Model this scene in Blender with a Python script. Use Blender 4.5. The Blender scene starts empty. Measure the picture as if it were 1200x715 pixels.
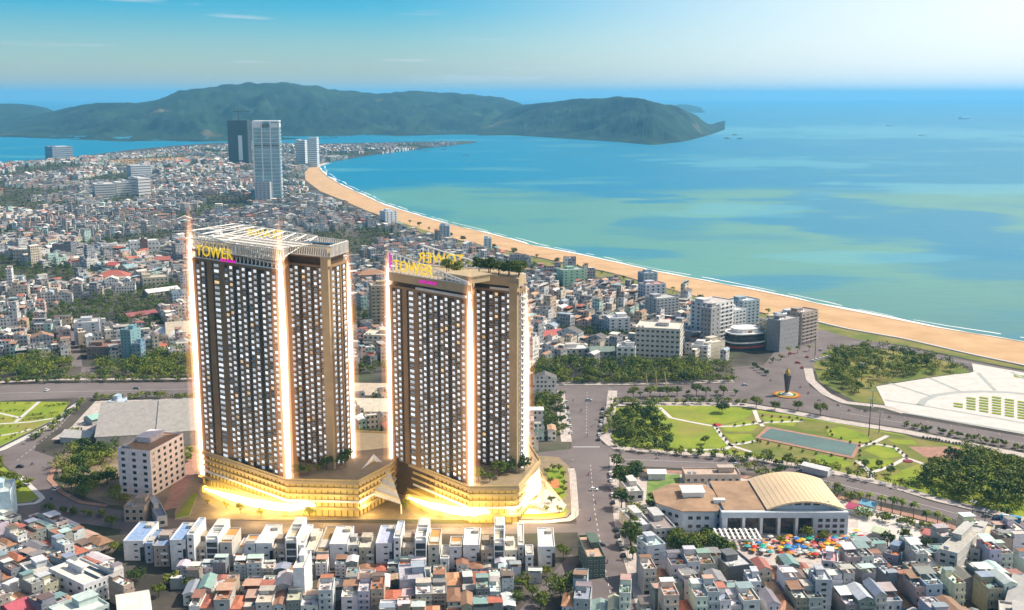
import bpy, bmesh, math, random
from mathutils import Vector, Matrix, noise
from math import radians as R, pi, sin, cos, tan, atan2, hypot, sqrt

# ------------------------------------------------------------------ scene, camera, sky, sun
scene = bpy.context.scene
col = scene.collection
F, CAM_H, PITCH = 1290.0, 220.0, R(10.75)
cam_d = bpy.data.cameras.new('camera'); cam = bpy.data.objects.new('camera', cam_d); col.objects.link(cam)
cam.location = (0, 0, CAM_H); cam.rotation_euler = (pi / 2 - PITCH, 0, 0)
cam_d.sensor_width = 36; cam_d.lens = 36 * F / 1200; cam_d.clip_start = 1; cam_d.clip_end = 400000
scene.camera = cam
SUN_AZ, SUN_EL = R(72), R(48)            # azimuth from the viewing direction towards the sea
world = bpy.data.worlds.new('World'); scene.world = world; world.use_nodes = True
wn, wl = world.node_tree.nodes, world.node_tree.links
wn.clear()
sky = wn.new('ShaderNodeTexSky'); sky.sky_type = 'NISHITA'; sky.sun_disc = False
sky.sun_elevation = SUN_EL; sky.sun_rotation = SUN_AZ; sky.altitude = 200
sky.air_density = 1.3; sky.dust_density = 0.5; sky.ozone_density = 2.0
bg = wn.new('ShaderNodeBackground'); bg.inputs['Strength'].default_value = 0.05
wo = wn.new('ShaderNodeOutputWorld')
# thin streaks of high cloud in the sky dome
tc = wn.new('ShaderNodeTexCoord'); mp = wn.new('ShaderNodeMapping'); mp.inputs['Scale'].default_value = (3.0, 3.0, 46.0)
mp.inputs['Location'].default_value = (1.3, 0.4, 2.2)
nz = wn.new('ShaderNodeTexNoise'); nz.inputs['Scale'].default_value = 1.6; nz.inputs['Detail'].default_value = 7; nz.inputs['Roughness'].default_value = 0.62
rp = wn.new('ShaderNodeValToRGB'); rp.color_ramp.elements[0].position = 0.6; rp.color_ramp.elements[1].position = 0.80
mx = wn.new('ShaderNodeMix'); mx.data_type = 'RGBA'; mx.inputs['B'].default_value = (14.5, 14.0, 14.4, 1)
ml = wn.new('ShaderNodeMath'); ml.operation = 'MULTIPLY'; ml.inputs[1].default_value = 0.55
wl.new(tc.outputs['Generated'], mp.inputs['Vector']); wl.new(mp.outputs[0], nz.inputs['Vector']); wl.new(nz.outputs['Fac'], rp.inputs['Fac'])

def wmath(op, a, b=None):
    x = wn.new('ShaderNodeMath'); x.operation = op
    for i, q in enumerate((a, b)):
        if q is None: continue
        if isinstance(q, (int, float)): x.inputs[i].default_value = q
        else: wl.new(q, x.inputs[i])
    return x.outputs[0]
wx = wn.new('ShaderNodeSeparateXYZ'); wl.new(tc.outputs['Generated'], wx.inputs[0]); cloud = rp.outputs['Color']
for cx_, cz_, rx_, rz_, tilt, amt in ((-0.235, 0.0665, 0.085, 0.0042, -0.045, 1.0), (-0.33, 0.080, 0.05, 0.003, -0.03, 0.7), (-0.23, 0.029, 0.05, 0.0022, 0.0, 0.6), (-0.09, 0.031, 0.04, 0.002, 0.0, 0.5), (0.02, 0.024, 0.09, 0.002, 0.01, 0.35)):   # a few distinct streaks
    dx_ = wmath('SUBTRACT', wx.outputs[0], cx_); dz_ = wmath('SUBTRACT', wmath('SUBTRACT', wx.outputs[2], cz_), wmath('MULTIPLY', dx_, tilt))
    d_ = wmath('SQRT', wmath('ADD', wmath('POWER', wmath('ABSOLUTE', wmath('DIVIDE', dx_, rx_)), 2), wmath('POWER', wmath('ABSOLUTE', wmath('DIVIDE', dz_, rz_)), 2)))
    v_ = wmath('MAXIMUM', wmath('SUBTRACT', wmath('ADD', 0.75, wmath('MULTIPLY', wmath('SUBTRACT', nz.outputs['Fac'], 0.5), 3.2)), d_), 0.0)
    cloud = wmath('MAXIMUM', cloud, wmath('MINIMUM', wmath('MULTIPLY', v_, 1.6 * amt), amt * 1.6))
wl.new(cloud, ml.inputs[0]); wl.new(ml.outputs[0], mx.inputs['Factor'])
hs = wn.new('ShaderNodeHueSaturation'); hs.inputs['Saturation'].default_value = 1.2
tn = wn.new('ShaderNodeMix'); tn.data_type = 'RGBA'; tn.blend_type = 'MULTIPLY'; tn.inputs['Factor'].default_value = 1; 
zr = wn.new('ShaderNodeValToRGB'); zr.color_ramp.elements[0].position = 0.0; zr.color_ramp.elements[0].color = (1.75, 1.88, 2.1, 1); zr.color_ramp.elements[1].position = 0.6; zr.color_ramp.elements[1].color = (0.62, 0.9, 1.2, 1)
ze = zr.color_ramp.elements.new(0.075); ze.color = (0.62, 1.42, 2.15, 1); ze = zr.color_ramp.elements.new(0.3); ze.color = (0.35, 0.9, 1.3, 1)
sz = wn.new('ShaderNodeSeparateXYZ'); wl.new(tc.outputs['Generated'], sz.inputs[0]); wl.new(sz.outputs[2], zr.inputs['Fac']); wl.new(zr.outputs['Color'], tn.inputs['B'])
cz = wn.new('ShaderNodeMath'); cz.operation = 'MAXIMUM'; cz.inputs[1].default_value = 0.002; wl.new(sz.outputs[2], cz.inputs[0])
ck = wn.new('ShaderNodeCombineXYZ'); wl.new(sz.outputs[0], ck.inputs[0]); wl.new(sz.outputs[1], ck.inputs[1]); wl.new(cz.outputs[0], ck.inputs[2]); wl.new(ck.outputs[0], sky.inputs['Vector'])
wl.new(sky.outputs[0], tn.inputs['A']); wl.new(tn.outputs['Result'], hs.inputs['Color'])
sv = wn.new('ShaderNodeSeparateXYZ'); wl.new(tc.outputs['Generated'], sv.inputs[0])      # the high veil thickens towards the sea on the sun's side
vr = wn.new('ShaderNodeMapRange'); vr.interpolation_type = 'SMOOTHSTEP'; vr.inputs['From Min'].default_value = -0.15; vr.inputs['From Max'].default_value = 0.5; vr.inputs['To Max'].default_value = 0.92
wl.new(sv.outputs[0], vr.inputs['Value'])
ve = wn.new('ShaderNodeMix'); ve.data_type = 'RGBA'; ve.inputs['B'].default_value = (19.5, 19.3, 19.0, 1)
wl.new(vr.outputs['Result'], ve.inputs['Factor']); wl.new(hs.outputs['Color'], ve.inputs['A'])
wl.new(ve.outputs['Result'], mx.inputs['A']); wl.new(mx.outputs['Result'], bg.inputs['Color']); wl.new(bg.outputs[0], wo.inputs['Surface'])
sun_d = bpy.data.lights.new('sun', 'SUN'); sun_d.energy = 5.0; sun_d.angle = R(0.6); sun_d.color = (1.0, 0.89, 0.74)
sun = bpy.data.objects.new('sun', sun_d); col.objects.link(sun)
sdir = Vector((sin(SUN_AZ) * cos(SUN_EL), cos(SUN_AZ) * cos(SUN_EL), sin(SUN_EL)))
sun.rotation_euler = sdir.to_track_quat('Z', 'Y').to_euler()
sun.location = sdir * 3000
vs = scene.view_settings
vs.view_transform = 'Standard'; vs.look = 'None'; vs.exposure = 0.34; vs.gamma = 1.0; vs.use_curve_mapping = False
cy = scene.cycles
cy.use_denoising = True; cy.max_bounces = 6; cy.diffuse_bounces = 2; cy.glossy_bounces = 2; cy.transparent_max_bounces = 12
cy.volume_bounces = 1; cy.use_adaptive_sampling = True; cy.adaptive_threshold = 0.02; cy.sample_clamp_indirect = 6.0
HAZE_DENSITY = 5.6e-5
HAZE_COLOUR = (0.20, 0.60, 0.92, 1)

# ------------------------------------------------------------------ geometry of the view -> places on the ground
cp, sp = cos(PITCH), sin(PITCH)
def ray(px, py):
    u = (px - 600) / F; v = (357.5 - py) / F
    return (u, cp + v * sp, -sp + v * cp)
def G(px, py, z=0.0):                     # the point of height z seen there in the photograph
    a = ray(px, py); t = (z - CAM_H) / a[2]
    return (a[0] * t, a[1] * t)
def zat(py, D):                           # height of what is seen at row py at distance D
    a = ray(600, py); return CAM_H + a[2] * D / a[1]
def proj(x, y, z=0.0):
    dz = z - CAM_H; d = y * cp - dz * sp; v = y * sp + dz * cp
    return 600 + F * x / d, 357.5 - F * v / d
def GP(pts, z=0.0): return [G(x, y, z) for x, y in pts]
def inside(p, poly):
    x, y = p; c = False; n = len(poly); j = n - 1
    for i in range(n):
        xi, yi = poly[i]; xj, yj = poly[j]
        if (yi > y) != (yj > y) and x < (xj - xi) * (y - yi) / (yj - yi) + xi: c = not c
        j = i
    return c
def resample(pts, n):
    L = [0.0]
    for a, b in zip(pts, pts[1:]): L.append(L[-1] + hypot(b[0] - a[0], b[1] - a[1]))
    out = []; j = 0
    for k in range(n):
        s = L[-1] * k / (n - 1)
        while j < len(L) - 2 and L[j + 1] < s: j += 1
        t = (s - L[j]) / max(1e-9, L[j + 1] - L[j]); a, b = pts[j], pts[j + 1]
        out.append((a[0] + (b[0] - a[0]) * t, a[1] + (b[1] - a[1]) * t))
    return out
def lerp(tab, x):
    if x <= tab[0][0]: return tab[0][1]
    for (x0, y0), (x1, y1) in zip(tab, tab[1:]):
        if x <= x1: return y0 + (y1 - y0) * (x - x0) / (x1 - x0)
    return tab[-1][1]

# ------------------------------------------------------------------ mesh builder
class MB:
    def __init__(s): s.v = []; s.f = []; s.m = []; s.c = []
    def face(s, pts, m=0, c=None):
        k = len(s.v); s.v.extend(tuple(p) for p in pts); s.f.append(tuple(range(k, k + len(pts)))); s.m.append(m); s.c.append(c)
    def box(s, x0, x1, y0, y1, z0, z1, m=0, c=None, top=None, topm=None, bottom=True, T=None):
        p = [(x0, y0, z0), (x1, y0, z0), (x1, y1, z0), (x0, y1, z0), (x0, y0, z1), (x1, y0, z1), (x1, y1, z1), (x0, y1, z1)]
        if T: p = [T(q) for q in p]
        k = len(s.v); s.v.extend(p)
        fs = [(0, 1, 5, 4), (1, 2, 6, 5), (2, 3, 7, 6), (3, 0, 4, 7), (4, 5, 6, 7)] + ([(3, 2, 1, 0)] if bottom else [])
        for i, f in enumerate(fs):
            s.f.append(tuple(k + a for a in f)); s.m.append(topm if (i == 4 and topm is not None) else m); s.c.append(top if (i == 4 and top is not None) else c)
    def prism(s, poly, z0, z1, m=0, c=None, topm=None, top=None, bottom=False):
        n = len(poly)
        a = sum(poly[i][0] * poly[(i + 1) % n][1] - poly[(i + 1) % n][0] * poly[i][1] for i in range(n))
        if a < 0: poly = poly[::-1]
        k = len(s.v); s.v.extend((x, y, z0) for x, y in poly); s.v.extend((x, y, z1) for x, y in poly)
        for i in range(n):
            j = (i + 1) % n; s.f.append((k + i, k + j, k + n + j, k + n + i)); s.m.append(m); s.c.append(c)
        s.f.append(tuple(range(k + n, k + 2 * n))); s.m.append(m if topm is None else topm); s.c.append(top if top is not None else c)
        if bottom: s.f.append(tuple(range(k + n - 1, k - 1, -1))); s.m.append(m); s.c.append(c)
    def sheet(s, poly, z, m=0, c=None):
        n = len(poly)
        a = sum(poly[i][0] * poly[(i + 1) % n][1] - poly[(i + 1) % n][0] * poly[i][1] for i in range(n))
        if a < 0: poly = poly[::-1]
        s.face([(x, y, z) for x, y in poly], m, c)
    def tube(s, pts, r, n=6, m=0, c=None, caps=True):
        if not isinstance(r, (list, tuple)): r = [r] * len(pts)
        P = [Vector(p) for p in pts]; rings = []
        for i, p in enumerate(P):
            t = (P[min(i + 1, len(P) - 1)] - P[max(i - 1, 0)]).normalized()
            a = t.cross(Vector((0, 0, 1)))
            if a.length < 1e-3: a = Vector((1, 0, 0))
            a.normalize(); b = a.cross(t)
            k = len(s.v); rings.append(k)
            for q in range(n):
                w = 2 * pi * q / n; s.v.append(tuple(p + (a * cos(w) + b * sin(w)) * r[i]))
        for k0, k1 in zip(rings, rings[1:]):
            for q in range(n):
                q2 = (q + 1) % n; s.f.append((k0 + q, k1 + q, k1 + q2, k0 + q2)); s.m.append(m); s.c.append(c)
        if caps:
            s.f.append(tuple(rings[0] + q for q in range(n))); s.m.append(m); s.c.append(c)
            s.f.append(tuple(rings[-1] + q for q in range(n - 1, -1, -1))); s.m.append(m); s.c.append(c)
    def lathe(s, prof, n=12, cx=0, cy=0, m=0, c=None):
        rings = []
        for r, z in prof:
            rings.append(len(s.v)); s.v.extend((cx + r * cos(2 * pi * q / n), cy + r * sin(2 * pi * q / n), z) for q in range(n))
        for k0, k1 in zip(rings, rings[1:]):
            for q in range(n):
                q2 = (q + 1) % n; s.f.append((k0 + q, k0 + q2, k1 + q2, k1 + q)); s.m.append(m); s.c.append(c)
        s.f.append(tuple(rings[-1] + q for q in range(n))); s.m.append(m); s.c.append(c)
    def mesh(s, name, mats):
        me = bpy.data.meshes.new(name); me.from_pydata(s.v, [], s.f)
        if not isinstance(mats, (list, tuple)): mats = [mats]
        for mt in mats: me.materials.append(mt)
        if any(s.m): me.polygons.foreach_set('material_index', s.m)
        if any(x is not None for x in s.c):
            at = me.attributes.new('col', 'FLOAT_COLOR', 'FACE'); fl = []
            for x in s.c: fl.extend((*(x or (0.5, 0.5, 0.5))[:3], 1.0))
            at.data.foreach_set('color', fl)
        me.update(); return me
    def build(s, name, mats, parent=None, smooth=False):
        me = s.mesh(name, mats)
        if smooth: me.polygons.foreach_set('use_smooth', [True] * len(me.polygons))
        return link(name, me, parent)
def link(name, me, parent=None, colour=None):
    o = bpy.data.objects.new(name, me); col.objects.link(o)
    if parent is not None: o.parent = parent
    if colour is not None: o.color = (*colour[:3], 1)
    return o
def tag(o, label=None, cat=None, group=None, kind=None):
    if label: o['label'] = label
    if cat: o['category'] = cat
    if group: o['group'] = group
    if kind: o['kind'] = kind
    return o
def empty(name, loc, rz=0.0, label=None, cat=None, group=None):
    o = bpy.data.objects.new(name, None); col.objects.link(o); o.location = loc; o.rotation_euler = (0, 0, rz); o.empty_display_size = 1
    return tag(o, label, cat, group)
KIDS = {}
def kids(o):
    if o.name not in KIDS: KIDS[o.name] = list(o.children)
    return KIDS[o.name]
def copy_tree(o, parent=None):
    c = o.copy(); col.objects.link(c)
    if parent is not None: c.parent = parent
    KIDS[c.name] = [copy_tree(ch, c) for ch in kids(o)]
    return c
def struct(o): o['kind'] = 'structure'; return o
def T2(px, py, ang, z=0.0):               # local -> world: turn by ang, move to px,py
    ca, sa = cos(ang), sin(ang)
    return lambda q: (px + q[0] * ca - q[1] * sa, py + q[0] * sa + q[1] * ca, q[2] + z)

# ------------------------------------------------------------------ materials
def mat(name, rgb, rough=0.8, var=0.12, scale=0.3, metal=0.0, spec=0.3, obj=False, attr=False, bump=0.0, detail=4):
    m = bpy.data.materials.new(name); m.use_nodes = True
    n, l = m.node_tree.nodes, m.node_tree.links; b = n['Principled BSDF']
    b.inputs['Roughness'].default_value = rough; b.inputs['Metallic'].default_value = metal; b.inputs['Specular IOR Level'].default_value = spec
    if var == 0 and not obj and not attr: b.inputs['Base Color'].default_value = (*rgb, 1); return m
    g = n.new('ShaderNodeNewGeometry'); t = n.new('ShaderNodeTexNoise'); t.inputs['Scale'].default_value = scale; t.inputs['Detail'].default_value = detail
    t.inputs['Roughness'].default_value = 0.65
    l.new(g.outputs['Position'], t.inputs['Vector'])
    mr = n.new('ShaderNodeMapRange'); mr.inputs['From Min'].default_value = 0.3; mr.inputs['From Max'].default_value = 0.7
    mr.inputs['To Min'].default_value = 1 - var; mr.inputs['To Max'].default_value = 1 + var
    l.new(t.outputs['Fac'], mr.inputs['Value'])
    mu = n.new('ShaderNodeMix'); mu.data_type = 'RGBA'; mu.blend_type = 'MULTIPLY'; mu.inputs['Factor'].default_value = 1
    if obj: oi = n.new('ShaderNodeObjectInfo'); l.new(oi.outputs['Color'], mu.inputs['A'])
    elif attr: at = n.new('ShaderNodeAttribute'); at.attribute_name = 'col'; l.new(at.outputs['Color'], mu.inputs['A'])
    else: mu.inputs['A'].default_value = (*rgb, 1)
    l.new(mr.outputs['Result'], mu.inputs['B']); l.new(mu.outputs['Result'], b.inputs['Base Color'])
    if bump:
        bp = n.new('ShaderNodeBump'); bp.inputs['Strength'].default_value = bump; bp.inputs['Distance'].default_value = 0.5
        l.new(t.outputs['Fac'], bp.inputs['Height']); l.new(bp.outputs[0], b.inputs['Normal'])
    return m
def emit(name, rgb, strength, base=(0.5, 0.5, 0.5)):
    m = bpy.data.materials.new(name); m.use_nodes = True; b = m.node_tree.nodes['Principled BSDF']
    b.inputs['Base Color'].default_value = (*base, 1); b.inputs['Emission Color'].default_value = (*rgb, 1); b.inputs['Emission Strength'].default_value = strength
    return m
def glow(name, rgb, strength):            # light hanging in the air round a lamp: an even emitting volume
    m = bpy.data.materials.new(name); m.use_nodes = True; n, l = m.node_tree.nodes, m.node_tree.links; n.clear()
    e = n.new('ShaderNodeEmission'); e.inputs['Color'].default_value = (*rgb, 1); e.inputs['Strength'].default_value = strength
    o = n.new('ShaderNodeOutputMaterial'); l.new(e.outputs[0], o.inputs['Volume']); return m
def two_tone(name, a, b_, scale, lo=0.45, hi=0.6, rough=0.9, stretch=(1, 1, 1), detail=6, third=None, spec=0.2):
    m = bpy.data.materials.new(name); m.use_nodes = True
    n, l = m.node_tree.nodes, m.node_tree.links; b = n['Principled BSDF']; b.inputs['Roughness'].default_value = rough; b.inputs['Specular IOR Level'].default_value = spec
    g = n.new('ShaderNodeNewGeometry'); mp = n.new('ShaderNodeMapping'); mp.inputs['Scale'].default_value = stretch
    t = n.new('ShaderNodeTexNoise'); t.inputs['Scale'].default_value = scale; t.inputs['Detail'].default_value = detail; t.inputs['Roughness'].default_value = 0.6
    r = n.new('ShaderNodeValToRGB'); r.color_ramp.elements[0].position = lo; r.color_ramp.elements[1].position = hi
    r.color_ramp.elements[0].color = (*a, 1); r.color_ramp.elements[1].color = (*b_, 1)
    l.new(g.outputs['Position'], mp.inputs[0]); l.new(mp.outputs[0], t.inputs['Vector']); l.new(t.outputs['Fac'], r.inputs['Fac'])
    out = r.outputs['Color']
    if third:
        rgb, sc, p0, p1 = third
        t2 = n.new('ShaderNodeTexNoise'); t2.inputs['Scale'].default_value = sc; t2.inputs['Detail'].default_value = 5
        l.new(g.outputs['Position'], t2.inputs['Vector'])
        r2 = n.new('ShaderNodeValToRGB'); r2.color_ramp.elements[0].position = p0; r2.color_ramp.elements[1].position = p1
        x = n.new('ShaderNodeMix'); x.data_type = 'RGBA'; x.inputs['B'].default_value = (*rgb, 1)
        l.new(t2.outputs['Fac'], r2.inputs['Fac']); l.new(r2.outputs['Color'], x.inputs['Factor']); l.new(out, x.inputs['A']); out = x.outputs['Result']
    l.new(out, b.inputs['Base Color']); return m
M = {}
M['asphalt'] = two_tone('asphalt', (0.135, 0.112, 0.113), (0.19, 0.16, 0.158), 0.06, 0.35, 0.7, 0.9, third=((0.21, 0.18, 0.172), 0.009, 0.48, 0.72))
M['paint'] = mat('road_paint', (0.75, 0.75, 0.72), 0.7, 0.15, 1.0)
M['pavement'] = mat('pavement', (0.48, 0.42, 0.385), 0.9, 0.22, 0.25)
M['kerb'] = mat('kerb_stone', (0.55, 0.53, 0.5), 0.8, 0.12, 0.4)
M['brickpave'] = mat('brick_paving', (0.36, 0.2, 0.15), 0.9, 0.25, 0.3)
M['plaza'] = mat('plaza_stone', (0.58, 0.54, 0.50), 0.75, 0.12, 0.12)
M['plaza_dark'] = mat('plaza_dark_stone', (0.36, 0.38, 0.36), 0.75, 0.12, 0.2)
M['lawn'] = two_tone('lawn', (0.16, 0.24, 0.022), (0.28, 0.31, 0.035), 0.05, 0.35, 0.65, 0.95, third=((0.26, 0.21, 0.07), 0.02, 0.55, 0.78))
M['rough_grass'] = two_tone('rough_grass', (0.12, 0.16, 0.03), (0.25, 0.21, 0.07), 0.035, 0.4, 0.62, 0.95)
M['earth'] = two_tone('earth', (0.2, 0.15, 0.1), (0.3, 0.22, 0.15), 0.05, 0.4, 0.6)
M['ground'] = two_tone('city_ground', (0.045, 0.042, 0.036), (0.11, 0.095, 0.08), 0.02, 0.4, 0.62, 0.95, third=((0.07, 0.1, 0.035), 0.012, 0.56, 0.7))
M['wall'] = mat('painted_wall', (1, 1, 1), 0.85, 0.16, 0.5, obj=True)
M['roof'] = mat('roof_cover', (1, 1, 1), 0.8, 0.24, 0.6, obj=True)
M['sheet'] = mat('roof_sheet', (1, 1, 1), 0.45, 0.16, 0.35, obj=True, spec=0.5)
M['glass'] = mat('window_glass', (0.03, 0.042, 0.055), 0.12, 0.3, 0.2, spec=0.6)
M['frame'] = mat('window_frame', (0.62, 0.62, 0.6), 0.6, 0.08)
M['metal'] = mat('steel', (0.55, 0.56, 0.58), 0.35, 0.1, 1.0, metal=0.8)
M['dark'] = mat('dark_metal', (0.05, 0.05, 0.055), 0.6, 0.1)
M['white'] = mat('white_paint', (0.78, 0.77, 0.74), 0.7, 0.1, 0.4)
M['trunk'] = mat('bark', (0.12, 0.085, 0.055), 0.95, 0.25, 2.0)
M['paintcar'] = mat('car_paint', (1, 1, 1), 0.3, 0.0001, 1, obj=True, spec=0.6)
M['rubber'] = mat('rubber', (0.02, 0.02, 0.02), 0.9, 0.05)
M['cloth'] = mat('canvas', (1, 1, 1), 0.9, 0.08, 2, obj=True)
M['mass'] = None
def leaf_mat(name, a, b_):
    m = bpy.data.materials.new(name); m.use_nodes = True; n, l = m.node_tree.nodes, m.node_tree.links; b = n['Principled BSDF']
    b.inputs['Roughness'].default_value = 0.65; b.inputs['Specular IOR Level'].default_value = 0.15
    g = n.new('ShaderNodeNewGeometry'); oi = n.new('ShaderNodeObjectInfo')
    t = n.new('ShaderNodeTexNoise'); t.inputs['Scale'].default_value = 0.35; t.inputs['Detail'].default_value = 3
    l.new(g.outputs['Position'], t.inputs['Vector'])
    ad = n.new('ShaderNodeMath'); ad.operation = 'MULTIPLY_ADD'; ad.inputs[1].default_value = 0.45; l.new(oi.outputs['Random'], ad.inputs[0])
    s2 = n.new('ShaderNodeMath'); s2.operation = 'MULTIPLY_ADD'; s2.inputs[1].default_value = 0.55; s2.inputs[2].default_value = -0.05
    l.new(t.outputs['Fac'], s2.inputs[0]); l.new(s2.outputs[0], ad.inputs[2])
    r = n.new('ShaderNodeValToRGB'); r.color_ramp.elements[0].position = 0.2; r.color_ramp.elements[1].position = 0.72
    r.color_ramp.elements[0].color = (*a, 1); r.color_ramp.elements[1].color = (*b_, 1)
    l.new(ad.outputs[0], r.inputs['Fac']); l.new(r.outputs['Color'], b.inputs['Base Color']); return m
M['leaf'] = leaf_mat('leaf', (0.05, 0.095, 0.013), (0.19, 0.22, 0.028))
M['leafdark'] = leaf_mat('leaf_dark', (0.024, 0.056, 0.013), (0.085, 0.13, 0.022))
M['leafbright'] = leaf_mat('leaf_bright', (0.09, 0.13, 0.012), (0.25, 0.25, 0.03))
def mass_mat():                            # plaster walls with rows of small openings, cut by position along the wall
    m = bpy.data.materials.new('old_town_walls'); m.use_nodes = True; n, l = m.node_tree.nodes, m.node_tree.links; b = n['Principled BSDF']
    b.inputs['Roughness'].default_value = 0.85; b.inputs['Specular IOR Level'].default_value = 0.2
    g = n.new('ShaderNodeNewGeometry'); at = n.new('ShaderNodeAttribute'); at.attribute_name = 'col'
    sp_ = n.new('ShaderNodeSeparateXYZ'); l.new(g.outputs['Position'], sp_.inputs[0])
    sn = n.new('ShaderNodeSeparateXYZ'); l.new(g.outputs['True Normal'], sn.inputs[0])
    def mth(op, a, b2=None, c=None):
        x = n.new('ShaderNodeMath'); x.operation = op
        for i, q in enumerate((a, b2, c)):
            if q is None: continue
            if isinstance(q, (int, float)): x.inputs[i].default_value = q
            else: l.new(q, x.inputs[i])
        return x.outputs[0]
    u = mth('SUBTRACT', mth('MULTIPLY', sp_.outputs[1], sn.outputs[0]), mth('MULTIPLY', sp_.outputs[0], sn.outputs[1]))
    fu = mth('FRACT', mth('DIVIDE', u, 2.9)); fv = mth('FRACT', mth('DIVIDE', sp_.outputs[2], 3.3))
    a1 = mth('LESS_THAN', mth('ABSOLUTE', mth('SUBTRACT', fu, 0.5)), 0.25); a2 = mth('LESS_THAN', mth('ABSOLUTE', mth('SUBTRACT', fv, 0.52)), 0.23)
    vert = mth('LESS_THAN', mth('ABSOLUTE', sn.outputs[2]), 0.3)
    cu = mth('FLOOR', mth('DIVIDE', u, 2.9)); cv = mth('FLOOR', mth('DIVIDE', sp_.outputs[2], 3.3))
    cb = n.new('ShaderNodeCombineXYZ'); l.new(cu, cb.inputs[0]); l.new(cv, cb.inputs[1]); wnz = n.new('ShaderNodeTexWhiteNoise'); l.new(cb.outputs[0], wnz.inputs['Vector'])
    keep = mth('GREATER_THAN', wnz.outputs['Value'], 0.3)
    k = mth('MULTIPLY', mth('MULTIPLY', a1, a2), mth('MULTIPLY', vert, keep))
    t = n.new('ShaderNodeTexNoise'); t.inputs['Scale'].default_value = 0.25; t.inputs['Detail'].default_value = 4; l.new(g.outputs['Position'], t.inputs['Vector'])
    mr = n.new('ShaderNodeMapRange'); mr.inputs['From Min'].default_value = 0.3; mr.inputs['From Max'].default_value = 0.7; mr.inputs['To Min'].default_value = 0.78; mr.inputs['To Max'].default_value = 1.2
    l.new(t.outputs['Fac'], mr.inputs['Value'])
    mu = n.new('ShaderNodeMix'); mu.data_type = 'RGBA'; mu.blend_type = 'MULTIPLY'; mu.inputs['Factor'].default_value = 1
    l.new(at.outputs['Color'], mu.inputs['A']); l.new(mr.outputs['Result'], mu.inputs['B'])
    x = n.new('ShaderNodeMix'); x.data_type = 'RGBA'; x.inputs['B'].default_value = (0.035, 0.04, 0.045, 1)
    l.new(k, x.inputs['Factor']); l.new(mu.outputs['Result'], x.inputs['A']); l.new(x.outputs['Result'], b.inputs['Base Color'])
    return m
M['mass'] = mass_mat()

# ------------------------------------------------------------------ sea, land, beach, hills
COAST_PX = [(1420, 447), (1300, 420), (1200, 399), (1100, 383), (980, 359.5), (920, 346), (875, 337), (770, 317.5), (689, 299.5), (620, 286), (601, 280), (511, 258), (450, 239.5), (400, 216), (385, 207), (376, 199), (374, 194), (385, 190), (400, 187.5), (430, 182.5), (467, 177), (511, 172.5), (545, 168.5), (559, 167)]
SAND_PX = [(1420, 485), (1300, 452), (1200, 428), (1140, 415.5), (1060, 397), (994, 385.5), (956, 377), (890, 366), (806, 344.5), (719, 320), (620, 299), (527, 279), (467, 260), (430, 247), (400, 234), (375, 224), (358, 211), (357, 202), (363, 196), (371, 193)]
BACK_PX = [(556, 165.6), (520, 166), (480, 166.5), (440, 167.2), (400, 168), (373, 168.6), (330, 168), (255, 167.5), (201, 171), (150, 176), (87, 184), (45, 187.5), (0, 192), (-80, 200), (-250, 212)]
land = GP(SAND_PX) + GP(COAST_PX[17:]) + GP(BACK_PX) + [(-4000, 2200), (-4000, -600), (1200, -600), (1200, 300)]
b = MB(); b.sheet(land, 0.0); struct(b.build('ground', M['ground']))
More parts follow.
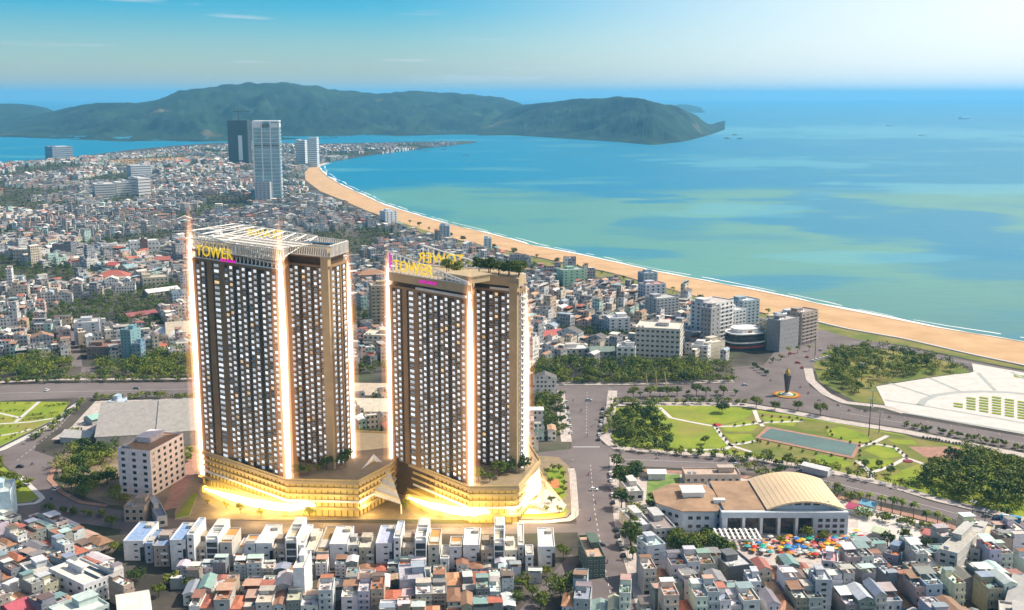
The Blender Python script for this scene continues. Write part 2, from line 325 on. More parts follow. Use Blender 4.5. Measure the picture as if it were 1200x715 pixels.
def sea_mat():
    m = bpy.data.materials.new('sea_water'); m.use_nodes = True; n, l = m.node_tree.nodes, m.node_tree.links; b = n['Principled BSDF']
    b.inputs['Roughness'].default_value = 0.32; b.inputs['Specular IOR Level'].default_value = 0.18; b.inputs['IOR'].default_value = 1.2
    g = n.new('ShaderNodeNewGeometry'); sx = n.new('ShaderNodeSeparateXYZ'); l.new(g.outputs['Position'], sx.inputs[0])
    def noise_(scale, stretch, loc, detail=5):
        mp = n.new('ShaderNodeMapping'); mp.inputs['Scale'].default_value = stretch; mp.inputs['Location'].default_value = loc
        t = n.new('ShaderNodeTexNoise'); t.inputs['Scale'].default_value = scale; t.inputs['Detail'].default_value = detail; t.inputs['Roughness'].default_value = 0.55
        l.new(g.outputs['Position'], mp.inputs[0]); l.new(mp.outputs[0], t.inputs['Vector']); return t.outputs['Fac']
    def mth(op, a, b2=None, c=None):
        x = n.new('ShaderNodeMath'); x.operation = op
        for i, q in enumerate((a, b2, c)):
            if q is None: continue
            if isinstance(q, (int, float)): x.inputs[i].default_value = q
            else: l.new(q, x.inputs[i])
        return x.outputs[0]
    def mix(f, a, b2):
        x = n.new('ShaderNodeMix'); x.data_type = 'RGBA'; l.new(f, x.inputs['Factor'])
        for nm, q in (('A', a), ('B', b2)):
            if isinstance(q, tuple): x.inputs[nm].default_value = (*q, 1)
            else: l.new(q, x.inputs[nm])
        return x.outputs['Result']
    def ramp(v, a, c):
        x = n.new('ShaderNodeMapRange'); x.interpolation_type = 'SMOOTHSTEP'; x.inputs['From Min'].default_value = a; x.inputs['From Max'].default_value = c; l.new(v, x.inputs['Value']); return x.outputs['Result']
    big = noise_(0.0011, (1, 0.9, 1), (31, 7, 0)); fine = noise_(0.007, (0.55, 1, 1), (3, 0, 0), 8)
    yw = mth('ADD', sx.outputs[1], mth('MULTIPLY', mth('SUBTRACT', big, 0.5), 900.0))      # distance out, ragged
    # silt-green shallows inshore -> blue water beyond a ragged front
    med = noise_(0.0032, (0.8, 1, 1), (11, 5, 0), 6)
    c = mix(ramp(mth('ADD', yw, mth('MULTIPLY', mth('SUBTRACT', med, 0.5), 500.0)), 2480, 2800), (0.105, 0.275, 0.235), (0.008, 0.19, 0.32))
    c = mix(ramp(yw, 1000, 1450), (0.075, 0.20, 0.20), c)
    c = mix(mth('MULTIPLY', ramp(med, 0.52, 0.66), 0.5), c, (0.03, 0.19, 0.28))
    pale = noise_(0.0022, (0.7, 1.25, 1), (71, 3, 0), 7)
    c = mix(mth('MULTIPLY', ramp(pale, 0.54, 0.68), 0.55), c, (0.12, 0.33, 0.33))
    def patch(x0, y0, rx, ry, amt, colr, c):   # a tinted patch of water with a ragged outline
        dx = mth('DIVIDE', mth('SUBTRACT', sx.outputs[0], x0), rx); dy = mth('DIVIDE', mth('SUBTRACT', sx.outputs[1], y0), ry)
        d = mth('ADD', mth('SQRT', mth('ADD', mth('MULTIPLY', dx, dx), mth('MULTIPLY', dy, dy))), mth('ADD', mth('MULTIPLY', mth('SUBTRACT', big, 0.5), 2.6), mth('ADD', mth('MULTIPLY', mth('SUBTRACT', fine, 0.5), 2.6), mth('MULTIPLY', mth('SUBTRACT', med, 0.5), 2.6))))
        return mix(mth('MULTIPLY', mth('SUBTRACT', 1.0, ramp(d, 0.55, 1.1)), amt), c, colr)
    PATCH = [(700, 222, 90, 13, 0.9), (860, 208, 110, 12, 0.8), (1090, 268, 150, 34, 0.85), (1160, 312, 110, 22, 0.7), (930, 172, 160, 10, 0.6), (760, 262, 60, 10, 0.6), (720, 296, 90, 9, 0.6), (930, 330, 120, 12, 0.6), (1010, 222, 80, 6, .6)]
    GLINT = [(1080, 156, 260, 9, .6), (1140, 222, 150, 11, .6), (940, 192, 140, 7, .5), (880, 245, 70, 6, .5), (1010, 300, 90, 9, .45)]  # pale bands of sea glint, painted into the water colour
    for px, py, rpx, rpy, amt in PATCH + GLINT:
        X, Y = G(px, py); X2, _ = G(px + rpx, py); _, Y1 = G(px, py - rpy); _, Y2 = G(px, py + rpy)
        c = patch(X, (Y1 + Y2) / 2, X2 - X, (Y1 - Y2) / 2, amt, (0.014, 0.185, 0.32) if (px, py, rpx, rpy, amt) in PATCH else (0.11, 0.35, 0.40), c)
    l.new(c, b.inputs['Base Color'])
    w1 = noise_(0.05, (0.35, 1, 1), (0, 0, 0), 6)
    bp = n.new('ShaderNodeBump'); bp.inputs['Strength'].default_value = 0.25; bp.inputs['Distance'].default_value = 3.0; l.new(w1, bp.inputs['Height']); l.new(bp.outputs[0], b.inputs['Normal'])
    return m
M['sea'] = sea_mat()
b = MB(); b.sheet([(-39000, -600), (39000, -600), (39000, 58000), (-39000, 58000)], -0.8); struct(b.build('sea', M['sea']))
# beach: dry sand sloping under the water's edge, the last metres wet
NB = 140
wl_, sl_ = resample(GP(COAST_PX[:-6]), NB), resample(GP(SAND_PX), NB)
rnd = random.Random(5)
M['sand'] = two_tone('beach_sand', (0.48, 0.30, 0.155), (0.58, 0.38, 0.21), 0.03, 0.35, 0.65, 0.95)
M['wet'] = mat('wet_sand', (0.3, 0.19, 0.1), 0.6, 0.15, 0.05)
M['foam'] = mat('foam', (0.8, 0.82, 0.8), 0.9, 0.1, 0.1)
b = MB()
for i in range(NB - 1):
    (ax, ay), (bx, by), (cx, cy_), (dx, dy) = sl_[i], sl_[i + 1], wl_[i + 1], wl_[i]
    def q(p, r, t, z): return (p[0] + (r[0] - p[0]) * t, p[1] + (r[1] - p[1]) * t, z)
    A, B_, C_, D_ = (ax, ay), (bx, by), (cx, cy_), (dx, dy)
    for t0, z0, t1, z1, m in ((0, 0.06, 0.45, 0.3, 0), (0.45, 0.3, 0.93, -0.45, 0), (0.93, -0.45, 1.12, -1.3, 1)):
        b.face([q(A, D_, t0, z0), q(A, D_, t1, z1), q(B_, C_, t1, z1), q(B_, C_, t0, z0)][::-1], m)
struct(b.build('beach', [M['sand'], M['wet']]))
def foam_line(off, wmin, wmax, z, seed, gap):
    r = random.Random(seed); b = MB(); W = resample(GP(COAST_PX[:-6]), 700); prev = None
    for i, (x, y) in enumerate(W[:-1]):
        nx, ny = W[i + 1][0] - x, W[i + 1][1] - y; L = hypot(nx, ny); nx, ny = ny / L, -nx / L
        k = noise.noise((i * 0.035, seed, 0)); k2 = noise.noise((i * 0.13, seed, 5.0)) * .7
        o = off + 5 * k + 1.5 * k2; w = wmin + (wmax - wmin) * max(0, 0.5 + 0.8 * k + 0.5 * k2)
        a = (x + nx * o, y + ny * o, z); c = (x + nx * (o + w), y + ny * (o + w), z)
        if prev and not (gap and k2 < -0.1): b.face([prev[0], a, c, prev[1]])
        prev = (a, c)
    o = b.build('surf_foam', M['foam']); tag(o, None, None, None, 'structure'); return o
foam_line(-2, 3, 9, -0.74, 1, False); foam_line(13, 0.6, 3.5, -0.76, 2, True)

M['hill'] = two_tone('hill_forest', (0.002, 0.012, 0.012), (0.024, 0.056, 0.026), 0.004, 0.4, 0.66, 0.95, detail=8, third=((0.13, 0.11, 0.06), 0.0022, 0.66, 0.74))
def hills(name, base, skyl, ridge, back, amp, seed, x0, x1, nx=300, nt=70):
    b = MB()
    def soft(tab, px, w): return sum(lerp(tab, px + w * k / 4) for k in range(-4, 5)) / 9
    for i in range(nx + 1):
        px = x0 + (x1 - x0) * i / nx; w_ = (x1 - x0) * 0.03; yb = soft(base, px, w_); ys = soft(skyl, px, w_ * .5)
        D0 = G(px, yb)[1]; D1 = D0 * ridge[0] + ridge[1]; zr = max(2.0, zat(ys, D1)); u = (px - 600) / F / cp
        for j in range(nt + 1):
            t = j / nt * (1 + back)
            D = D0 + (D1 - D0) * t
            f = (1 - (1 - t) ** 1.7) if t <= 1 else max(0.0, 1 - ((t - 1) / back) ** 1.6)
            x = D * u * 1.0; P = Vector((x * 0.0016, D * 0.0016, seed))
            r = sum((1 - abs(noise.noise(P * (2 ** k)))) * 0.6 ** k for k in range(1, 7)) - 1.6
            ed = min(1, t * 4) * (1 - 0.75 * math.exp(-((t - 1) / 0.16) ** 2))
            z = zr * f + amp * zr * r * ed * 0.9
            z *= min(1.0, max(0.0, (x1 - px) / ((x1 - x0) * .11)))
            b.v.append((x, D, max(z, -2.0) if j else -2.0))
    for i in range(nx):
        for j in range(nt):
            k = i * (nt + 1) + j; b.f.append((k, k + nt + 1, k + nt + 2, k + 1)); b.m.append(0); b.c.append(None)
    return struct(b.build(name, M['hill'], smooth=True))
hills('hills', [(-300, 156), (0, 160), (87, 163), (168, 166.5), (268, 166), (330, 164), (400, 162), (534, 157.5), (601, 158.5), (660, 160), (700, 160)],
      [(-300, 158), (-60, 156), (0, 150), (23, 142), (67, 132), (117, 119), (141, 117), (174, 119), (201, 112), (235, 99), (279, 94), (319, 90.5), (369, 95), (400, 102), (433, 105), (477, 102.5), (497, 104), (534, 105.5), (601, 112.5), (628, 117), (668, 122), (700, 140)],
      (1.32, 700), 0.7, 0.85, 3.3, -300, 700)
hills('headland', [(560, 159), (601, 158.5), (715, 166), (762, 170), (796, 166), (830, 157), (842, 151)],
      [(560, 150), (590, 132), (612, 121), (650, 116.5), (668, 114.5), (702, 112), (722, 110), (745, 113.5), (769, 119), (786, 122), (800, 129.5), (820, 140), (838, 150), (842, 151)],
      (1.14, 500), 0.8, 0.55, 8.1, 560, 842)
hills('foothill', [(150, 160), (170, 156), (215, 156), (240, 161)], [(150, 159.5), (172, 140), (190, 126), (200, 123.5), (215, 130), (232, 145), (240, 160)], (1.06, 120), 1.0, 0.2, 1.2, 150, 240, 60, 26)
hills('far_hills', [(-300, 146), (0, 146), (80, 146), (120, 146)], [(-300, 126), (-60, 122), (0, 120.5), (30, 121), (44, 121.5), (58, 123), (80, 128), (120, 144)], (1.1, 500), 0.6, 0.2, 5.2, -300, 120, 80, 24)
hills('far_island', [(772, 132), (830, 132)], [(772, 126), (790, 122), (800, 122.5), (815, 126), (819, 131.9)], (1.05, 300), 0.6, 0.15, 2.2, 772, 819, 50, 20)

# the air: far things fade to blue
hz = MB(); hz.box(-40000, 40000, -700, 60000, -12, 440)
hm = bpy.data.materials.new('haze_air'); hm.use_nodes = True; hm.node_tree.nodes.clear()
pv = hm.node_tree.nodes.new('ShaderNodeVolumePrincipled'); pv.inputs['Color'].default_value = HAZE_COLOUR; pv.inputs['Density'].default_value = HAZE_DENSITY
pv.inputs['Anisotropy'].default_value = 0.1
ho = hm.node_tree.nodes.new('ShaderNodeOutputMaterial'); hm.node_tree.links.new(pv.outputs[0], ho.inputs['Volume'])
hzo = hz.build('haze', hm); hzo['kind'] = 'stuff'
# ------------------------------------------------------------------ roads, pavements, squares, lawns (outlines walked off on the ground)
def flat(name, px, z, m): b = MB(); b.sheet(GP(px), z); return struct(b.build(name, m))
def slab(name, px, h, m, mk=None):
    b = MB(); b.prism(GP(px), 0.0, h, 1, topm=0); return struct(b.build(name, [m, mk or M['kerb']]))
STRIPS = []
def strip(px, w, z, m, name, h=0.0):      # a ribbon of even width along a line on the ground
    P = resample(GP(px), max(8, len(px) * 6)); b = MB(); prev = None
    if h: STRIPS.append(name); h += 0.007 * len(STRIPS)
    for i, p in enumerate(P):
        a, c = P[max(0, i - 1)], P[min(len(P) - 1, i + 1)]; dx, dy = c[0] - a[0], c[1] - a[1]; L = hypot(dx, dy); nx, ny = -dy / L * w / 2, dx / L * w / 2
        cur = ((p[0] + nx, p[1] + ny), (p[0] - nx, p[1] - ny))
        if prev:
            if h: b.prism([prev[0], prev[1], cur[1], cur[0]], 0.0, z + h)
            else: b.sheet([prev[0], prev[1], cur[1], cur[0]], z)
        prev = cur
    return struct(b.build(name, m))
ROADS = {
 'avenue': [(661, 452), (714, 452), (710, 490), (704, 518), (714, 530), (716, 560), (721, 610), (728, 640), (737, 672), (748, 720), (688, 720), (683, 672), (680, 645), (676, 618), (673.5, 590), (672, 560), (671, 545), (667, 535), (670, 522), (665, 495), (662, 470)],
 'boulevard': [(-200, 457), (0, 452), (60, 449), (225, 448), (430, 449), (640, 452), (713, 453), (862, 449), (858, 430), (895, 428), (925, 436), (948, 440), (948, 452), (975, 470), (1010, 481), (1060, 488), (1200, 512), (1330, 540), (1330, 556), (1200, 529), (1080, 505), (985, 490), (925, 479), (870, 471), (760, 470), (715, 471), (640, 468), (430, 466), (225, 464), (100, 466), (0, 470), (-200, 476)],
 'park_road': [(704, 520), (735, 529), (800, 532), (850, 536), (900, 542), (960, 553), (1040, 571), (1092, 588), (1152, 602), (1200, 612), (1330, 640), (1330, 668), (1200, 636), (1156, 624), (1101, 602), (1040, 590), (960, 570), (900, 557), (850, 551), (760, 547), (716, 545), (705, 535)],
 'beach_road': [(895, 428), (908, 412), (945, 402), (960, 384), (1018, 399), (1060, 406.5), (1140, 424), (1200, 435), (1330, 465), (1330, 474), (1200, 442), (1140, 430), (1062, 412), (1018, 405), (998, 404), (988, 414), (968, 426), (952, 436), (946, 444), (920, 440)],
 'west_roundabout': [(96, 430), (112, 430), (100, 470), (84, 486), (66, 503), (44, 518), (40, 528), (66, 537), (63, 548), (54, 563), (69, 579), (91, 591), (128, 596), (190, 606), (150, 622), (100, 614), (20, 614), (15, 594), (40, 591), (50, 584), (24, 561), (0, 541), (-90, 545), (-90, 532), (0, 530), (38, 511), (83, 482), (92, 470), (92, 452)],
 'south_street': [(150, 606), (330, 612), (480, 614), (676, 614), (678, 624), (600, 626), (400, 626), (140, 626)],
 'cross_street': [(625, 531), (672, 526), (671, 548), (625, 546)],
 'south_lane': [(655, 664), (668, 650), (683, 655), (660, 680), (622, 725), (600, 725)],
 'west_street': [(84, 430), (97, 430), (86, 370), (84, 345), (104, 300), (120, 272), (112, 272), (96, 300), (76, 345), (78, 370)],
 'shore_street': [(330, 262), (345, 262), (420, 300), (470, 318), (460, 324), (400, 303)],
}
b_z = 0.03
for k, (nm, px) in enumerate(ROADS.items()): flat(nm + '_asphalt', px, b_z + 0.008 * k, M['asphalt'])
# kerbed pavements along the streets
M_P, M_K = M['pavement'], M['kerb']
strip([(669, 549), (671, 556), (673.5, 590), (674, 603), (668, 609), (640, 612), (600, 612)], 4.0, 0.0, M_P, 'pavement', 0.16)
strip([(721, 535), (722, 560), (727, 610), (734, 640), (744, 672), (757, 720)], 7.0, 0.0, M_P, 'pavement', 0.16)
strip([(656, 458), (658, 480), (662, 505), (664, 518)], 7.0, 0.0, M_P, 'pavement', 0.16)
strip([(718, 458), (716, 478), (713, 500), (709, 514), (722, 525), (770, 529.5), (850, 534), (900, 540), (960, 550), (1040, 568), (1100, 586), (1200, 609)], 7.0, 0.0, M_P, 'pavement', 0.16)
strip([(716, 474), (800, 473.5), (870, 474.5), (925, 483), (985, 494.5), (1060, 506), (1130, 520), (1200, 534), (1300, 556)], 9.0, 0.0, M_P, 'pavement', 0.16)
strip([(644, 450), (720, 450), (860, 447)], 8.0, 0.0, M_P, 'pavement', 0.16)
strip([(0, 448), (60, 445), (225, 444)], 5.0, 0.0, M_P, 'pavement', 0.16)
strip([(112, 471), (225, 468)], 4.0, 0.0, M_P, 'pavement', 0.16)
strip([(95, 471), (84, 478), (66, 495), (38, 509), (0, 528), (-60, 533)], 4.5, 0.0, M['kerb'], 'pavement', 0.16)
strip([(24, 559), (50, 584), (42, 590), (14, 592.5)], 3.0, 0.0, M['kerb'], 'pavement', 0.16)
strip([(947, 432), (950, 446), (968, 462), (990, 472), (1037, 477), (1060, 484)], 7.0, 0.0, M_P, 'pavement', 0.16)
strip([(66, 540), (58, 562), (72, 577), (95, 589), (125, 593)], 3.0, 0.0, M['brickpave'], 'pavement', 0.16)
strip([(720, 549), (760, 552), (850, 556), (900, 563), (960, 577), (1035, 597), (1095, 611), (1145, 628)], 5.0, 0.0, M['brickpave'], 'pavement', 0.16)
# lane markings: short dashes, each stripe flat paint
def dashes(px, n, w, L, z=0.12):
    P = resample(GP(px), n); b = MB()
    for i in range(len(P) - 1):
        a, c = P[i], P[i + 1]; d = hypot(c[0] - a[0], c[1] - a[1]); ux, uy = (c[0] - a[0]) / d, (c[1] - a[1]) / d; nx, ny = -uy * w / 2, ux * w / 2; e = (a[0] + ux * L, a[1] + uy * L)
        b.sheet([(a[0] + nx, a[1] + ny), (a[0] - nx, a[1] - ny), (e[0] - nx, e[1] - ny), (e[0] + nx, e[1] + ny)], z)
    struct(b.build('road_markings', M['paint']))
dashes([(688, 460), (687, 515)], 16, 0.25, 2.5); dashes([(692, 545), (697, 600), (706, 650), (716, 700)], 26, 0.25, 3); dashes([(0, 461), (225, 456)], 40, 0.3, 4)
dashes([(985, 483), (1060, 496), (1200, 520)], 46, 0.3, 3.5); dashes([(720, 538), (850, 543), (960, 562), (1095, 595), (1200, 624)], 80, 0.25, 3); dashes([(1000, 401), (1200, 437)], 50, 0.3, 3)
dashes([(20, 540), (70, 500), (96, 470)], 22, 0.25, 3); dashes([(672, 524), (703, 524)], 14, 0.9, 1.2); dashes([(720, 461), (860, 459)], 34, 0.3, 3.5)
# squares, gardens, lawns
flat('market_yard', [(742, 560), (800, 552), (900, 563), (960, 578), (1035, 598), (1145, 630), (1130, 655), (1040, 640), (1000, 668), (860, 660), (742, 640)], 0.02, M['pavement'])
slab('market_forecourt', [(1005, 602), (1040, 600), (1090, 614), (1120, 628), (1095, 640), (1030, 628), (1005, 622)], 0.1, M['plaza'])
slab('red_court', [(1075, 618), (1105, 620), (1112, 632), (1082, 632)], 0.14, M['brickpave'])
slab('beach_green', [(460, 257), (527, 280), (620, 300.5), (719, 321.5), (806, 346), (890, 367.5), (956, 378.5), (994, 387), (1060, 398.5), (1140, 417), (1200, 430), (1300, 455), (1300, 460), (1200, 433.5), (1140, 422), (1060, 405), (1000, 397), (962, 386), (956, 389), (890, 375), (806, 354), (719, 328.5), (620, 307), (527, 286), (467, 264)], 0.12, M['rough_grass'])
strip([(958, 377), (994, 385.5), (1060, 397), (1140, 415.5), (1200, 428), (1300, 452)], 3, 0.0, M['kerb'], 'promenade', 0.3)
slab('central_park', [(718, 478), (771, 475.5), (831, 475.5), (866, 477.5), (925, 486), (985, 497), (1057, 509), (1073, 514), (1120, 522), (1200, 540), (1300, 560), (1300, 630), (1200, 606), (1101, 583), (1040, 565), (960, 547), (900, 537.5), (850, 531.5), (770, 527.5), (733, 525), (716, 512), (716, 490)], 0.14, M['lawn'])
flat('park_ground', [(870, 482), (925, 488), (985, 498), (1060, 511), (1118, 523), (1145, 540), (1090, 545), (1060, 552), (1030, 562), (960, 545), (900, 535), (858, 529), (850, 515), (835, 500)], 0.16, M['rough_grass'])
LAWN = [[(777, 476.5), (831, 477), (866, 479), (882, 484), (872, 492), (850, 497), (832, 497), (800, 492), (782, 484)], [(792, 495), (830, 499), (843, 505), (852, 518), (850, 525), (790, 525.5), (788, 510)],
        [(845, 500), (876, 492), (888, 500), (880, 506), (850, 506)], [(848, 509), (880, 509), (884, 516), (862, 520)], [(968, 504), (985, 500), (1015, 509), (1020, 518), (1000, 520), (972, 511)],
        [(1012, 528), (1030, 520), (1050, 526), (1058, 535), (1035, 538)], [(1004, 543), (1012, 538), (1045, 539), (1050, 546), (1025, 552)], [(955, 533), (985, 536), (1000, 545), (985, 549), (957, 543)], [(1040, 515), (1070, 516), (1075, 521), (1050, 521)],
        [(892, 488), (935, 492), (930, 500), (900, 497)], [(1055, 552), (1080, 543), (1100, 556), (1090, 566), (1062, 566)]]
for p in LAWN: flat('lawn', p, 0.2, M['lawn'])
PATHS = [[(773, 478), (786, 490), (815, 496), (838, 500), (846, 512), (855, 522), (880, 530)], [(884, 481), (888, 492), (894, 500)], [(838, 500), (862, 500), (890, 496), (940, 494)], [(855, 522), (872, 520), (885, 517)], [(1040, 511), (1022, 520), (1005, 524)], [(1022, 520), (1050, 525), (1062, 537), (1045, 546), (1020, 555)], [(1062, 537), (1085, 545), (1105, 560)], [(1004, 540), (1018, 552), (1022, 562)], [(800, 528), (850, 527), (858, 522)]]
for p in PATHS: strip(p, 3.0, 0.24, M['plaza'], 'park_path')
slab('pond_rim', [(899, 500.5), (1010, 521), (1000, 538.5), (885, 514)], 0.55, M['brickpave'], M['brickpave'])
M['pond'] = mat('pond_water', (0.07, 0.13, 0.10), 0.25, 0.2, 0.05, spec=0.5)
flat('pond_water', [(903, 503), (1005, 522), (997, 535.5), (890, 513.2)], 0.6, M['pond'])
slab('square', [(1026, 453), (1096, 442), (1141, 436), (1139, 426), (1200, 437), (1320, 460), (1320, 536), (1200, 509), (1060, 484.5), (1037, 475)], 0.15, M['plaza'])
arc = [(1078, 475), (1083, 469), (1096, 463.5), (1120, 460), (1150, 459), (1180, 460), (1210, 463), (1260, 470)]
strip(arc, 5.5, 0.19, M['plaza_dark'], 'square_line'); strip([(1037, 469), (1080, 475.5), (1200, 496), (1300, 515)], 3.2, 0.19, M['plaza_dark'], 'square_line')
for p in ([(1042, 449), (1092, 465)], [(1088, 443), (1126, 459)], [(1146, 437), (1166, 458)], [(1060, 484), (1200, 507.5)], [(1185, 436), (1230, 460)]): strip(p, 3.0, 0.22, M['plaza_dark'], 'square_line')
for i in range(6):                        # clipped grass beds of the square, in rows
    for j in range(0 if i > 2 else 3 - i if i < 3 else 0, 7):
        x0, y0 = 1118 + 15 * i, 477.5 + 2.7 * i - 3.1 * (6 - j) + (0 if i else 0)
        if y0 < 466 or (i == 0 and j < 5): continue
        b = MB(); b.prism(GP([(x0, y0 - 2.0), (x0 + 10.5, y0 - 0.4), (x0 + 10, y0 + 1.2), (x0 - 0.6, y0 - 0.5)]), 0.15, 0.5)
        struct(b.build('grass_bed', M['lawn']))
flat('long_grass_bed', [(1188, 439), (1200, 440.5), (1230, 446), (1230, 449), (1200, 444), (1188, 442)], 0.2, M['lawn'])
slab('grove_ground', [(953, 428), (967, 411), (1005, 406), (1060, 413), (1124, 427), (1138, 437), (1096, 441), (1026, 452), (1037, 474), (1003, 471), (960, 448)], 0.15, M['rough_grass'])
slab('paved_terrace', [(1065, 524), (1120, 524), (1200, 541), (1300, 562), (1300, 575), (1200, 553), (1125, 542), (1085, 536)], 0.2, M['brickpave'])
slab('parking_island', [(896, 426), (915, 412), (948, 405), (990, 411), (960, 420), (935, 432), (915, 434)], 0.12, M['asphalt'])
slab('west_lawn', [(-60, 474), (0, 471), (82, 471), (70, 488), (36, 505), (0, 523), (-60, 530)], 0.14, M['lawn'])
for p in ([(46, 471), (18, 495)], [(0, 497), (34, 495), (66, 490)], [(-20, 480), (24, 490)], [(0, 511), (24, 507), (36, 503)]): strip(p, 2.6, 0.18, M['kerb'], 'garden_path')
slab('west_triangle', [(-60, 541), (0, 543), (22, 563), (46, 583), (36, 588), (12, 590), (-60, 592)], 0.14, M['lawn'])
flat('hotel_yard', [(63, 540), (100, 515), (140, 505), (230, 505), (236, 560), (210, 596), (130, 592), (75, 574)], 0.02, M['earth'])
flat('hotel_drive', [(206, 560), (226, 530), (236, 535), (228, 568), (212, 592), (190, 600)], 0.06, M['brickpave'])
flat('warehouse_yard', [(84, 500), (112, 470), (228, 466), (236, 500), (206, 508), (112, 516), (60, 515)], 0.015, M['pavement'])
slab('green_pitch', [(759, 556), (797, 556), (796, 590), (757, 589)], 0.1, two_tone('pitch', (0.12, 0.2, 0.05), (0.2, 0.26, 0.08), 0.2, 0.4, 0.6))
flat('bare_earth', [(95, 191), (140, 187), (205, 184.5), (232, 183), (250, 186), (215, 190), (160, 192), (118, 195)], 0.05, two_tone('bare_soil', (0.45, 0.3, 0.17), (0.5, 0.25, 0.12), 0.01, 0.4, 0.6))
# forecourt of the twin towers, kerbed, with planted beds on its corner
M['gold_pave'] = mat('forecourt_paving', (0.26, 0.2, 0.12), 0.7, 0.2, 0.2)
slab('tower_forecourt', [(205, 600), (236, 540), (440, 520), (655, 536), (668, 548), (671, 598), (664, 606), (640, 609), (205, 609)], 0.14, M['gold_pave'])
slab('tower_corner_square', [(622, 577), (634, 566), (664, 592), (660, 600), (600, 605), (607, 595)], 0.2, M['plaza'])
for p in ([(637, 550), (661, 548), (663, 582), (655, 588), (648, 570)], [(607, 603), (656, 603), (662, 596), (666, 598), (660, 606), (606, 606)], [(205, 608), (226, 578), (232, 580), (222, 605)]):
    slab('planted_bed', p, 0.35, M['lawn'])
slab('play_court', [(641, 563), (654, 562), (656, 572), (643, 573)], 0.4, mat('orange_court', (0.5, 0.2, 0.08), 0.8, 0.1))
# ------------------------------------------------------------------ the twin residential towers on their shared podium
M['tbrown'] = mat('tower_cladding_brown', (0.27, 0.17, 0.09), 0.7, 0.12, 0.15)
M['tbeige'] = mat('tower_cladding_beige', (0.43, 0.33, 0.2), 0.7, 0.1, 0.15)
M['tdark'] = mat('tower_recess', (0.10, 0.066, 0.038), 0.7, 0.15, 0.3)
M['tsill'] = mat('balcony_slab', (0.42, 0.30, 0.18), 0.7, 0.1, 0.3)
def lit_windows(name):
    m = bpy.data.materials.new(name); m.use_nodes = True; n, l = m.node_tree.nodes, m.node_tree.links; b = n['Principled BSDF']
    b.inputs['Roughness'].default_value = 0.15; b.inputs['Base Color'].default_value = (0.25, 0.3, 0.36, 1); b.inputs['Specular IOR Level'].default_value = 0.6
    at = n.new('ShaderNodeAttribute'); at.attribute_name = 'col'; l.new(at.outputs['Color'], b.inputs['Emission Color']); b.inputs['Emission Strength'].default_value = 1.0
    return m
M['lit'] = lit_windows('lit_window')
rw = random.Random(77)
def lit_col():
    k = rw.random()
    if k < 0.08: return (0.02, 0.025, 0.03)
    if k < 0.11: s = rw.uniform(0.3, 0.8); return (s, s * 0.66, s * 0.3)
    s = rw.uniform(0.25, 0.85); return (s * 0.9, s * 0.95, s)
def P3(p, q):                              # frame of a wall from p to q: (u along, n outwards to the right hand, z)
    dx, dy = q[0] - p[0], q[1] - p[1]; L = hypot(dx, dy); ux, uy = dx / L, dy / L; nx, ny = uy, -ux
    return L, (lambda a: (p[0] + ux * a[0] + nx * a[1], p[1] + uy * a[0] + ny * a[1], a[2]))
W_, S_, P_, B_ = 'window', 'slot', 'pier', 'wide'
PAT_L = [(P_, 2.2), (W_, 2.6), (P_, .7), (W_, 2.6), (S_, 1.8), (P_, 3.0), (S_, 1.2), (B_, 3.6), (P_, 3.2), (W_, 2.5), (P_, .6), (W_, 2.5), (S_, 1.9), (W_, 2.5), (P_, 1.0), (W_, 2.5), (S_, 1.6), (W_, 2.5), (P_, .6), (W_, 2.5), (S_, 2.2), (W_, 2.5), (P_, .8), (W_, 2.5), (P_, .8), (W_, 2.5), (P_, 2.6)]
PAT_R = [(P_, 1.6), (W_, 2.4), (P_, .6), (W_, 2.4), (S_, 1.8), (W_, 2.4), (P_, .7), (W_, 2.4), (S_, 1.4), (W_, 2.4), (P_, .6), (W_, 2.4), (P_, .6), (W_, 2.4), (P_, .6)]
PAT_E = [(P_, 1.2), (W_, 2.4), (S_, 1.6), (W_, 2.4), (P_, 1.0), (S_, 1.5), (W_, 2.4), (P_, 1.2)]
def facade(p, q, pat, z0, z1, nf, wb, wins, dark, out=0.9):
    L, T = P3(p, q); k = L / sum(w for _, w in pat); u = 0.0; fh = (z1 - z0) / nf
    for ib, (kind, w) in enumerate(pat):
        w *= k
        if kind == P_: wb.box(u, u + w, -0.1, out, z0, z1, 0, T=T)
        elif kind == S_: dark.box(u, u + w, -0.1, 0.02, z0, z1, T=T)
        else:
            dark.box(u, u + w, -0.1, 0.03, z0, z1, T=T)
            for f in range(nf):
                zz = z0 + f * fh + (fh * .48 if ib % 4 == 1 and kind == W_ else 0)
                if zz + fh > z1 + .1: continue
                wb.box(u, u + w, 0.03, out * (0.95 if kind == B_ else 0.75), zz, zz + 0.55, 1, T=T)
                a = 0.16 * w if kind == W_ else 0.06 * w
                wins.append((f, [T(c) for c in ((u + a, 0.55, zz + 0.85), (u + w - a, 0.55, zz + 0.85), (u + w - a, 0.55, zz + fh - 0.6), (u + a, 0.55, zz + fh - 0.6))], T))
        u += w
def pane(mb, quad, colr):                  # one pane: a box 0.35 deep, its face lit
    f = [Vector(x) for x in quad]; n = (f[1] - f[0]).cross(f[3] - f[0]).normalized() * -0.4
    bk = [v + n for v in f]
    for fc in ((0, 1, 2, 3),): mb.face([f[i] for i in fc], 0, colr)
    for i in range(4):
        j = (i + 1) % 4; mb.face([f[j], f[i], bk[i], bk[j]], 0, (0.02, 0.02, 0.02))
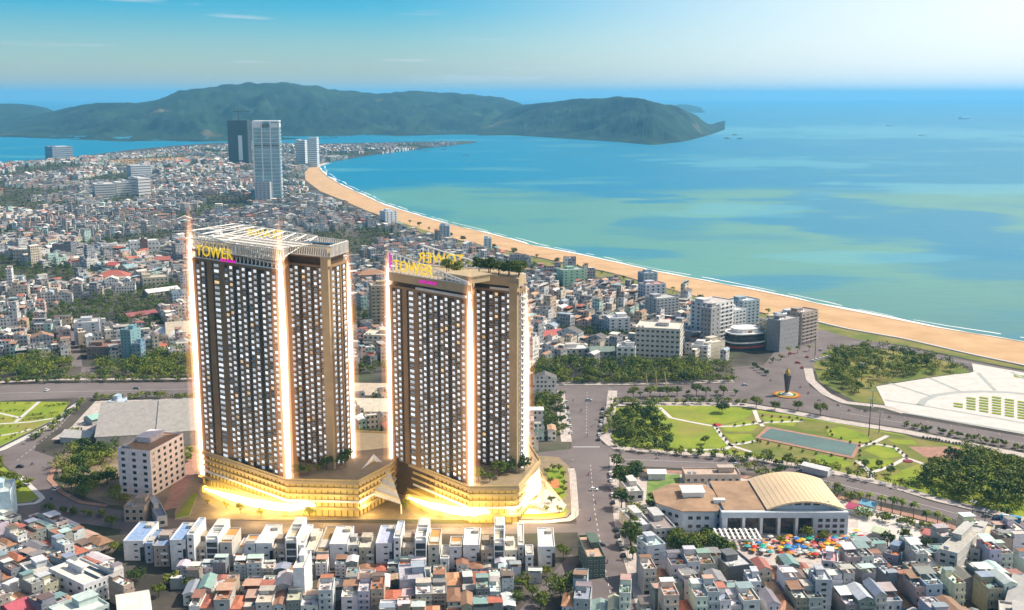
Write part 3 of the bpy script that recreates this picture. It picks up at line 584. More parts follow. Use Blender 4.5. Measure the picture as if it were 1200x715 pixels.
def tower(label, FP, walls, z0, z1, nf, hundred, crown):
    root = empty('residential_tower', (0, 0, 0), 0, label, 'apartment tower', 'twin residential towers')
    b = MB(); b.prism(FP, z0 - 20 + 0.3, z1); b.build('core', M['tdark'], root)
    wb, dk, wins = MB(), MB(), []
    for p, q, pat, zz in walls: facade(p, q, pat, zz, z1, round(nf * (z1 - zz) / (z1 - z0)), wb, wins, dk)
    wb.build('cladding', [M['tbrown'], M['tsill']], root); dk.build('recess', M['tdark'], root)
    wins.sort(key=lambda w: (w[0], hypot(w[1][0][0], w[1][0][1])))
    rest = MB()
    for i, (f, quad, T) in enumerate(wins):
        if i < hundred: m = MB(); pane(m, quad, lit_col()); m.build('window', M['lit'], root)
        else: pane(rest, quad, lit_col())
    o = rest.build('upper_windows', M['lit'], root); o['kind'] = 'stuff'
    crown(root, z1)
    return root
def ring(FP, out):                         # footprint grown by out
    n = len(FP); a = sum(FP[i][0] * FP[(i + 1) % n][1] - FP[(i + 1) % n][0] * FP[i][1] for i in range(n)); sgn = 1 if a > 0 else -1; R_ = []
    for i in range(n):
        p0, p1, p2 = (Vector(FP[i - 1]), Vector(FP[i]), Vector(FP[(i + 1) % n])); d1 = (p1 - p0).normalized(); d2 = (p2 - p1).normalized()
        n1 = Vector((d1.y, -d1.x)) * sgn; n2 = Vector((d2.y, -d2.x)) * sgn; k = (n1 + n2); k = k / max(0.35, k.length_squared / 2)
        R_.append(tuple(p1 + k * out))
    return R_
M['yellow_sign'] = emit('yellow_sign_light', (1.0, 0.70, 0.02), 0.5, (0.7, 0.45, 0.02))
M['magenta_sign'] = emit('magenta_sign_light', (0.75, 0.0, 0.5), 0.6, (0.5, 0.02, 0.35))
M['louvre'] = mat('pale_louvre', (0.62, 0.6, 0.56), 0.6, 0.1, 0.3)
def text_on(parent, name, body, size, T, u, n, z, m, flip=False, squeeze=1.0):
    cu = bpy.data.curves.new(name, 'FONT'); cu.body = body; cu.size = size; cu.extrude = 0.18; cu.offset = 0.008 * size / 3; cu.space_character = 1.05; cu.materials.append(m)
    tmp = bpy.data.objects.new(name, cu); col.objects.link(tmp); me = bpy.data.meshes.new_from_object(tmp.evaluated_get(bpy.context.evaluated_depsgraph_get()))
    bpy.data.objects.remove(tmp); bpy.data.curves.remove(cu); me.name = name; o = link(name, me, parent)
    a, c = Vector(T((u, n, z))), Vector(T((u + 1, n, z))); ex = (c - a).normalized() * squeeze; ey = Vector((0, 0, 1)); ez = ex.normalized().cross(ey)
    if flip: ex, ez = -ex, -ez
    o.matrix_world = Matrix(((ex.x, ey.x, ez.x, a.x), (ex.y, ey.y, ez.y, a.y), (ex.z, ey.z, ez.z, a.z), (0, 0, 0, 1)))
    return o
def sign_frame(root, p, q, z0, z1, zs, back=False):   # lattice with lettering along the roof edge from p to q, tallest at p
    L, T = P3(p, q); s = MB(); w = 0.42
    n = int(L / 3.2)
    top = lambda u: z1 + (zs - z1) * u / L
    for i in range(n + 1):
        u = L * i / n; s.tube([T((u, 0.5, z0)), T((u, 0.5, top(u)))], w * 0.6, 4)
        if i < n: u2 = L * (i + 1) / n; s.tube([T((u, 0.5, z0)), T((u2, 0.5, top(u2)))], w * 0.4, 4)
    for k in (0.0, 0.5, 1.0): s.tube([T((0, 0.5, z0 + (top(0) - z0) * k)), T((L, 0.5, z0 + (top(L) - z0) * k))], w, 4)
    fr = s.build('rooftop_sign', M['white'], root)
    hgt = (z1 - z0)
    sz = min(hgt * .8, 8.2); text_on(fr, 'sign_letters', 'TOWER', sz, T, L * 0.07 if not back else L * 0.60, 1.5, z0 + 1.6, M['yellow_sign'], flip=back, squeeze=1.05 if not back else .95)
    return fr, T, L
def crown_left(root, z):
    FP = LFP; b = MB(); R_ = ring(FP, 1.0)
    b.prism(R_, z, z + 1.0, 0); b.prism(ring(FP, -1.0), z + 1.0, z + 5.0, 1); b.prism(ring(FP, 0.8), z + 5.0, z + 5.8, 0)
    b.build('crown_storey', [M['tbrown'], M['tdark']], root)
    lv = MB(); n = len(FP)
    for i in range(n):                     # leaning louvre blades all round
        p, q = R_[i], R_[(i + 1) % n]; L, T = P3(p, q) if True else None; k = max(2, int(L / 1.5)); a = 1 if (FPA(FP) > 0) else -1
        for j in range(k):
            u = L * j / k
            if i == 0 and u < L * .44: continue
            lv.box(0, 0.55, -0.2, 0.2, 0, 6.0, T=lambda c, u=u, T=T, L=L: T((min(L, u + c[0] + c[2] * 0.16), c[1] + 0.5 - c[2] * 0.0, z + 5.8 + c[2])))
        lv.box(0, L, -0.3, 0.4, z + 5.8, z + 6.3, T=T); lv.box(0, L, -0.3, 0.4, z + 11.5, z + 12.0, T=T)
    lv.build('louvre_crown', M['louvre'], root)
    b = MB(); b.prism(ring(FP, -3.0), z + 5.8, z + 9.5); b.build('roof_deck', M['tbeige'], root)
    d = MB()
    L, T = P3(FP[4], FP[3]); L2, T2_ = P3(FP[2], FP[3])
    d.box(4, L2 - 4, -12, -9, z + 9.5, z + 11.4, T=T2_); d.build('plant_screen', M['glass'], root)
    d = MB()
    for i in range(4): d.box(9 + 13 * i, 14 + 13 * i, -17, -11, z + 9.5, z + 12.0, T=P3(FP[0], FP[1])[1])
    d.build('plant_room', M['tbeige'], root)
    pg = MB(); Lf, Tf = P3(FP[0], FP[1])
    for i in range(26):
        u = Lf * (0.02 + 0.96 * i / 25); pg.tube([Tf((u, 0.2, z + 12.2)), Tf((min(Lf, u + 5), -22, z + 12.2))], .2, 4); pg.tube([Tf((u, 0.2, z + 12.2)), Tf((max(0, u - 5), -22, z + 12.2))], .2, 4)
    for j in range(4): pg.box(0, Lf, -22 + 7 * j, -21.6 + 7 * j, z + 12.4, z + 12.8, T=Tf)
    pg.build('pergola', M['louvre'], root)
    fr, T, L = sign_frame(root, FP[0], FP[1], z + 1.5, z + 16.0, z + 6.5)
    text_on(fr, 'small_sign_letters', 'QUY NHON', 2.2, T, L * 0.36, 1.8, z + 1.6, M['magenta_sign'])
    lt = MB()
    for i in range(9):
        k = i / 8; a0 = Vector(P3(FP[0], FP[1])[1]((Lf * k, .5, z + 16 - 9.5 * k))); b0 = Vector(P3(FP[6], FP[5])[1]((P3(FP[6], FP[5])[0] * k, .5, z + 17 - 4.5 * k))); lt.tube([a0, b0], .26, 4)
        if i < 8: k2 = (i + 1) / 8; lt.tube([a0, Vector(P3(FP[6], FP[5])[1]((P3(FP[6], FP[5])[0] * k2, .5, z + 17 - 4.5 * k2)))], .2, 4)
    lt.build('roof_lattice', M['white'], root)
    fr2, T, L = sign_frame(root, FP[6], FP[5], z + 8.0, z + 17.0, z + 12.5, back=True)
def FPA(FP): n = len(FP); return sum(FP[i][0] * FP[(i + 1) % n][1] - FP[(i + 1) % n][0] * FP[i][1] for i in range(n))
def crown_right(root, z):
    FP = RFP; b = MB(); R_ = ring(FP, 1.0)
    b.prism(R_, z, z + 1.2, 0); b.prism(ring(FP, -1.2), z + 1.2, z + 3.6, 1); b.prism(ring(FP, 0.9), z + 3.6, z + 8.2, 2, topm=2); b.build('crown_storey', [M['tbrown'], M['tdark'], M['tbeige']], root)
    w = MB(); L, T = P3(FP[0], FP[1]); w.box(L * 0.36, L * 0.97, 0.2, 1.4, z + 1.2, z + 2.4, T=T); L2, T2_ = P3(FP[2], FP[3]); w.box(L2 * 0.4, L2, 0.2, 1.4, z + 1.2, z + 2.4, T=T2_)
    w.build('sky_terrace_rail', M['louvre'], root)
    rm = MB(); rm.box(L * 0.66, L * 0.98, -16, -2, z + 8.2, z + 11.5, T=T); rm.box(L * 0.66 - 0.6, L * 0.98 + 0.6, -16.6, -1.4, z + 11.5, z + 12.0, T=T); rm.build('roof_pavilion', M['tbeige'], root)
    fr, T, L = sign_frame(root, FP[0], FP[1], z + 8.2, z + 19.5, z + 9.5)
    text_on(fr, 'small_sign_letters', 'QUY NHON', 2.4, T, L * 0.40, 1.1, z + 5.2, M['magenta_sign'])
    v = MB(); v.box(1.2, 2.2, 1.0, 1.4, z + 10.5, z + 18.5, T=T); v.build('vertical_sign', M['magenta_sign'], fr)
    fr2, T, L = sign_frame(root, FP[6], FP[5], z + 8.2, z + 19.5, z + 9.5, back=True)
LFP = [(-177, 605), (-119, 559.5), (-121.5, 588), (-96.5, 573.5), (-90.5, 593), (-108, 608), (-159, 630)]
RFP = [(-66.5, 591.5), (-21.5, 549), (-20.5, 584), (3, 569), (6.5, 582), (-10, 600), (-50, 616)]
ZP = 20.0
t1 = tower('taller brown twin tower with a louvred crown and pergola roof on the golden podium', LFP,
      [(LFP[0], LFP[1], PAT_L, ZP), (LFP[2], LFP[3], PAT_R, ZP + 1), (LFP[3], LFP[4], PAT_E, ZP), (LFP[4], LFP[5], PAT_E, ZP), (LFP[5], LFP[6], PAT_L, ZP), (LFP[6], LFP[0], PAT_E, ZP)], ZP, 131.0, 36, 100, crown_left)
t2 = tower('lower brown twin tower with palms on its roof garden, on the golden podium', RFP,
      [(RFP[0], RFP[1], PAT_L, ZP), (RFP[2], RFP[3], PAT_R, ZP + 1), (RFP[3], RFP[4], PAT_E, ZP), (RFP[4], RFP[5], PAT_E, ZP), (RFP[5], RFP[6], PAT_L, ZP), (RFP[6], RFP[0], PAT_E, ZP)], ZP, 118.0, 32, 100, crown_right)
for t, FP, z in ((t1, LFP, 131.0), (t2, RFP, 118.0)):  # the beige blade wall at the outer corner
    b = MB(); L, T = P3(FP[2], FP[3]); b.box(L - 4.4, L + 0.6, -1.0, 1.6, ZP, z + 5.8, T=T); b.build('blade_wall', M['tbeige'], t)
    if t is t2:
        e = MB(); L, T = P3(FP[3], FP[4])
        for f in range(32): e.box(L * 0.3, L * 0.98, 0.2, 2.2, ZP + f * 3.06, ZP + f * 3.06 + 0.9, T=T)
        e.build('balcony_edges', M['louvre'], t)
# podium: five storeys of glowing glass between pale and gold floor bands
POD = [(-181, 607), (-119.5, 555.5), (-81, 553), (-66, 582), (-65, 592), (-22, 544.5), (3.5, 545), (15.5, 586), (8, 628), (-90, 640), (-160, 642)]
pr = empty('podium', (0, 0, 0), 0, 'five storey golden podium with brightly lit shop floors carrying the twin towers', 'podium')
M['gold_glass'] = emit('lit_shop_glass', (1.0, 0.62, 0.10), 0.34, (0.4, 0.3, 0.12)); M['gold_band'] = mat('gold_band', (0.55, 0.42, 0.2), 0.5, 0.12, 0.2, spec=0.5)
b = MB(); b.prism(ring(POD, -1.2), 0.2, 19.0); b.build('shop_glass', M['gold_glass'], pr)
for k, (za, zb, m, o) in enumerate(((4.2, 5.6, 'gold_band', 0.6), (8.2, 9.4, 'white', 0.2), (11.6, 12.8, 'gold_band', 0.3), (15.0, 16.4, 'gold_band', 0.2), (18.2, 20.0, 'tbeige', 0.5))):
    b = MB(); b.prism(ring(POD, o), za, zb, bottom=True); b.build('floor_band', M[m], pr)
b = MB(); n = len(POD)
for i in range(n):
    p, q = ring(POD, -0.9)[i], ring(POD, -0.9)[(i + 1) % n]; L, T = P3(p, q)
    for j in range(int(L / 3.4)): u = 3.4 * j + 1; b.box(u, u + 0.35, -0.2, 0.45, 0.2, 18.3, T=T)
b.build('mullions', M['tbrown'], pr)
b = MB(); b.prism(ring(POD, -1.6), 20.0, 20.25); b.build('garden_deck', M['gold_pave'], pr)
b = MB()
for i in range(n):
    L, T = P3(ring(POD, 0.2)[i], ring(POD, 0.2)[(i + 1) % n]); b.box(0, L, -0.3, 0.0, 20.0, 21.1, T=T)
b.build('parapet', M['gold_band'], pr)
# the folded white canopies where the podium bends, and at its street corner
def canopy(name, label, ribs, z0, z1, zf=6):
    r = empty(name, (0, 0, 0), 0, label, 'canopy', 'folded entrance canopies')
    b = MB()
    for (a, ridge, c) in ribs:
        b.face([(*a[0], z0), (*ridge[0], z1), (*ridge[1], zf + 3), (*a[1], zf)]); b.face([(*ridge[0], z1), (*c[0], z0), (*c[1], zf), (*ridge[1], zf + 3)])
        b.face([(*a[0], z0 - .5), (*a[1], zf - .5), (*ridge[1], zf + 2.5), (*ridge[0], z1 - .5)]); b.face([(*ridge[0], z1 - .5), (*ridge[1], zf + 2.5), (*c[1], zf - .5), (*c[0], z0 - .5)])
    b.build('folded_roof', M['white'], r)
    l = MB()
    for (a, ridge, c) in ribs:
        for s in (0.15, 0.4, 0.65, 0.9):
            for e0, e1 in ((a, ridge), (ridge, c)):
                p0 = Vector((*e0[0], z0 if e0 is not ridge else z1)).lerp(Vector((*e0[1], zf if e0 is not ridge else zf + 3)), s); p1 = Vector((*e1[0], z0 if e1 is not ridge else z1)).lerp(Vector((*e1[1], zf if e1 is not ridge else zf + 3)), s)
                l.tube([p0 + Vector((0, 0, .25)), p1 + Vector((0, 0, .25))], 0.3, 4)
    l.build('roof_ribs', M['gold_glass'], r)
    c = MB()
    for (a, ridge, d) in ribs:
        for p, zz in ((a[0], z0), (a[1], zf), (d[0], z0), (d[1], zf)): c.tube([(*p, 0.1), (*p, zz - .6)], 0.4, 6)
    c.build('columns', M['white'], r)
def Gz(x, y, z): return G(x, y, z)
canopy('entrance_canopy', 'white folded canopy in the bend of the podium between the two towers', [((Gz(411, 563, 19), Gz(404, 588, 6)), (Gz(438, 530, 24), Gz(432, 580, 8)), (Gz(456, 548, 19), Gz(470, 590, 6)))], 18, 23)
canopy('entrance_canopy', 'white folded canopy at the street corner of the podium beside the planted square', [((Gz(606, 568, 19), Gz(600, 600, 5)), (Gz(632, 545, 22), Gz(640, 580, 5)), (Gz(636, 560, 15), Gz(660, 592, 4)))], 16, 20)

# ------------------------------------------------------------------ corner light beams and the ribbon of light round the podium
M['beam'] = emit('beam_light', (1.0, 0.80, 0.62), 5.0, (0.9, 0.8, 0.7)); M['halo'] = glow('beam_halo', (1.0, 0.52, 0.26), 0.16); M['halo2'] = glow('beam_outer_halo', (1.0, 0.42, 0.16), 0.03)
def beam(label, x, y, z0, z1, zt, w=1.0):
    r = empty('light_beam', (x, y, z0), 0, label, 'light beam', 'corner light beams of the towers')
    H_ = z1 - z0; T_ = zt - z0
    b = MB(); b.tube([(0, 0, 0), (0, 0, H_ * 0.6), (0, 0, H_ * .9), (0, 0, H_ * 1.0), (0, 0, H_ + (T_ - H_) * .3)], [1.1 * w, 1.55 * w, 1.15 * w, .5 * w, 0.05], 10); b.build('core', M['beam'], r)
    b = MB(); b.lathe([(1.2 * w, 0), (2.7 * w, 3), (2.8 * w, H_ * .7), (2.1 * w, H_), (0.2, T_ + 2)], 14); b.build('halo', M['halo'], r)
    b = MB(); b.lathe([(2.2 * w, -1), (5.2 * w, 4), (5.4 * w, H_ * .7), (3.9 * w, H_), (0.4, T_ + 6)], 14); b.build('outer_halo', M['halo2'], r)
def off(p, c, d): v = Vector(p) - Vector(c); v.normalize(); return p[0] + v.x * d, p[1] + v.y * d
lc, rc = (-125, 598), (-28, 586)
beam('broad light beam on the outer corner of the taller tower, beneath its roof lettering', *off(LFP[0], lc, 1.2), 6, 140, 158, 1.15)
beam('broad light beam on the middle edge of the taller tower', *off(LFP[1], lc, 1.2), 16, 138, 158, 1.1)
beam('slim light beam on the street side edge of the taller tower', *off(LFP[4], lc, 1.0), 12, 128, 140, 0.9)
beam('light beam on the outer corner of the lower tower, beneath its lettering', *off(RFP[0], rc, 1.0), 10, 128, 138, 0.95)
beam('light beam on the middle edge of the lower tower', *off(RFP[1], rc, 1.0), 16, 122, 130, 0.95)
beam('light beam beside the balconies on the street edge of the lower tower', *off(RFP[4], rc, 1.0), 8, 108, 120, 0.95)
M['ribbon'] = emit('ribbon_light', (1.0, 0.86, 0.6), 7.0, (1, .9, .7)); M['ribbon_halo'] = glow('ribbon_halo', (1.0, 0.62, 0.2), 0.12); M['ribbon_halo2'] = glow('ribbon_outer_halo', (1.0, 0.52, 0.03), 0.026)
def ribbon(label, px, z, w):
    r = empty('light_ribbon', (*G(*px[0]), 0), 0, label, 'light ribbon', 'ribbons of light along the podium')
    P = [(*G(x, y, z), z) for x, y in px]; P = resample3(P, 22); n = len(P)
    o = Vector((*G(*px[0]), 0)); P = [tuple(Vector(p) - o) for p in P]
    pr_ = [0.12 + max(0.0, sin(pi * (i / (n - 1)) ** 0.9)) for i in range(n)]
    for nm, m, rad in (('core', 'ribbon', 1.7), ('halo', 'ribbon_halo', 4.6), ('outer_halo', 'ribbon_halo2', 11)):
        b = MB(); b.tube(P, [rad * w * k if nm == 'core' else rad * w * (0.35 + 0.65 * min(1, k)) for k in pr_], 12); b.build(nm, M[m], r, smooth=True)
def resample3(P, n):
    D = [0.0]
    for a, c in zip(P, P[1:]): D.append(D[-1] + (Vector(c) - Vector(a)).length)
    out = []
    for i in range(n):
        s = D[-1] * i / (n - 1); j = max(0, min(len(P) - 2, sum(1 for d in D[1:] if d < s))); t = (s - D[j]) / (D[j + 1] - D[j]); out.append(tuple(Vector(P[j]).lerp(Vector(P[j + 1]), t)))
    return out
ribbon('white hot ribbon of light sweeping past the podium under the taller tower', [(240, 573), (262, 580), (290, 588), (318, 593), (340, 595), (365, 592), (395, 586), (416, 580)], 6, 1.0)
ribbon('white hot ribbon of light sweeping past the podium under the lower tower', [(478, 583), (500, 591), (530, 598), (556, 601), (580, 598), (606, 593), (632, 586)], 6, 1.0)
def lamp(px, z, energy, rad, colr=(1.0, 0.68, 0.25)):  # added point lights standing in for light cast by the glowing ribbons
    d = bpy.data.lights.new('added_podium_glow', 'POINT'); d.energy = energy; d.shadow_soft_size = rad; d.color = colr
    o = bpy.data.objects.new('added_podium_glow', d); col.objects.link(o); o.location = (*G(*px, z), z)
for px in ((262, 588), (300, 600), (340, 606), (385, 600), (430, 590), (490, 595), (525, 606), (560, 608), (600, 600), (625, 592), (648, 592), (428, 566), (445, 560)): lamp(px, 7, 7500, 2.0)
# ------------------------------------------------------------------ larger buildings one by one
FOOT = []                                  # (x, y, radius) taken ground
def window_mesh(name, w, h, pane_m=None):
    b = MB(); b.box(-w / 2, w / 2, -0.12, 0.05, 0, h, 0); b.box(-w / 2 + 0.12, w / 2 - 0.12, -0.15, -0.1, 0.12, h - 0.12, 1)
    return b.mesh(name, [M['frame'], pane_m or M['glass']])
WM = {}
def win(w, h):
    k = (round(w * 2) / 2, round(h * 2) / 2)
    if k not in WM: WM[k] = window_mesh('window', *k)
    return WM[k]
def put_window(root, me, T, rz, name='window'):
    o = link(name, me, root); o.location = T; o.rotation_euler = (0, 0, rz); return o
rb = random.Random(21)
def midrise(label, cat, a, c, ytop, depth, floors, cols=4, scols=3, wall=(0.6, 0.58, 0.55), roof=(0.38, 0.36, 0.34), name='building', style='windows', h=None, group=None, top='flat', balcony=False, tank=True, room=True):
    p, q = G(*a, z=h or 0), G(*c, z=h or 0)
    if h is None: h = zat(ytop, (p[1] + q[1]) / 2)
    dx, dy = q[0] - p[0], q[1] - p[1]; L = hypot(dx, dy); rz = atan2(dy, dx); cx, cy = (p[0] + q[0]) / 2, (p[1] + q[1]) / 2
    root = empty(name, (cx, cy, 0), rz, label, cat, group)
    ux, uy = dx / L, dy / L
    for k in range(max(1, int(L / depth) + 1)):
        t = ((k + .5) / max(1, int(L / depth) + 1) - .5) * L; FOOT.append((cx + ux * t - uy * depth / 2, cy + uy * t + ux * depth / 2, max(min(L, depth), 8) * 0.6))
    fh = h / floors; x0, x1 = -L / 2, L / 2
    b = MB(); b.box(x0, x1, 0, depth, 0, h)
    for f in range(1, floors): b.box(x0 - .12, x1 + .12, -.12, depth + .12, f * fh - .12, f * fh + .12)
    link('wall', b.mesh('wall', M['wall']), root, wall)
    b = MB()
    if top == 'flat':
        for bx in ((x0, x1, -.05, .3), (x0, x1, depth - .3, depth + .05), (x0 - .05, x0 + .3, .3, depth - .3), (x1 - .3, x1 + .05, .3, depth - .3)): b.box(*bx, h + .002, h + 1.1)
        link('parapet', b.mesh('parapet', M['wall']), root, wall)
        b = MB(); b.box(x0 + .32, x1 - .32, .32, depth - .32, h + .01, h + .18); link('roof', b.mesh('roof', M['roof']), root, roof)
        b = MB(); w_ = min(L * .45, 9) if room else 1.2; sx = rb.uniform(x0 + .5, x1 - w_ - .5) if L > w_ + 1 else x0; b.box(sx, sx + w_, depth * .45, depth * .85, h + .2, h + 3.2); b.box(sx - .4, sx + w_ + .4, depth * .42, depth * .88, h + 3.2, h + 3.45)
        link('roof_room', b.mesh('roof_room', M['wall']), root, tuple(x * .92 for x in wall))
        if tank and L > 6:
            for i in range(1 if L < 14 else 2):
                b = MB(); tx = x0 + 1.5 + i * 3; b.tube([(tx, 2.5, h + 1.3), (tx + 2.2, 2.5, h + 1.3)], .65, 10); b.box(tx + .2, tx + 2, 2.2, 2.8, h + .2, h + .8); link('water_tank', b.mesh('water_tank', M['metal']), root)
    elif top == 'gable':
        e = .7; r_ = h + depth * .22
        b.face([(x0 - e, -e, h), (x1 + e, -e, h), (x1 + e, depth / 2, r_), (x0 - e, depth / 2, r_)]); b.face([(x0 - e, depth / 2, r_), (x1 + e, depth / 2, r_), (x1 + e, depth + e, h), (x0 - e, depth + e, h)])
        b.face([(x0 - e, -e, h - .25), (x0 - e, -e, h), (x0 - e, depth / 2, r_), (x0 - e, depth / 2, r_ - .25)]); b.face([(x0 - e, -e, h - .25), (x1 + e, -e, h - .25), (x1 + e, -e, h), (x0 - e, -e, h)])
        b.face([(x1 + e, -e, h), (x1 + e, -e, h - .25), (x1 + e, depth / 2, r_ - .25), (x1 + e, depth / 2, r_)])
        for xx in (x0, x1): b.face([(xx, 0, h), (xx, depth, h), (xx, depth / 2, r_ - .3)])
        link('roof', b.mesh('roof', M['sheet']), root, roof)
    elif top == 'hip':
        e = .8; r_ = h + min(depth, L) * .26; i_ = min(depth, L) / 2
        A, B, C, D = (x0 - e, -e, h), (x1 + e, -e, h), (x1 + e, depth + e, h), (x0 - e, depth + e, h)
        if L >= depth: E_, F_ = (x0 + i_, depth / 2, r_), (x1 - i_, depth / 2, r_); fs = ((A, B, F_, E_), (B, C, F_), (C, D, E_, F_), (D, A, E_))
        else: E_, F_ = ((x0 + x1) / 2, i_, r_), ((x0 + x1) / 2, depth - i_, r_); fs = ((A, B, E_), (B, C, F_, E_), (C, D, F_), (D, A, E_, F_))
        for f in fs: b.face(f)
        link('roof', b.mesh('roof', M['roof']), root, roof)
    elif top == 'barrel':
        n = 10; e = .8; pts = [(-e + (depth + 2 * e) * i / n, h + depth * .2 * sin(pi * i / n)) for i in range(n + 1)]
        for (ya, za), (yb, zb) in zip(pts, pts[1:]): b.face([(x0 - e, ya, za), (x1 + e, ya, za), (x1 + e, yb, zb), (x0 - e, yb, zb)])
        for xx in (x0, x1): b.face([(xx, y, z - .05) for y, z in pts])
        link('roof', b.mesh('roof', M['sheet']), root, roof)
    if style == 'windows':
        faces = []
        if cols: faces.append((L, cols, lambda u: (x0 + u, 0), 0))
        rgt = (ux * -cx + uy * -cy) > 0
        if scols: faces.append((depth, scols, (lambda u: (x1, u)) if rgt else (lambda u: (x0, depth - u)), pi / 2 if rgt else -pi / 2))
        n = sum(k[1] for k in faces) * floors; skip = 0
        for W, k, pos, r in faces:
            ww = min(2.4, W / k * .55); me = win(ww, min(1.9, fh * .5))
            for f in range(floors):
                for i in range(k):
                    if n - skip > 98 and f == 0: skip += 1; continue
                    x, y = pos(W * (i + .5) / k); put_window(root, me, (x, y, f * fh + fh * .32), r)
                    if balcony and r == 0 and f:
                        pass
        if balcony:
            for f in range(1, floors):
                b = MB(); b.box(x0 + .3, x1 - .3, -1.3, -.125, f * fh - .1, f * fh + .15); b.box(x0 + .3, x1 - .3, -1.32, -1.22, f * fh + .15, f * fh + 1.05); link('balcony', b.mesh('balcony', M['wall']), root, tuple(min(.8, x * 1.12) for x in wall))
    elif style == 'bands':
        for f in range(floors):
            b = MB(); b.box(x0 + .6, x1 - .6, -.2, depth + .2, f * fh + fh * .42, f * fh + fh * .66); b.box(x0 - .2, x1 + .2, .6, depth - .6, f * fh + fh * .43, f * fh + fh * .65)
            link('window_band', b.mesh('window_band', M['glass']), root)
    return root
WHT, CRM, GRY, BGE, PNK, BLU = (.72, .7, .67), (.62, .56, .46), (.42, .42, .42), (.52, .43, .32), (.62, .47, .45), (.4, .48, .58)
RED, RST, TEAL = (.38, .12, .09), (.3, .17, .1), (.2, .4, .38)
md = midrise
md('pale pink seven storey hotel with brown roof terrace beside the grove', 'hotel', (141, 578), (179, 582), 529, 34, 7, 3, 6, (.74, .66, .66), (.34, .21, .12), 'hotel')
md('slim teal glass office tower with white cap above the tree belt', 'office tower', (143, 425), (155, 426), 388, 14, 11, 3, 2, (.2, .36, .4), (.6, .6, .58), 'office_tower')
md('small blue glass annex leaning on the slim teal tower', 'office block', (156, 427), (166, 427), 404, 12, 5, 2, 2, (.16, .28, .38), GRY, 'office_block')
md('plain grey slab building with a nearly blank front wall, left of the teal tower', 'apartment block', (88, 405), (118, 403), 379, 20, 7, 2, 3, (.5, .52, .56), (.5, .48, .45), 'apartment_block')
md('dark brown flat roofed house block below the grey slab building', 'house block', (102, 421), (130, 420), 408, 18, 3, 4, 2, (.2, .15, .13), (.25, .12, .1), 'house_block')
md('grey office block with a grid of windows and pale parapet near the left edge', 'office block', (16, 309), (47, 308), 293, 22, 4, 9, 3, (.42, .38, .33), (.6, .57, .52), 'office_block')
md('dark grey block beside the gridded office block', 'office block', (62, 303), (84, 303), 287, 20, 4, 5, 3, (.16, .17, .19), (.2, .2, .2), 'office_block')
md('white school building with curved white gable before the red roofs', 'school', (120, 303), (147, 302), 289, 16, 3, 6, 2, (.66, .63, .6), (.55, .5, .46), 'school_building')
md('white public building with two wings and a dark middle', 'public building', (153, 300), (187, 298), 283, 18, 3, 8, 3, (.66, .66, .66), (.68, .67, .64), 'public_building')
md('dark brown stair block in the middle of the white two winged building', 'stair block', (166, 301.5), (174, 301), 282, 8, 3, 1, 0, (.15, .1, .09), (.2, .15, .13), 'stair_block', tank=False)
md('low beige villa block with flat roof near the left tower beam', 'villa block', (168, 340), (198, 338), 326, 20, 3, 6, 2, (.5, .44, .33), (.5, .46, .38), 'villa_block')
md('long white roofed shed beside the outer beam of the taller tower', 'shed', (174, 349), (211, 344), 341, 14, 2, 6, 0, (.5, .46, .4), (.75, .72, .66), 'shed', top='gable')
md('red tiled hall among trees, broadest of the red roofs on the left', 'hall', (112, 333), (150, 332), 325, 26, 2, 6, 2, (.55, .5, .44), RED, 'tiled_hall', top='hip')
md('tall narrow red roofed house behind the broad red tiled hall', 'hall', (126, 322), (136, 322), 311, 16, 2, 2, 2, (.55, .5, .45), (.42, .1, .08), 'tiled_hall', top='gable')
md('red tiled house near the white two winged building', 'hall', (157, 314), (171, 313), 306, 18, 2, 3, 2, (.5, .45, .4), (.4, .1, .08), 'tiled_hall', top='hip')
md('red roofed house close to the outer beam and the school roofs', 'hall', (178, 312), (200, 311), 305, 18, 2, 4, 2, (.5, .45, .4), (.36, .12, .1), 'tiled_hall', top='gable')
md('long maroon roofed block right of the teal glass tower', 'row building', (151, 377), (185, 372), 369, 13, 2, 8, 2, (.5, .42, .38), (.3, .1, .1), 'row_building', top='gable')
md('small orange roofed house beyond the maroon roofed block', 'house', (188, 372), (203, 371), 366, 12, 2, 3, 1, CRM, (.5, .2, .08), 'tiled_house', top='hip')
md('wide beige factory hall with a sloping pale roof by the tree belt', 'factory hall', (196, 404), (226, 402), 396, 48, 2, 0, 0, (.5, .44, .35), (.5, .43, .33), 'factory_hall', top='gable')
md('white barrel roofed hall in front of the wide beige factory hall', 'factory hall', (180, 398), (200, 404), 393, 20, 2, 0, 0, (.6, .58, .54), (.76, .74, .7), 'factory_hall', top='barrel')
for lab, a, c, yt, dp, wl2 in (('long pale institute block with three wings far in the city', (112, 233), (136, 232), 216, 40, (.58, .58, .58)), ('pale institute block adjoining the long three winged one', (137, 231), (160, 230), 214, 40, (.62, .62, .61)),
                               ('tall bright end block of the far pale institute', (163, 231), (177, 230), 209, 44, (.66, .65, .64)), ('white slab block alone behind the far pale institute', (154, 210), (178, 209), 194, 40, (.6, .62, .66)), ('far blue grey housing slab near the lagoon shore', (62, 187), (86, 186), 172, 60, (.3, .36, .44))):
    md(lab, 'institute block', a, c, yt, dp, 6, 0, 0, wl2, (.66, .65, .62), 'institute_block', 'bands')
md('grey low tower at the foot of the tall glass hotel tower', 'apartment block', (299, 238), (317, 238), 214, 30, 9, 4, 2, (.42, .44, .48), (.5, .5, .5), 'apartment_block')
md('white twin slab nearest the tall glass tower by the shore', 'hotel', (347, 195), (358, 195), 165, 40, 14, 0, 0, (.66, .68, .7), (.6, .6, .6), 'hotel', 'bands')
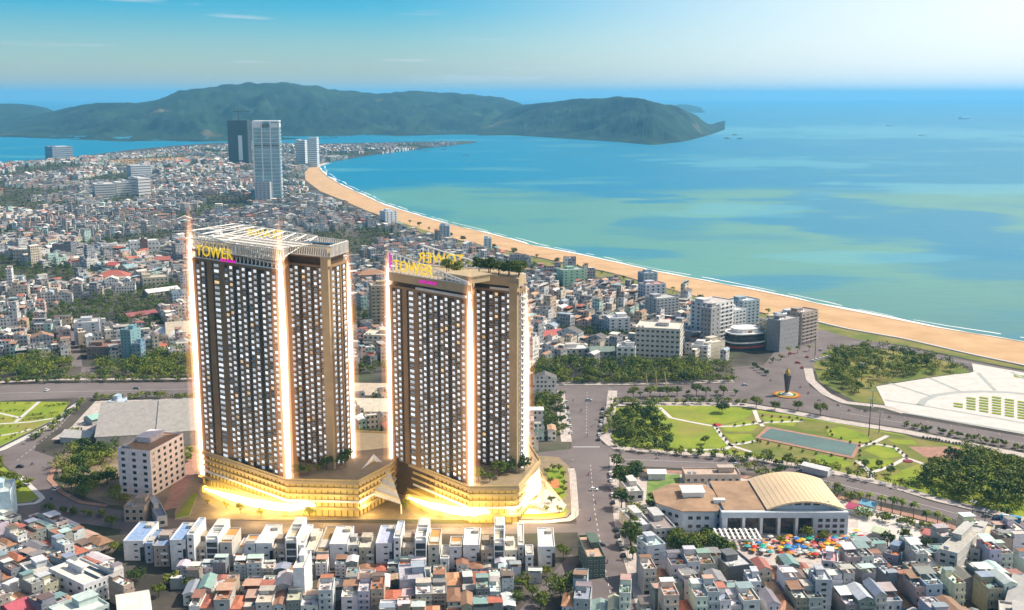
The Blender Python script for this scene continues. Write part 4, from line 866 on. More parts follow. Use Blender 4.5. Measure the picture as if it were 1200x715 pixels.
md('white twin slab farther from the glass tower, with a lower foot block', 'hotel', (361, 196), (372, 196), 162, 40, 15, 0, 0, (.62, .66, .7), (.6, .6, .6), 'hotel', 'bands')
md('beige ribbed mid rise block seen in the gap between the twin towers', 'apartment block', (436, 386), (457, 385), 336, 22, 12, 4, 2, (.42, .34, .22), (.5, .42, .3), 'apartment_block', balcony=True)
md('cream stepped block in front of the ribbed block between the towers', 'apartment block', (426, 412), (455, 413), 394, 24, 4, 5, 2, (.6, .52, .4), (.6, .55, .45), 'apartment_block')
md('brown tiled house behind the ribbed block between the towers', 'hall', (420, 334), (452, 333), 322, 20, 2, 5, 2, (.45, .32, .22), (.36, .2, .12), 'tiled_hall', top='hip')
md('long cream roofed shed between the twin towers, farther one', 'shed', (398, 470), (462, 471), 463, 26, 1, 0, 0, (.5, .44, .36), (.6, .5, .38), 'shed', top='gable')
md('long cream roofed shed between the twin towers, nearer one', 'shed', (402, 492), (464, 493), 482, 26, 1, 0, 0, (.5, .44, .36), (.66, .58, .46), 'shed', top='gable')
md('wide six storey hotel with recessed grey front above the tree belt', 'hotel', (744, 424.5), (796, 427.5), 386, 30, 7, 9, 5, (.56, .53, .48), (.6, .55, .48), 'hotel')
md('tall white hotel with dark rooftop restaurant behind the curved shop building', 'hotel', (833, 404), (858, 398), 355, 24, 10, 5, 4, (.68, .67, .66), (.5, .45, .42), 'hotel', balcony=True)
md('dark glazed rooftop restaurant ring crowning the white hotel front', 'office block', (820, 409), (832, 411), 362, 16, 9, 3, 2, (.3, .3, .31), (.5, .5, .5), 'office_block')
md('narrow white hotel behind the tall white hotel towards the beach', 'hotel', (857, 397), (873, 394), 364, 18, 8, 4, 2, (.62, .64, .66), (.6, .6, .6), 'hotel')
md('blue grey glass hotel with jagged roof next to the sand', 'hotel', (870, 391), (889, 388), 353, 18, 10, 4, 3, (.36, .44, .48), (.4, .45, .48), 'hotel')
md('cream house tower at the start of the corner row by the traffic square', 'apartment block', (897, 409), (912, 408), 376, 14, 8, 3, 2, (.56, .5, .36), (.5, .45, .38), 'apartment_block')
md('windowless grey party wall block in the corner row by the traffic square', 'apartment block', (913, 413), (935, 408), 375, 14, 7, 0, 0, (.3, .3, .31), (.45, .42, .4), 'apartment_block')
md('ribbed hotel tower at the outer end of the corner row beside the sand', 'hotel', (938, 405), (957, 400), 366, 16, 9, 4, 3, (.4, .33, .29), (.35, .3, .27), 'hotel', balcony=True)
md('pale blue block peeping out behind the corner row', 'apartment block', (917, 396), (937, 393), 369, 14, 7, 4, 2, (.5, .58, .64), (.55, .55, .55), 'apartment_block')
md('grey apartment block with many windows inland of the white hotels', 'apartment block', (769, 375), (795, 372), 350, 20, 7, 6, 3, (.4, .41, .43), (.45, .44, .42), 'apartment_block')
md('small white cube house block among the low roofs', 'apartment block', (714, 393), (738, 392), 374, 18, 5, 3, 3, (.7, .7, .7), (.62, .6, .58), 'apartment_block')
md('block with mint green side wall near the beach green', 'apartment block', (660, 338), (686, 336), 317, 18, 6, 4, 3, (.3, .5, .36), (.4, .4, .4), 'apartment_block')
md('slate blue apartment tower above the low roofs near the sand', 'apartment block', (754, 346), (770, 345), 321, 16, 7, 3, 3, (.3, .38, .46), (.35, .4, .45), 'apartment_block')
md('pale apartment block with red roof edge below the slate blue tower', 'apartment block', (756, 358), (780, 356), 334, 16, 6, 4, 3, (.52, .55, .6), (.5, .25, .2), 'apartment_block')
md('white seaside tower farthest up the beach', 'apartment block', (452, 264), (466, 263), 248, 22, 6, 3, 2, (.64, .68, .74), (.6, .6, .6), 'apartment_block')
md('grey blue seaside tower halfway along the beach green', 'apartment block', (515, 282), (527, 282), 265, 18, 7, 3, 2, (.36, .42, .54), (.5, .5, .5), 'apartment_block')
md('small pale blue seaside tower with flat top', 'apartment block', (567, 296), (576, 296), 280, 14, 6, 2, 2, (.46, .58, .64), (.5, .5, .5), 'apartment_block')
md('white narrow fronted building with tall arched windows beside the wide hotel', 'church', (722, 428), (744, 429), 408, 14, 4, 3, 2, (.7, .69, .67), (.6, .58, .55), 'church_house')
md('white shop house with shaded terraces right of the wide hotel', 'shop house', (810, 423), (829, 425), 406, 14, 4, 3, 2, (.66, .66, .66), (.6, .6, .6), 'shop_house', balcony=True)
md('cream blank walled shop house touching the curved shop building', 'shop house', (829, 423), (849, 419), 402, 14, 4, 0, 2, (.62, .55, .44), (.66, .62, .55), 'shop_house')
md('red roofed villa with a white gable behind the tree belt', 'villa', (638, 404), (662, 400), 392, 14, 2, 3, 1, (.6, .58, .55), (.4, .09, .08), 'villa', top='gable')
md('low white roofed hall behind the tree belt', 'hall', (662, 420), (690, 419), 410, 16, 2, 4, 2, (.55, .53, .5), (.72, .71, .68), 'flat_hall')
md('green roofed hall behind the tree belt near the arched building', 'hall', (692, 424), (720, 424), 412, 14, 2, 4, 2, (.5, .5, .46), (.2, .26, .22), 'flat_hall', top='gable')
md('orange roofed pavilion on the beach green', 'hall', (570, 303), (592, 300), 296, 12, 1, 3, 1, (.55, .4, .3), (.6, .16, .07), 'tiled_hall', top='gable')
# big grey warehouse left of the towers
md('huge grey sheet roofed warehouse beside the hotel, larger of the two bays', 'warehouse', (112, 512), (182, 508), 500, 62, 1, 0, 0, (.6, .58, .55), (.36, .34, .32), 'warehouse', h=9, top='gable')
md('grey sheet roofed warehouse bay touching the outer tower beam', 'warehouse', (184, 507), (232, 504), 500, 60, 1, 0, 0, (.6, .58, .55), (.38, .36, .33), 'warehouse', h=9.6, top='gable')
md('long open sided parking shed with pale roof beside the west road', 'shed', (70, 512), (104, 514), 500, 14, 1, 0, 0, (.5, .48, .45), (.5, .48, .45), 'shed', h=4, top='gable')
md('low shed with mint green roof behind the parking shed', 'shed', (108, 492), (138, 484), 484, 10, 1, 0, 0, (.5, .48, .45), (.3, .5, .42), 'shed', h=4, top='gable')
md('blue glazed stair house on the warehouse corner', 'office block', (139, 488), (150, 482), 470, 8, 3, 3, 2, (.42, .52, .64), (.5, .5, .5), 'office_block')
# the tall glass hotel tower and its dark neighbour
def tall_tower():
    p, q = G(301, 237), G(331, 236); L = hypot(q[0] - p[0], q[1] - p[1]); D = 46; h = zat(143, p[1]); rz = atan2(q[1] - p[1], q[0] - p[0]) - .25
    r = empty('hotel_tower', ((p[0] + q[0]) / 2, p[1], 0), rz, 'tallest pale blue glass hotel tower with white ribbed edges far in the city', 'hotel tower'); FOOT.append((*r.location[:2], 60))
    b = MB(); b.box(-L / 2, L / 2, 0, D, 0, h * .69); b.box(-L / 2, L / 2, 0, D, h * .715, h * .93); gl = mat('tower_glass', (.22, .36, .42), .15, .3, .03, spec=.7); b.build('glass_body', gl, r)
    b = MB(); b.box(-L / 2 + 1, L / 2 - 1, 1, D - 1, h * .69, h * .715); b.build('plant_floor', M['dark'], r)
    w = mat('tower_white', (.66, .68, .7), .5, .08)
    for x in (-L / 2, -L / 6, L / 6, L / 2): b = MB(); b.box(x - 1.2, x + 1.2, -.8, 1.0, 0, h); b.build('white_rib', w, r)
    for k in range(0, 40, 2): b = MB(); z = h * .93 * k / 40; b.box(-L / 2 - .4, L / 2 + .4, -.4, D + .4, z, z + .8); b.build('floor_line', w, r)
    b = MB(); b.box(-L / 2, -L / 5, 0, D, h * .93, h); b.box(L / 5, L / 2, 0, D, h * .93, h * .985); b.box(-L / 5, L / 5, D * .5, D, h * .93, h * .97); b.box(-L / 2 - .5, L / 2 + .5, 2, D, h * 1.0 + .01, h * 1.015); b.build('crown_frame', w, r)
    p, q = G(272, 193), G(292, 192); L = hypot(q[0] - p[0], q[1] - p[1]); h = zat(141, p[1])
    r = empty('unfinished_tower', ((p[0] + q[0]) / 2, p[1], 0), 0, 'dark unfinished tower with a crane behind the tall glass hotel tower', 'tower'); FOOT.append((*r.location[:2], 60))
    dk = mat('dark_concrete', (.05, .06, .075), .8, .2, .05); b = MB(); b.box(-L / 2, L / 2, 0, 50, 0, h)
    for k in range(30): b.box(-L / 2 - .8, L / 2 + .8, -.8, 50.8, h * k / 30, h * k / 30 + 1.0)
    b.build('frame_body', dk, r); b = MB(); b.box(L * .02, L * .22, -1.5, -.85, h * .1, h * .66); b.build('lift_shaft', w, r)
    b = MB(); b.tube([(0, 20, h), (0, 20, h + 34)], 1.4, 4); b.tube([(-16, 20, h + 28), (38, 20, h + 28)], 1.1, 4); b.build('crane', M['dark'], r)
tall_tower()
# curved shop building at the traffic square
def shop_corner():
    cx, cy = G(872, 407); r = empty('shop_building', (cx, cy, 0), R(20), 'rounded dark shop building with red fascia and stepped white roof on the traffic square', 'shop building'); FOOT.append((cx, cy, 26)); a, d = 20, 15
    def oval(k, n=28): return [(a * k * math.copysign(abs(cos(2 * pi * i / n)) ** .75, cos(2 * pi * i / n)), d * k * math.copysign(abs(sin(2 * pi * i / n)) ** .75, sin(2 * pi * i / n))) for i in range(n)]
    for i in range(4):
        k = 1 - .05 * i; b = MB(); b.prism(oval(k * .96), i * 3.7, i * 3.7 + 3.0); b.build('shop_glass', M['glass'], r)
        b = MB(); b.prism(oval(k * 1.02), i * 3.7 + 2.9, i * 3.7 + 3.75, bottom=True); b.build('fascia', mat('red_fascia', (.42, .05, .05), .6, .1) if i == 0 else (M['white'] if i % 2 else M['dark']), r)
    b = MB(); b.prism(oval(.6), 14.8, 18); b.prism(oval(.64), 18, 18.5, bottom=True); b.build('roof_room', M['white'], r)
    for i in range(3): b = MB(); b.box(-8 + 6 * i, -4 + 6 * i, -9, -6, 14.85, 17); b.build('roof_awning', M['brickpave'] if i == 1 else M['white'], r)
shop_corner()
# exhibition hall of the market: octagonal wing, long front with piers, big barrel roof
def market_hall():
    p, q = G(846, 628), G(992, 628); L = hypot(q[0] - p[0], q[1] - p[1]); D = G(960, 583)[1]; D = 46
    r = empty('exhibition_hall', (p[0], p[1], 0), atan2(q[1] - p[1], q[0] - p[0]), 'pale blue exhibition hall with a big orange barrel roof and octagonal brown wing', 'exhibition hall')
    for t in range(8): FOOT.append((p[0] + L * t / 7, p[1] + 24, 24))
    for t in range(3): FOOT.append((p[0] - 12, p[1] + 12 + 12 * t, 22))
    wl3 = mat('hall_wall', (.56, .62, .68), .7, .1, .2); org = mat('barrel_roof', (.66, .5, .32), .6, .08, .05); brn = mat('octagon_roof', (.34, .22, .14), .9, .25, .12)
    b = MB(); b.box(0, L, 3, D, 0, 11.5); b.build('wall', wl3, r)
    b = MB(); b.box(-.5, L + .5, 0, 3.0, 9.6, 12.6); b.box(L * .74, L + .4, 0, 3, 0, 9.6); b.box(0, L * .03, 0, 3, 0, 9.6); b.build('front_fascia', wl3, r)
    for i in range(5): b = MB(); x = L * (.03 + .71 * i / 5); b.box(x + 1, x + L * .71 / 5 - 1.2, 2.4, 2.98, .5, 9.4); b.build('front_glazing', M['glass'], r)
    for i in range(6): b = MB(); x = L * (.03 + .71 * i / 5); b.box(x - .7, x + .7, 0.2, 2.39, 0, 9.59); b.build('pier', M['white'], r)
    me = win(2.5, 2)
    for f in range(3):
        for i in range(4): put_window(r, me, (L * .785 + i * L * .058, 0, 1.2 + f * 3.1), 0)
    b = MB(); b.box(L * .02, L * .42, 3, D, 12.0, 12.8); b.build('terrace_roof', brn, r)
    x0, x1, n = L * .36, L * .99, 16; z0, rise = 12.4, 6.6; y0, y1 = 5, D + 1
    b = MB(); arc = [(x0 + (x1 - x0) * i / n, z0 + rise * sin(pi * (.12 + .76 * i / n)) - rise * sin(pi * .12) + 1.2) for i in range(n + 1)]
    for (xa, za), (xb, zb) in zip(arc, arc[1:]):
        b.face([(xa, y0 - 3, za), (xb, y0 - 3, zb), (xb, y1, zb), (xa, y1, za)]); b.face([(xa, y0 - 3, za - .9), (xb, y0 - 3, zb - .9), (xb, y0 - 3, zb), (xa, y0 - 3, za)])
        b.box(xa - .1, xa + .1, y0 - 3, y1, za - .05, za + .1)
    b.build('barrel_roof', org, r)
    b = MB(); b.face([(x0, y0, 11.5)] + [(x1, y0, 11.5)] + [(x, y0, z - .4) for x, z in arc[::-1]]); b.face([(x1, y0, 11.5), (x1, y1 - 2, 11.5), (x1, y1 - 2, arc[-1][1] - .4), (x1, y0, arc[-1][1] - .4)]); b.face([(x0, y1 - 2, 11.5), (x0, y0, 11.5), (x0, y0, arc[0][1] - .4), (x0, y1 - 2, arc[0][1] - .4)]); b.build('tympanum', wl3, r)
    for i in range(5): b = MB(); x = x0 + (x1 - x0) * (.25 + .12 * i); b.box(x, x + 3.2, y0 - .15, y0 + .1, 14.5, 16.5); b.build('tympanum_window', M['glass'], r)
    octo = [(-11 + 21 * cos(pi / 8 + pi / 4 * i), 26 + 21 * sin(pi / 8 + pi / 4 * i)) for i in range(8)]
    b = MB(); b.prism(octo, 0, 11); b.build('octagon_wall', wl3, r)
    b = MB(); c = (-11, 26, 14.2)
    o2 = ring(octo, 1.2)
    for i in range(8): b.face([(*o2[i], 11.1), (*o2[(i + 1) % 8], 11.1), c]); b.face([(*o2[i], 10.7), (*o2[(i + 1) % 8], 10.7), (*o2[(i + 1) % 8], 11.1), (*o2[i], 11.1)])
    b.build('octagon_roof', brn, r)
    b = MB(); b.box(-17, -6, 20, 30, 12.2, 15.4); b.box(-17.6, -5.4, 19.4, 30.6, 15.4, 16.0); b.box(-2, 4, 14, 17, 11.8, 14.0); b.build('roof_lantern', M['white'], r)
    for i in range(8):
        pa, pb = octo[i], octo[(i + 1) % 8]; mx_, my = (pa[0] + pb[0]) / 2, (pa[1] + pb[1]) / 2; a = atan2(pb[1] - pa[1], pb[0] - pa[0])
        if my < 30:
            for k in (-4.2, 0, 4.2):
                for f in (1.5, 6): put_window(r, me, (mx_ + k * cos(a), my + k * sin(a), f), a)
    b = MB()
    for i in range(9): b.box(-5 + i * 2.6, -4 + i * 2.6, -16, -2, 4.6, 5)
    for i in range(4): b.box(-5, 17, -16 + i * 4.4, -15.6 + i * 4.4, 4.2, 4.6)
    for x in (-4.6, 16.4):
        for y in (-15.6, -2.6): b.box(x - .25, x + .25, y - .25, y + .25, 0, 4.2)
    b.build('entrance_pergola', M['white'], r)
market_hall()
md('long low workshop with flat tan roof behind the exhibition hall', 'workshop', (803, 558), (868, 558), 552, 12, 1, 8, 0, (.5, .42, .36), (.5, .38, .3), 'workshop', h=5)
md('small white roofed stand above the green pitch', 'shed', (760, 555), (780, 555), 550, 7, 1, 0, 0, (.6, .6, .6), (.75, .74, .72), 'shed', h=4, top='gable')
md('low white roofed pavilion left of the green pitch', 'shed', (737, 578), (754, 577), 566, 22, 1, 2, 0, (.6, .6, .58), (.66, .62, .55), 'shed', h=5)
md('white flat roofed workshop beside the avenue trees', 'workshop', (746, 618), (764, 616), 600, 24, 1, 2, 0, (.55, .55, .55), (.6, .6, .6), 'workshop', h=6)
md('open steel framed courtyard building between the workshop and the octagonal wing', 'workshop', (768, 622), (792, 620), 600, 26, 2, 4, 0, (.5, .5, .5), (.3, .25, .24), 'workshop', h=6)
md('long white sunshade roof beside the park road', 'shed', (940, 545), (970, 552), 538, 6, 1, 0, 0, (.6, .6, .6), (.78, .77, .74), 'shed', h=4, top='gable')
for i, (x, y, cl, w) in enumerate(((992, 594, (.5, .08, .16), 'crimson'), (1003, 598, (.45, .6, .5), 'mint green'), (1008, 590, (.2, .45, .6), 'blue'), (1082, 625, (.6, .2, .18), 'salmon red'), (1100, 628, (.55, .16, .14), 'brick red'), (1022, 622, (.6, .66, .45), 'pale lime'))):
    md(f'{w} roofed market stall row beside the paved market forecourt', 'market stall', (x, y), (x + 15, y + 4), y - 4, 7, 1, 0, 0, (.5, .48, .45), cl, 'market_stall', h=3.2, top='gable')
# ------------------------------------------------------------------ trees
def leaves(b, c, r, n, size, rnd, flat=.8, m=0):
    for _ in range(n):
        th, ph = rnd.uniform(0, 2 * pi), math.acos(rnd.uniform(-.7, 1)); k = r * rnd.uniform(.55, 1.0)
        p = Vector((c[0] + k * sin(ph) * cos(th), c[1] + k * sin(ph) * sin(th), c[2] + k * cos(ph) * flat))
        nrm = Vector((rnd.gauss(0, .6) + sin(ph) * cos(th), rnd.gauss(0, .6) + sin(ph) * sin(th), rnd.gauss(.35, .5) + cos(ph))).normalized()
        a = nrm.orthogonal().normalized(); bb = nrm.cross(a); w = rnd.uniform(0, pi); a, bb = a * cos(w) + bb * sin(w), bb * cos(w) - a * sin(w); s = size * rnd.uniform(.6, 1.3)
        b.face([p - a * s * .5, p + bb * s * .38, p + a * s * .5, p - bb * s * .38], m)
def broad_tree(seed, h, r, leafm, n=15, per=34, size=.95):
    rnd = random.Random(seed); root = empty('tree', (0, 0, -50)); t = MB(); cr = MB()
    zc = h * .62; t.tube([(0, 0, 0), (rnd.uniform(-.2, .2), rnd.uniform(-.2, .2), h * .3), (0, 0, h * .6)], [.3, .22, .14], 6)
    for i in range(n):
        th = i * 2.4 + rnd.uniform(-.4, .4); k = r * sqrt(rnd.uniform(.03, 1)) * .78; z = zc + (h - zc) * rnd.uniform(-.55, .78) * (1 - .45 * (k / r) ** 2)
        c = (k * cos(th), k * sin(th), z); leaves(cr, c, r * rnd.uniform(.3, .46), per, size, rnd)
        if i % 2 == 0: t.tube([(0, 0, h * rnd.uniform(.28, .5)), (c[0] * .55, c[1] * .55, (z + h * .4) / 2), c], [.12, .08, .03], 4)
    t.build('trunk', M['trunk'], root); cr.build('crown', M[leafm], root); return root
def palm_tree(seed, h):
    rnd = random.Random(seed); root = empty('palm_tree', (0, 0, -50)); t = MB(); cr = MB(); t.tube([(0, 0, 0), (.25, 0, h * .5), (.1, .1, h)], [.26, .19, .15], 6)
    for i in range(15):
        th = 2 * pi * i / 15 + rnd.uniform(-.15, .15); L = rnd.uniform(2.4, 3.2); up = rnd.uniform(.2, 1.1); pts = []
        for k in range(6): s = k / 5; pts.append(Vector((.1 + cos(th) * L * s, .1 + sin(th) * L * s, h + L * (up * s - 1.15 * s * s))))
        sd = Vector((-sin(th), cos(th), 0))
        for k in range(5):
            w0, w1 = (.3 + .5 * sin(pi * (k / 5) ** .7)), (.3 + .5 * sin(pi * ((k + 1) / 5) ** .7)) if k < 4 else .05
            for sg in (-1, 1): cr.face([pts[k], pts[k] + sd * sg * w0 - Vector((0, 0, .25 * w0)), pts[k + 1] + sd * sg * w1 - Vector((0, 0, .25 * w1)), pts[k + 1]])
    t.build('trunk', M['trunk'], root); cr.build('crown', M['leaf'], root); return root
def topiary(seed):
    rnd = random.Random(seed); root = empty('clipped_shrub', (0, 0, -50)); cr = MB(); leaves(cr, (0, 0, 1.2), 1.25, 150, .45, rnd, 1.0); leaves(cr, (0, 0, 1.2), .8, 60, .5, rnd, 1.0)
    t = MB(); t.tube([(0, 0, 0), (0, 0, 1.0)], .12, 5); t.build('trunk', M['trunk'], root); cr.build('crown', M['leafdark'], root); return root
TPL = {'mid': [broad_tree(s, 8.0, 4.2, 'leaf') for s in (1, 2, 3)], 'dark': [broad_tree(s, 7.5, 4.0, 'leafdark') for s in (11, 12, 13)], 'bright': [broad_tree(s, 7.0, 3.8, 'leafbright') for s in (21, 22)],
       'big': [broad_tree(31, 13, 8.5, 'leaf', 30, 44, 1.1), broad_tree(32, 12, 7.5, 'leafdark', 28, 44, 1.1)], 'palm': [palm_tree(41, 8), palm_tree(42, 6.5)], 'shrub': [topiary(51), topiary(52)], 'small': [broad_tree(61, 4.6, 2.3, 'leafbright', 9, 30, .7), broad_tree(62, 4.8, 2.4, 'leaf', 9, 30, .7)]}
TREES = []; used = set(); rt = random.Random(9)
WORD = {'mid': 'leafy green', 'dark': 'dark green', 'bright': 'yellow green', 'big': 'broad spreading', 'palm': 'feathery', 'shrub': 'dark clipped round', 'small': 'small young'}
NOUN = {'palm': ('palm_tree', 'palm', 'palm tree'), 'shrub': ('clipped_shrub', 'shrub', 'shrub')}
def plant(kind, x, y, s=1.0, where='', group='', z=0.0, label=None):
    tpl = rt.choice(TPL[kind])
    c = copy_tree(tpl) if tpl.name in used else tpl
    used.add(tpl.name); c.location = (x, y, z); c.rotation_euler = (0, 0, rt.uniform(0, 6.28)); k = s * rt.uniform(.86, 1.16); c.scale = (k * rt.uniform(.92, 1.08), k, k * rt.uniform(.9, 1.12))
    n = NOUN.get(kind, ('tree', 'tree', 'tree'))
    tag(c, label or f'{WORD[kind]} {n[2]} {where}', n[1], group or None); TREES.append((x, y)); return c
def fill(px, n, kinds, where, group, s=1.0, gap=4.6, z=0.0):
    poly = GP(px); xs = [p[0] for p in poly]; ys = [p[1] for p in poly]; loc = []; tries = 0
    while len(loc) < n and tries < n * 60:
        tries += 1; p = (rt.uniform(min(xs), max(xs)), rt.uniform(min(ys), max(ys)))
        if inside(p, poly) and all((p[0] - q[0]) ** 2 + (p[1] - q[1]) ** 2 > gap * gap for q in loc): loc.append(p)
    for p in loc: plant(rt.choice(kinds), *p, s, where, group, z)
def along(px, n, kinds, where, group, s=1.0, jit=1.2, z=0.16):
    for p in resample(GP(px), n): plant(rt.choice(kinds), p[0] + rt.uniform(-jit, jit), p[1] + rt.uniform(-jit, jit), s, where, group, z)
fill([(626, 452), (626, 430), (700, 430), (760, 432), (810, 431), (856, 434), (858, 449), (760, 449), (700, 447)], 17, ['mid', 'mid', 'dark'], 'in the dense belt between the hotels and the boulevard', 'trees of the boulevard belt', 1.3)
fill([(0, 446), (0, 425), (80, 424), (82, 444)], 6, ['mid', 'bright', 'dark'], 'in the belt left of the west street junction', 'trees of the west belt', 1.25)
fill([(112, 446), (112, 432), (140, 428), (226, 412), (228, 445)], 9, ['mid', 'bright', 'mid'], 'in the belt under the teal tower', 'trees of the teal tower belt', 1.2)
fill([(720, 524), (720, 484), (760, 477), (772, 492), (782, 510), (788, 526)], 22, ['dark', 'dark', 'mid'], 'in the dark grove at the avenue end of the park', 'trees of the park grove', .95)
fill([(1062, 556), (1100, 542), (1130, 545), (1200, 557), (1225, 600), (1190, 603), (1120, 585), (1075, 572)], 26, ['mid', 'bright', 'mid', 'bright', 'dark'], 'in the wood at the far end of the park', 'trees of the park wood', 1.25)
fill([(957, 440), (962, 424), (975, 413), (1015, 408), (1060, 415), (1120, 428), (1132, 436), (1085, 440), (1030, 449), (1010, 462), (985, 460)], 15, ['mid', 'dark', 'mid', 'bright'], 'in the grove beside the paved square', 'trees of the square grove', 1.05)
fill([(66, 545), (100, 518), (136, 520), (138, 590), (100, 584), (75, 572)], 12, ['dark', 'mid', 'dark'], 'in the dim grove around the pink hotel', 'trees of the hotel grove', 1.05)
fill([(-10, 548), (16, 548), (34, 568), (40, 582), (0, 586)], 9, ['bright', 'mid'], 'on the triangular lawn by the west road', 'trees of the triangular lawn', .9)
along([(654, 470), (656, 490), (658, 508)], 5, ['mid', 'dark'], 'on the tower side of the avenue', 'trees on the tower side of the avenue', 1.0)
along([(722, 548), (726, 580), (733, 620), (741, 655)], 9, ['small', 'dark', 'small'], 'on the market side of the avenue', 'trees on the market side of the avenue', 1.35)
fill([(735, 548), (756, 552), (756, 562), (738, 562)], 5, ['dark'], 'beside the white pavilion and green pitch', 'trees by the green pitch', 1.0)
fill([(738, 594), (775, 592), (790, 606), (765, 612), (744, 622)], 7, ['dark', 'mid'], 'between the pavilion and the workshops', 'trees by the workshops', .9)
fill([(780, 632), (845, 636), (866, 652), (820, 656), (790, 648)], 13, ['dark', 'mid'], 'between the hall entrance and the near houses', 'trees before the hall', .95)
along([(760, 530), (850, 535), (900, 541), (960, 552)], 11, ['mid', 'small', 'palm'], 'along the lower edge of the park', 'trees of the park road', 1.0)
along([(870, 545), (920, 562), (960, 575), (1000, 585)], 9, ['mid', 'small'], 'beside the exhibition hall along the park road', 'trees behind the hall', .95)
along([(1005, 592), (1060, 606), (1110, 622)], 9, ['palm'], 'on the brick pavement of the park road', 'palms of the park road', 1.0)
along([(740, 466), (800, 464), (860, 463)], 12, ['small', 'mid'], 'on the boulevard verge above the park', 'trees of the boulevard verge', 1.0)
for x, y in ((886, 478), (908, 481), (935, 482), (961, 487)): plant('mid', *G(x, y), 1.05, 'on the park corner beside the monument', 'trees beside the monument')
along([(905, 425), (925, 418), (945, 412), (970, 414)], 6, ['palm', 'small'], 'on the parking island of the traffic square', 'trees of the parking island', .9)
for x, y in ((884, 431), (888, 434), (893, 437), (898, 440)): plant('dark', *G(x, y), .55, 'on the small traffic island', 'trees of the small traffic island')
along([(480, 262), (560, 289), (640, 305), (720, 325), (800, 348), (880, 369), (950, 383)], 20, ['small', 'palm', 'dark'], 'on the grass edge of the beach', 'trees along the beach', 1.15)
for x, y in ((1013, 547), (1030, 548), (1043, 556)): plant('dark', *G(x, y), .7, 'beside the winding park paths', 'trees of the winding paths')
plant('big', *G(846, 484), .72, label='broad spreading tree with a dense round crown alone on the park lawn')
plant('mid', *G(826, 521), .8, label='thin airy tree standing alone low on the bright lawn')
for i, (x, y, k, s, lab) in enumerate((
    (657, 703, 'big', .78, 'big round dark tree beside the lane left of the avenue mouth'), (160, 682, 'big', .62, 'dusky spreading tree before the first white townhouse'), (131, 617, 'bright', 1.0, 'bright yellow green tree on the south street corner'),
    (146, 590, 'bright', .75, 'low bright tree at the foot of the pink hotel'), (201, 686, 'bright', .9, 'lime green tree in the near yard below the townhouse row'), (236, 702, 'bright', .8, 'yellow tinted tree in the near lane beside rust roofs'), (257, 709, 'mid', .9, 'green tree lowest in the near lane yard'),
    (224, 708, 'dark', .75, 'dark bushy tree in shade of the near lane'), (137, 650, 'mid', .85, 'grey green tree between the white hall and the townhouses'), (612, 690, 'bright', .95, 'yellow green tree in the gap below the last townhouses'), (624, 700, 'mid', .8, 'green tree in the gap near the round dark tree'),
    (606, 706, 'dark', .8, 'dark tree low in the gap of the near roofs'), (643, 655, 'dark', .8, 'dark crowned tree behind the last white townhouse'), (660, 655, 'mid', .8, 'olive tree at the avenue end of the townhouse row'), (917, 672, 'mid', .95, 'green tree in the market lane behind the stalls'),
    (935, 674, 'mid', .7, 'brownish small tree in the market lane'), (896, 678, 'dark', .7, 'dark tree in the market lane beside the dark house'), (1040, 640, 'dark', 1.0, 'dark round tree beside the paved market forecourt'), (1085, 648, 'big', .6, 'wide dark tree by the red court'), (1185, 632, 'dark', 1.0, 'dark bushy tree between the road and the corner houses'),
    (946, 632, 'mid', .8, 'olive tree against the exhibition hall front'), (965, 636, 'mid', .75, 'tawny tree near the right end of the hall front'), (915, 636, 'bright', .7, 'yellowish tree among the umbrellas before the hall'), (1060, 636, 'mid', .8, 'pale feathery tree on the market forecourt'))):
    plant(k, *G(x, y), s, label=lab)
for px, n in (([(838, 500), (846, 512), (855, 522)], 6), ([(862, 500), (890, 496), (940, 494)], 8), ([(855, 522), (872, 520), (890, 519)], 5), ([(970, 503), (975, 511), (1000, 521), (1020, 519)], 7), ([(1006, 524), (1022, 521), (1050, 526), (1062, 537)], 8), ([(1045, 546), (1020, 553), (1006, 541), (1008, 530)], 7), ([(957, 533), (985, 537), (1002, 545)], 4), ([(894, 489), (935, 491)], 5), ([(888, 518), (940, 530)], 5)):
    along(px, n, ['shrub'], 'lining the park paths round the pond', 'clipped shrubs of the park', .8, .5, .2)
along([(1082, 514.5), (1100, 517.5), (1124, 522)], 12, ['shrub'], 'in the tight hedge row by the brick terrace', 'shrubs of the terrace hedge', .8, .4, .2)
# roof garden of the lower tower, podium gardens, planted corner
for i, (u, v) in enumerate(((.42, 18), (.50, 15), (.62, 14), (.66, 20))):
    L, T = P3(RFP[0], RFP[1]); p = T((L * u, -v, 0)); plant('palm' if i % 2 else 'mid', p[0], p[1], .95, 'on the roof of the lower tower behind its lettering', 'roof trees behind the lettering', 118 + 8.2)
for i in range(9):
    L, T = P3(RFP[2], RFP[3]); p = T((L * (.05 + .9 * i / 8), -3 - 6 * (i % 2), 0)); plant('mid' if i % 2 else 'dark', p[0], p[1], 1.0, 'on the roof garden over the right half of the lower tower', 'roof trees over the lower tower', 118 + 8.2)
for FP, nm in ((LFP, 'taller'), (RFP, 'lower')):
    for i in range(6):
        a, c = FP[1], FP[3]; t = i / 5; p = (a[0] + (c[0] - a[0]) * t + rt.uniform(1, 3) , a[1] + (c[1] - a[1]) * t + rt.uniform(1, 8) - 2); plant(rt.choice(['mid', 'small', 'dark']), p[0] + 2, p[1], 1.05, f'in the podium garden at the foot of the {nm} tower', f'podium trees of the {nm} tower', 20.2)
for x, y in ((641, 556), (648, 552), (655, 553), (660, 560), (661, 570), (661, 578), (645, 567), (652, 583), (640, 600), (655, 601), (646, 590)): plant('small', *G(x, y), .85, 'in the planted beds of the tower corner square', 'trees of the tower corner square')
along([(246, 590), (275, 600), (310, 605), (345, 607), (385, 604), (415, 598)], 8, ['small', 'mid'], 'on the golden forecourt under the taller tower', 'forecourt trees under the taller tower', .75)
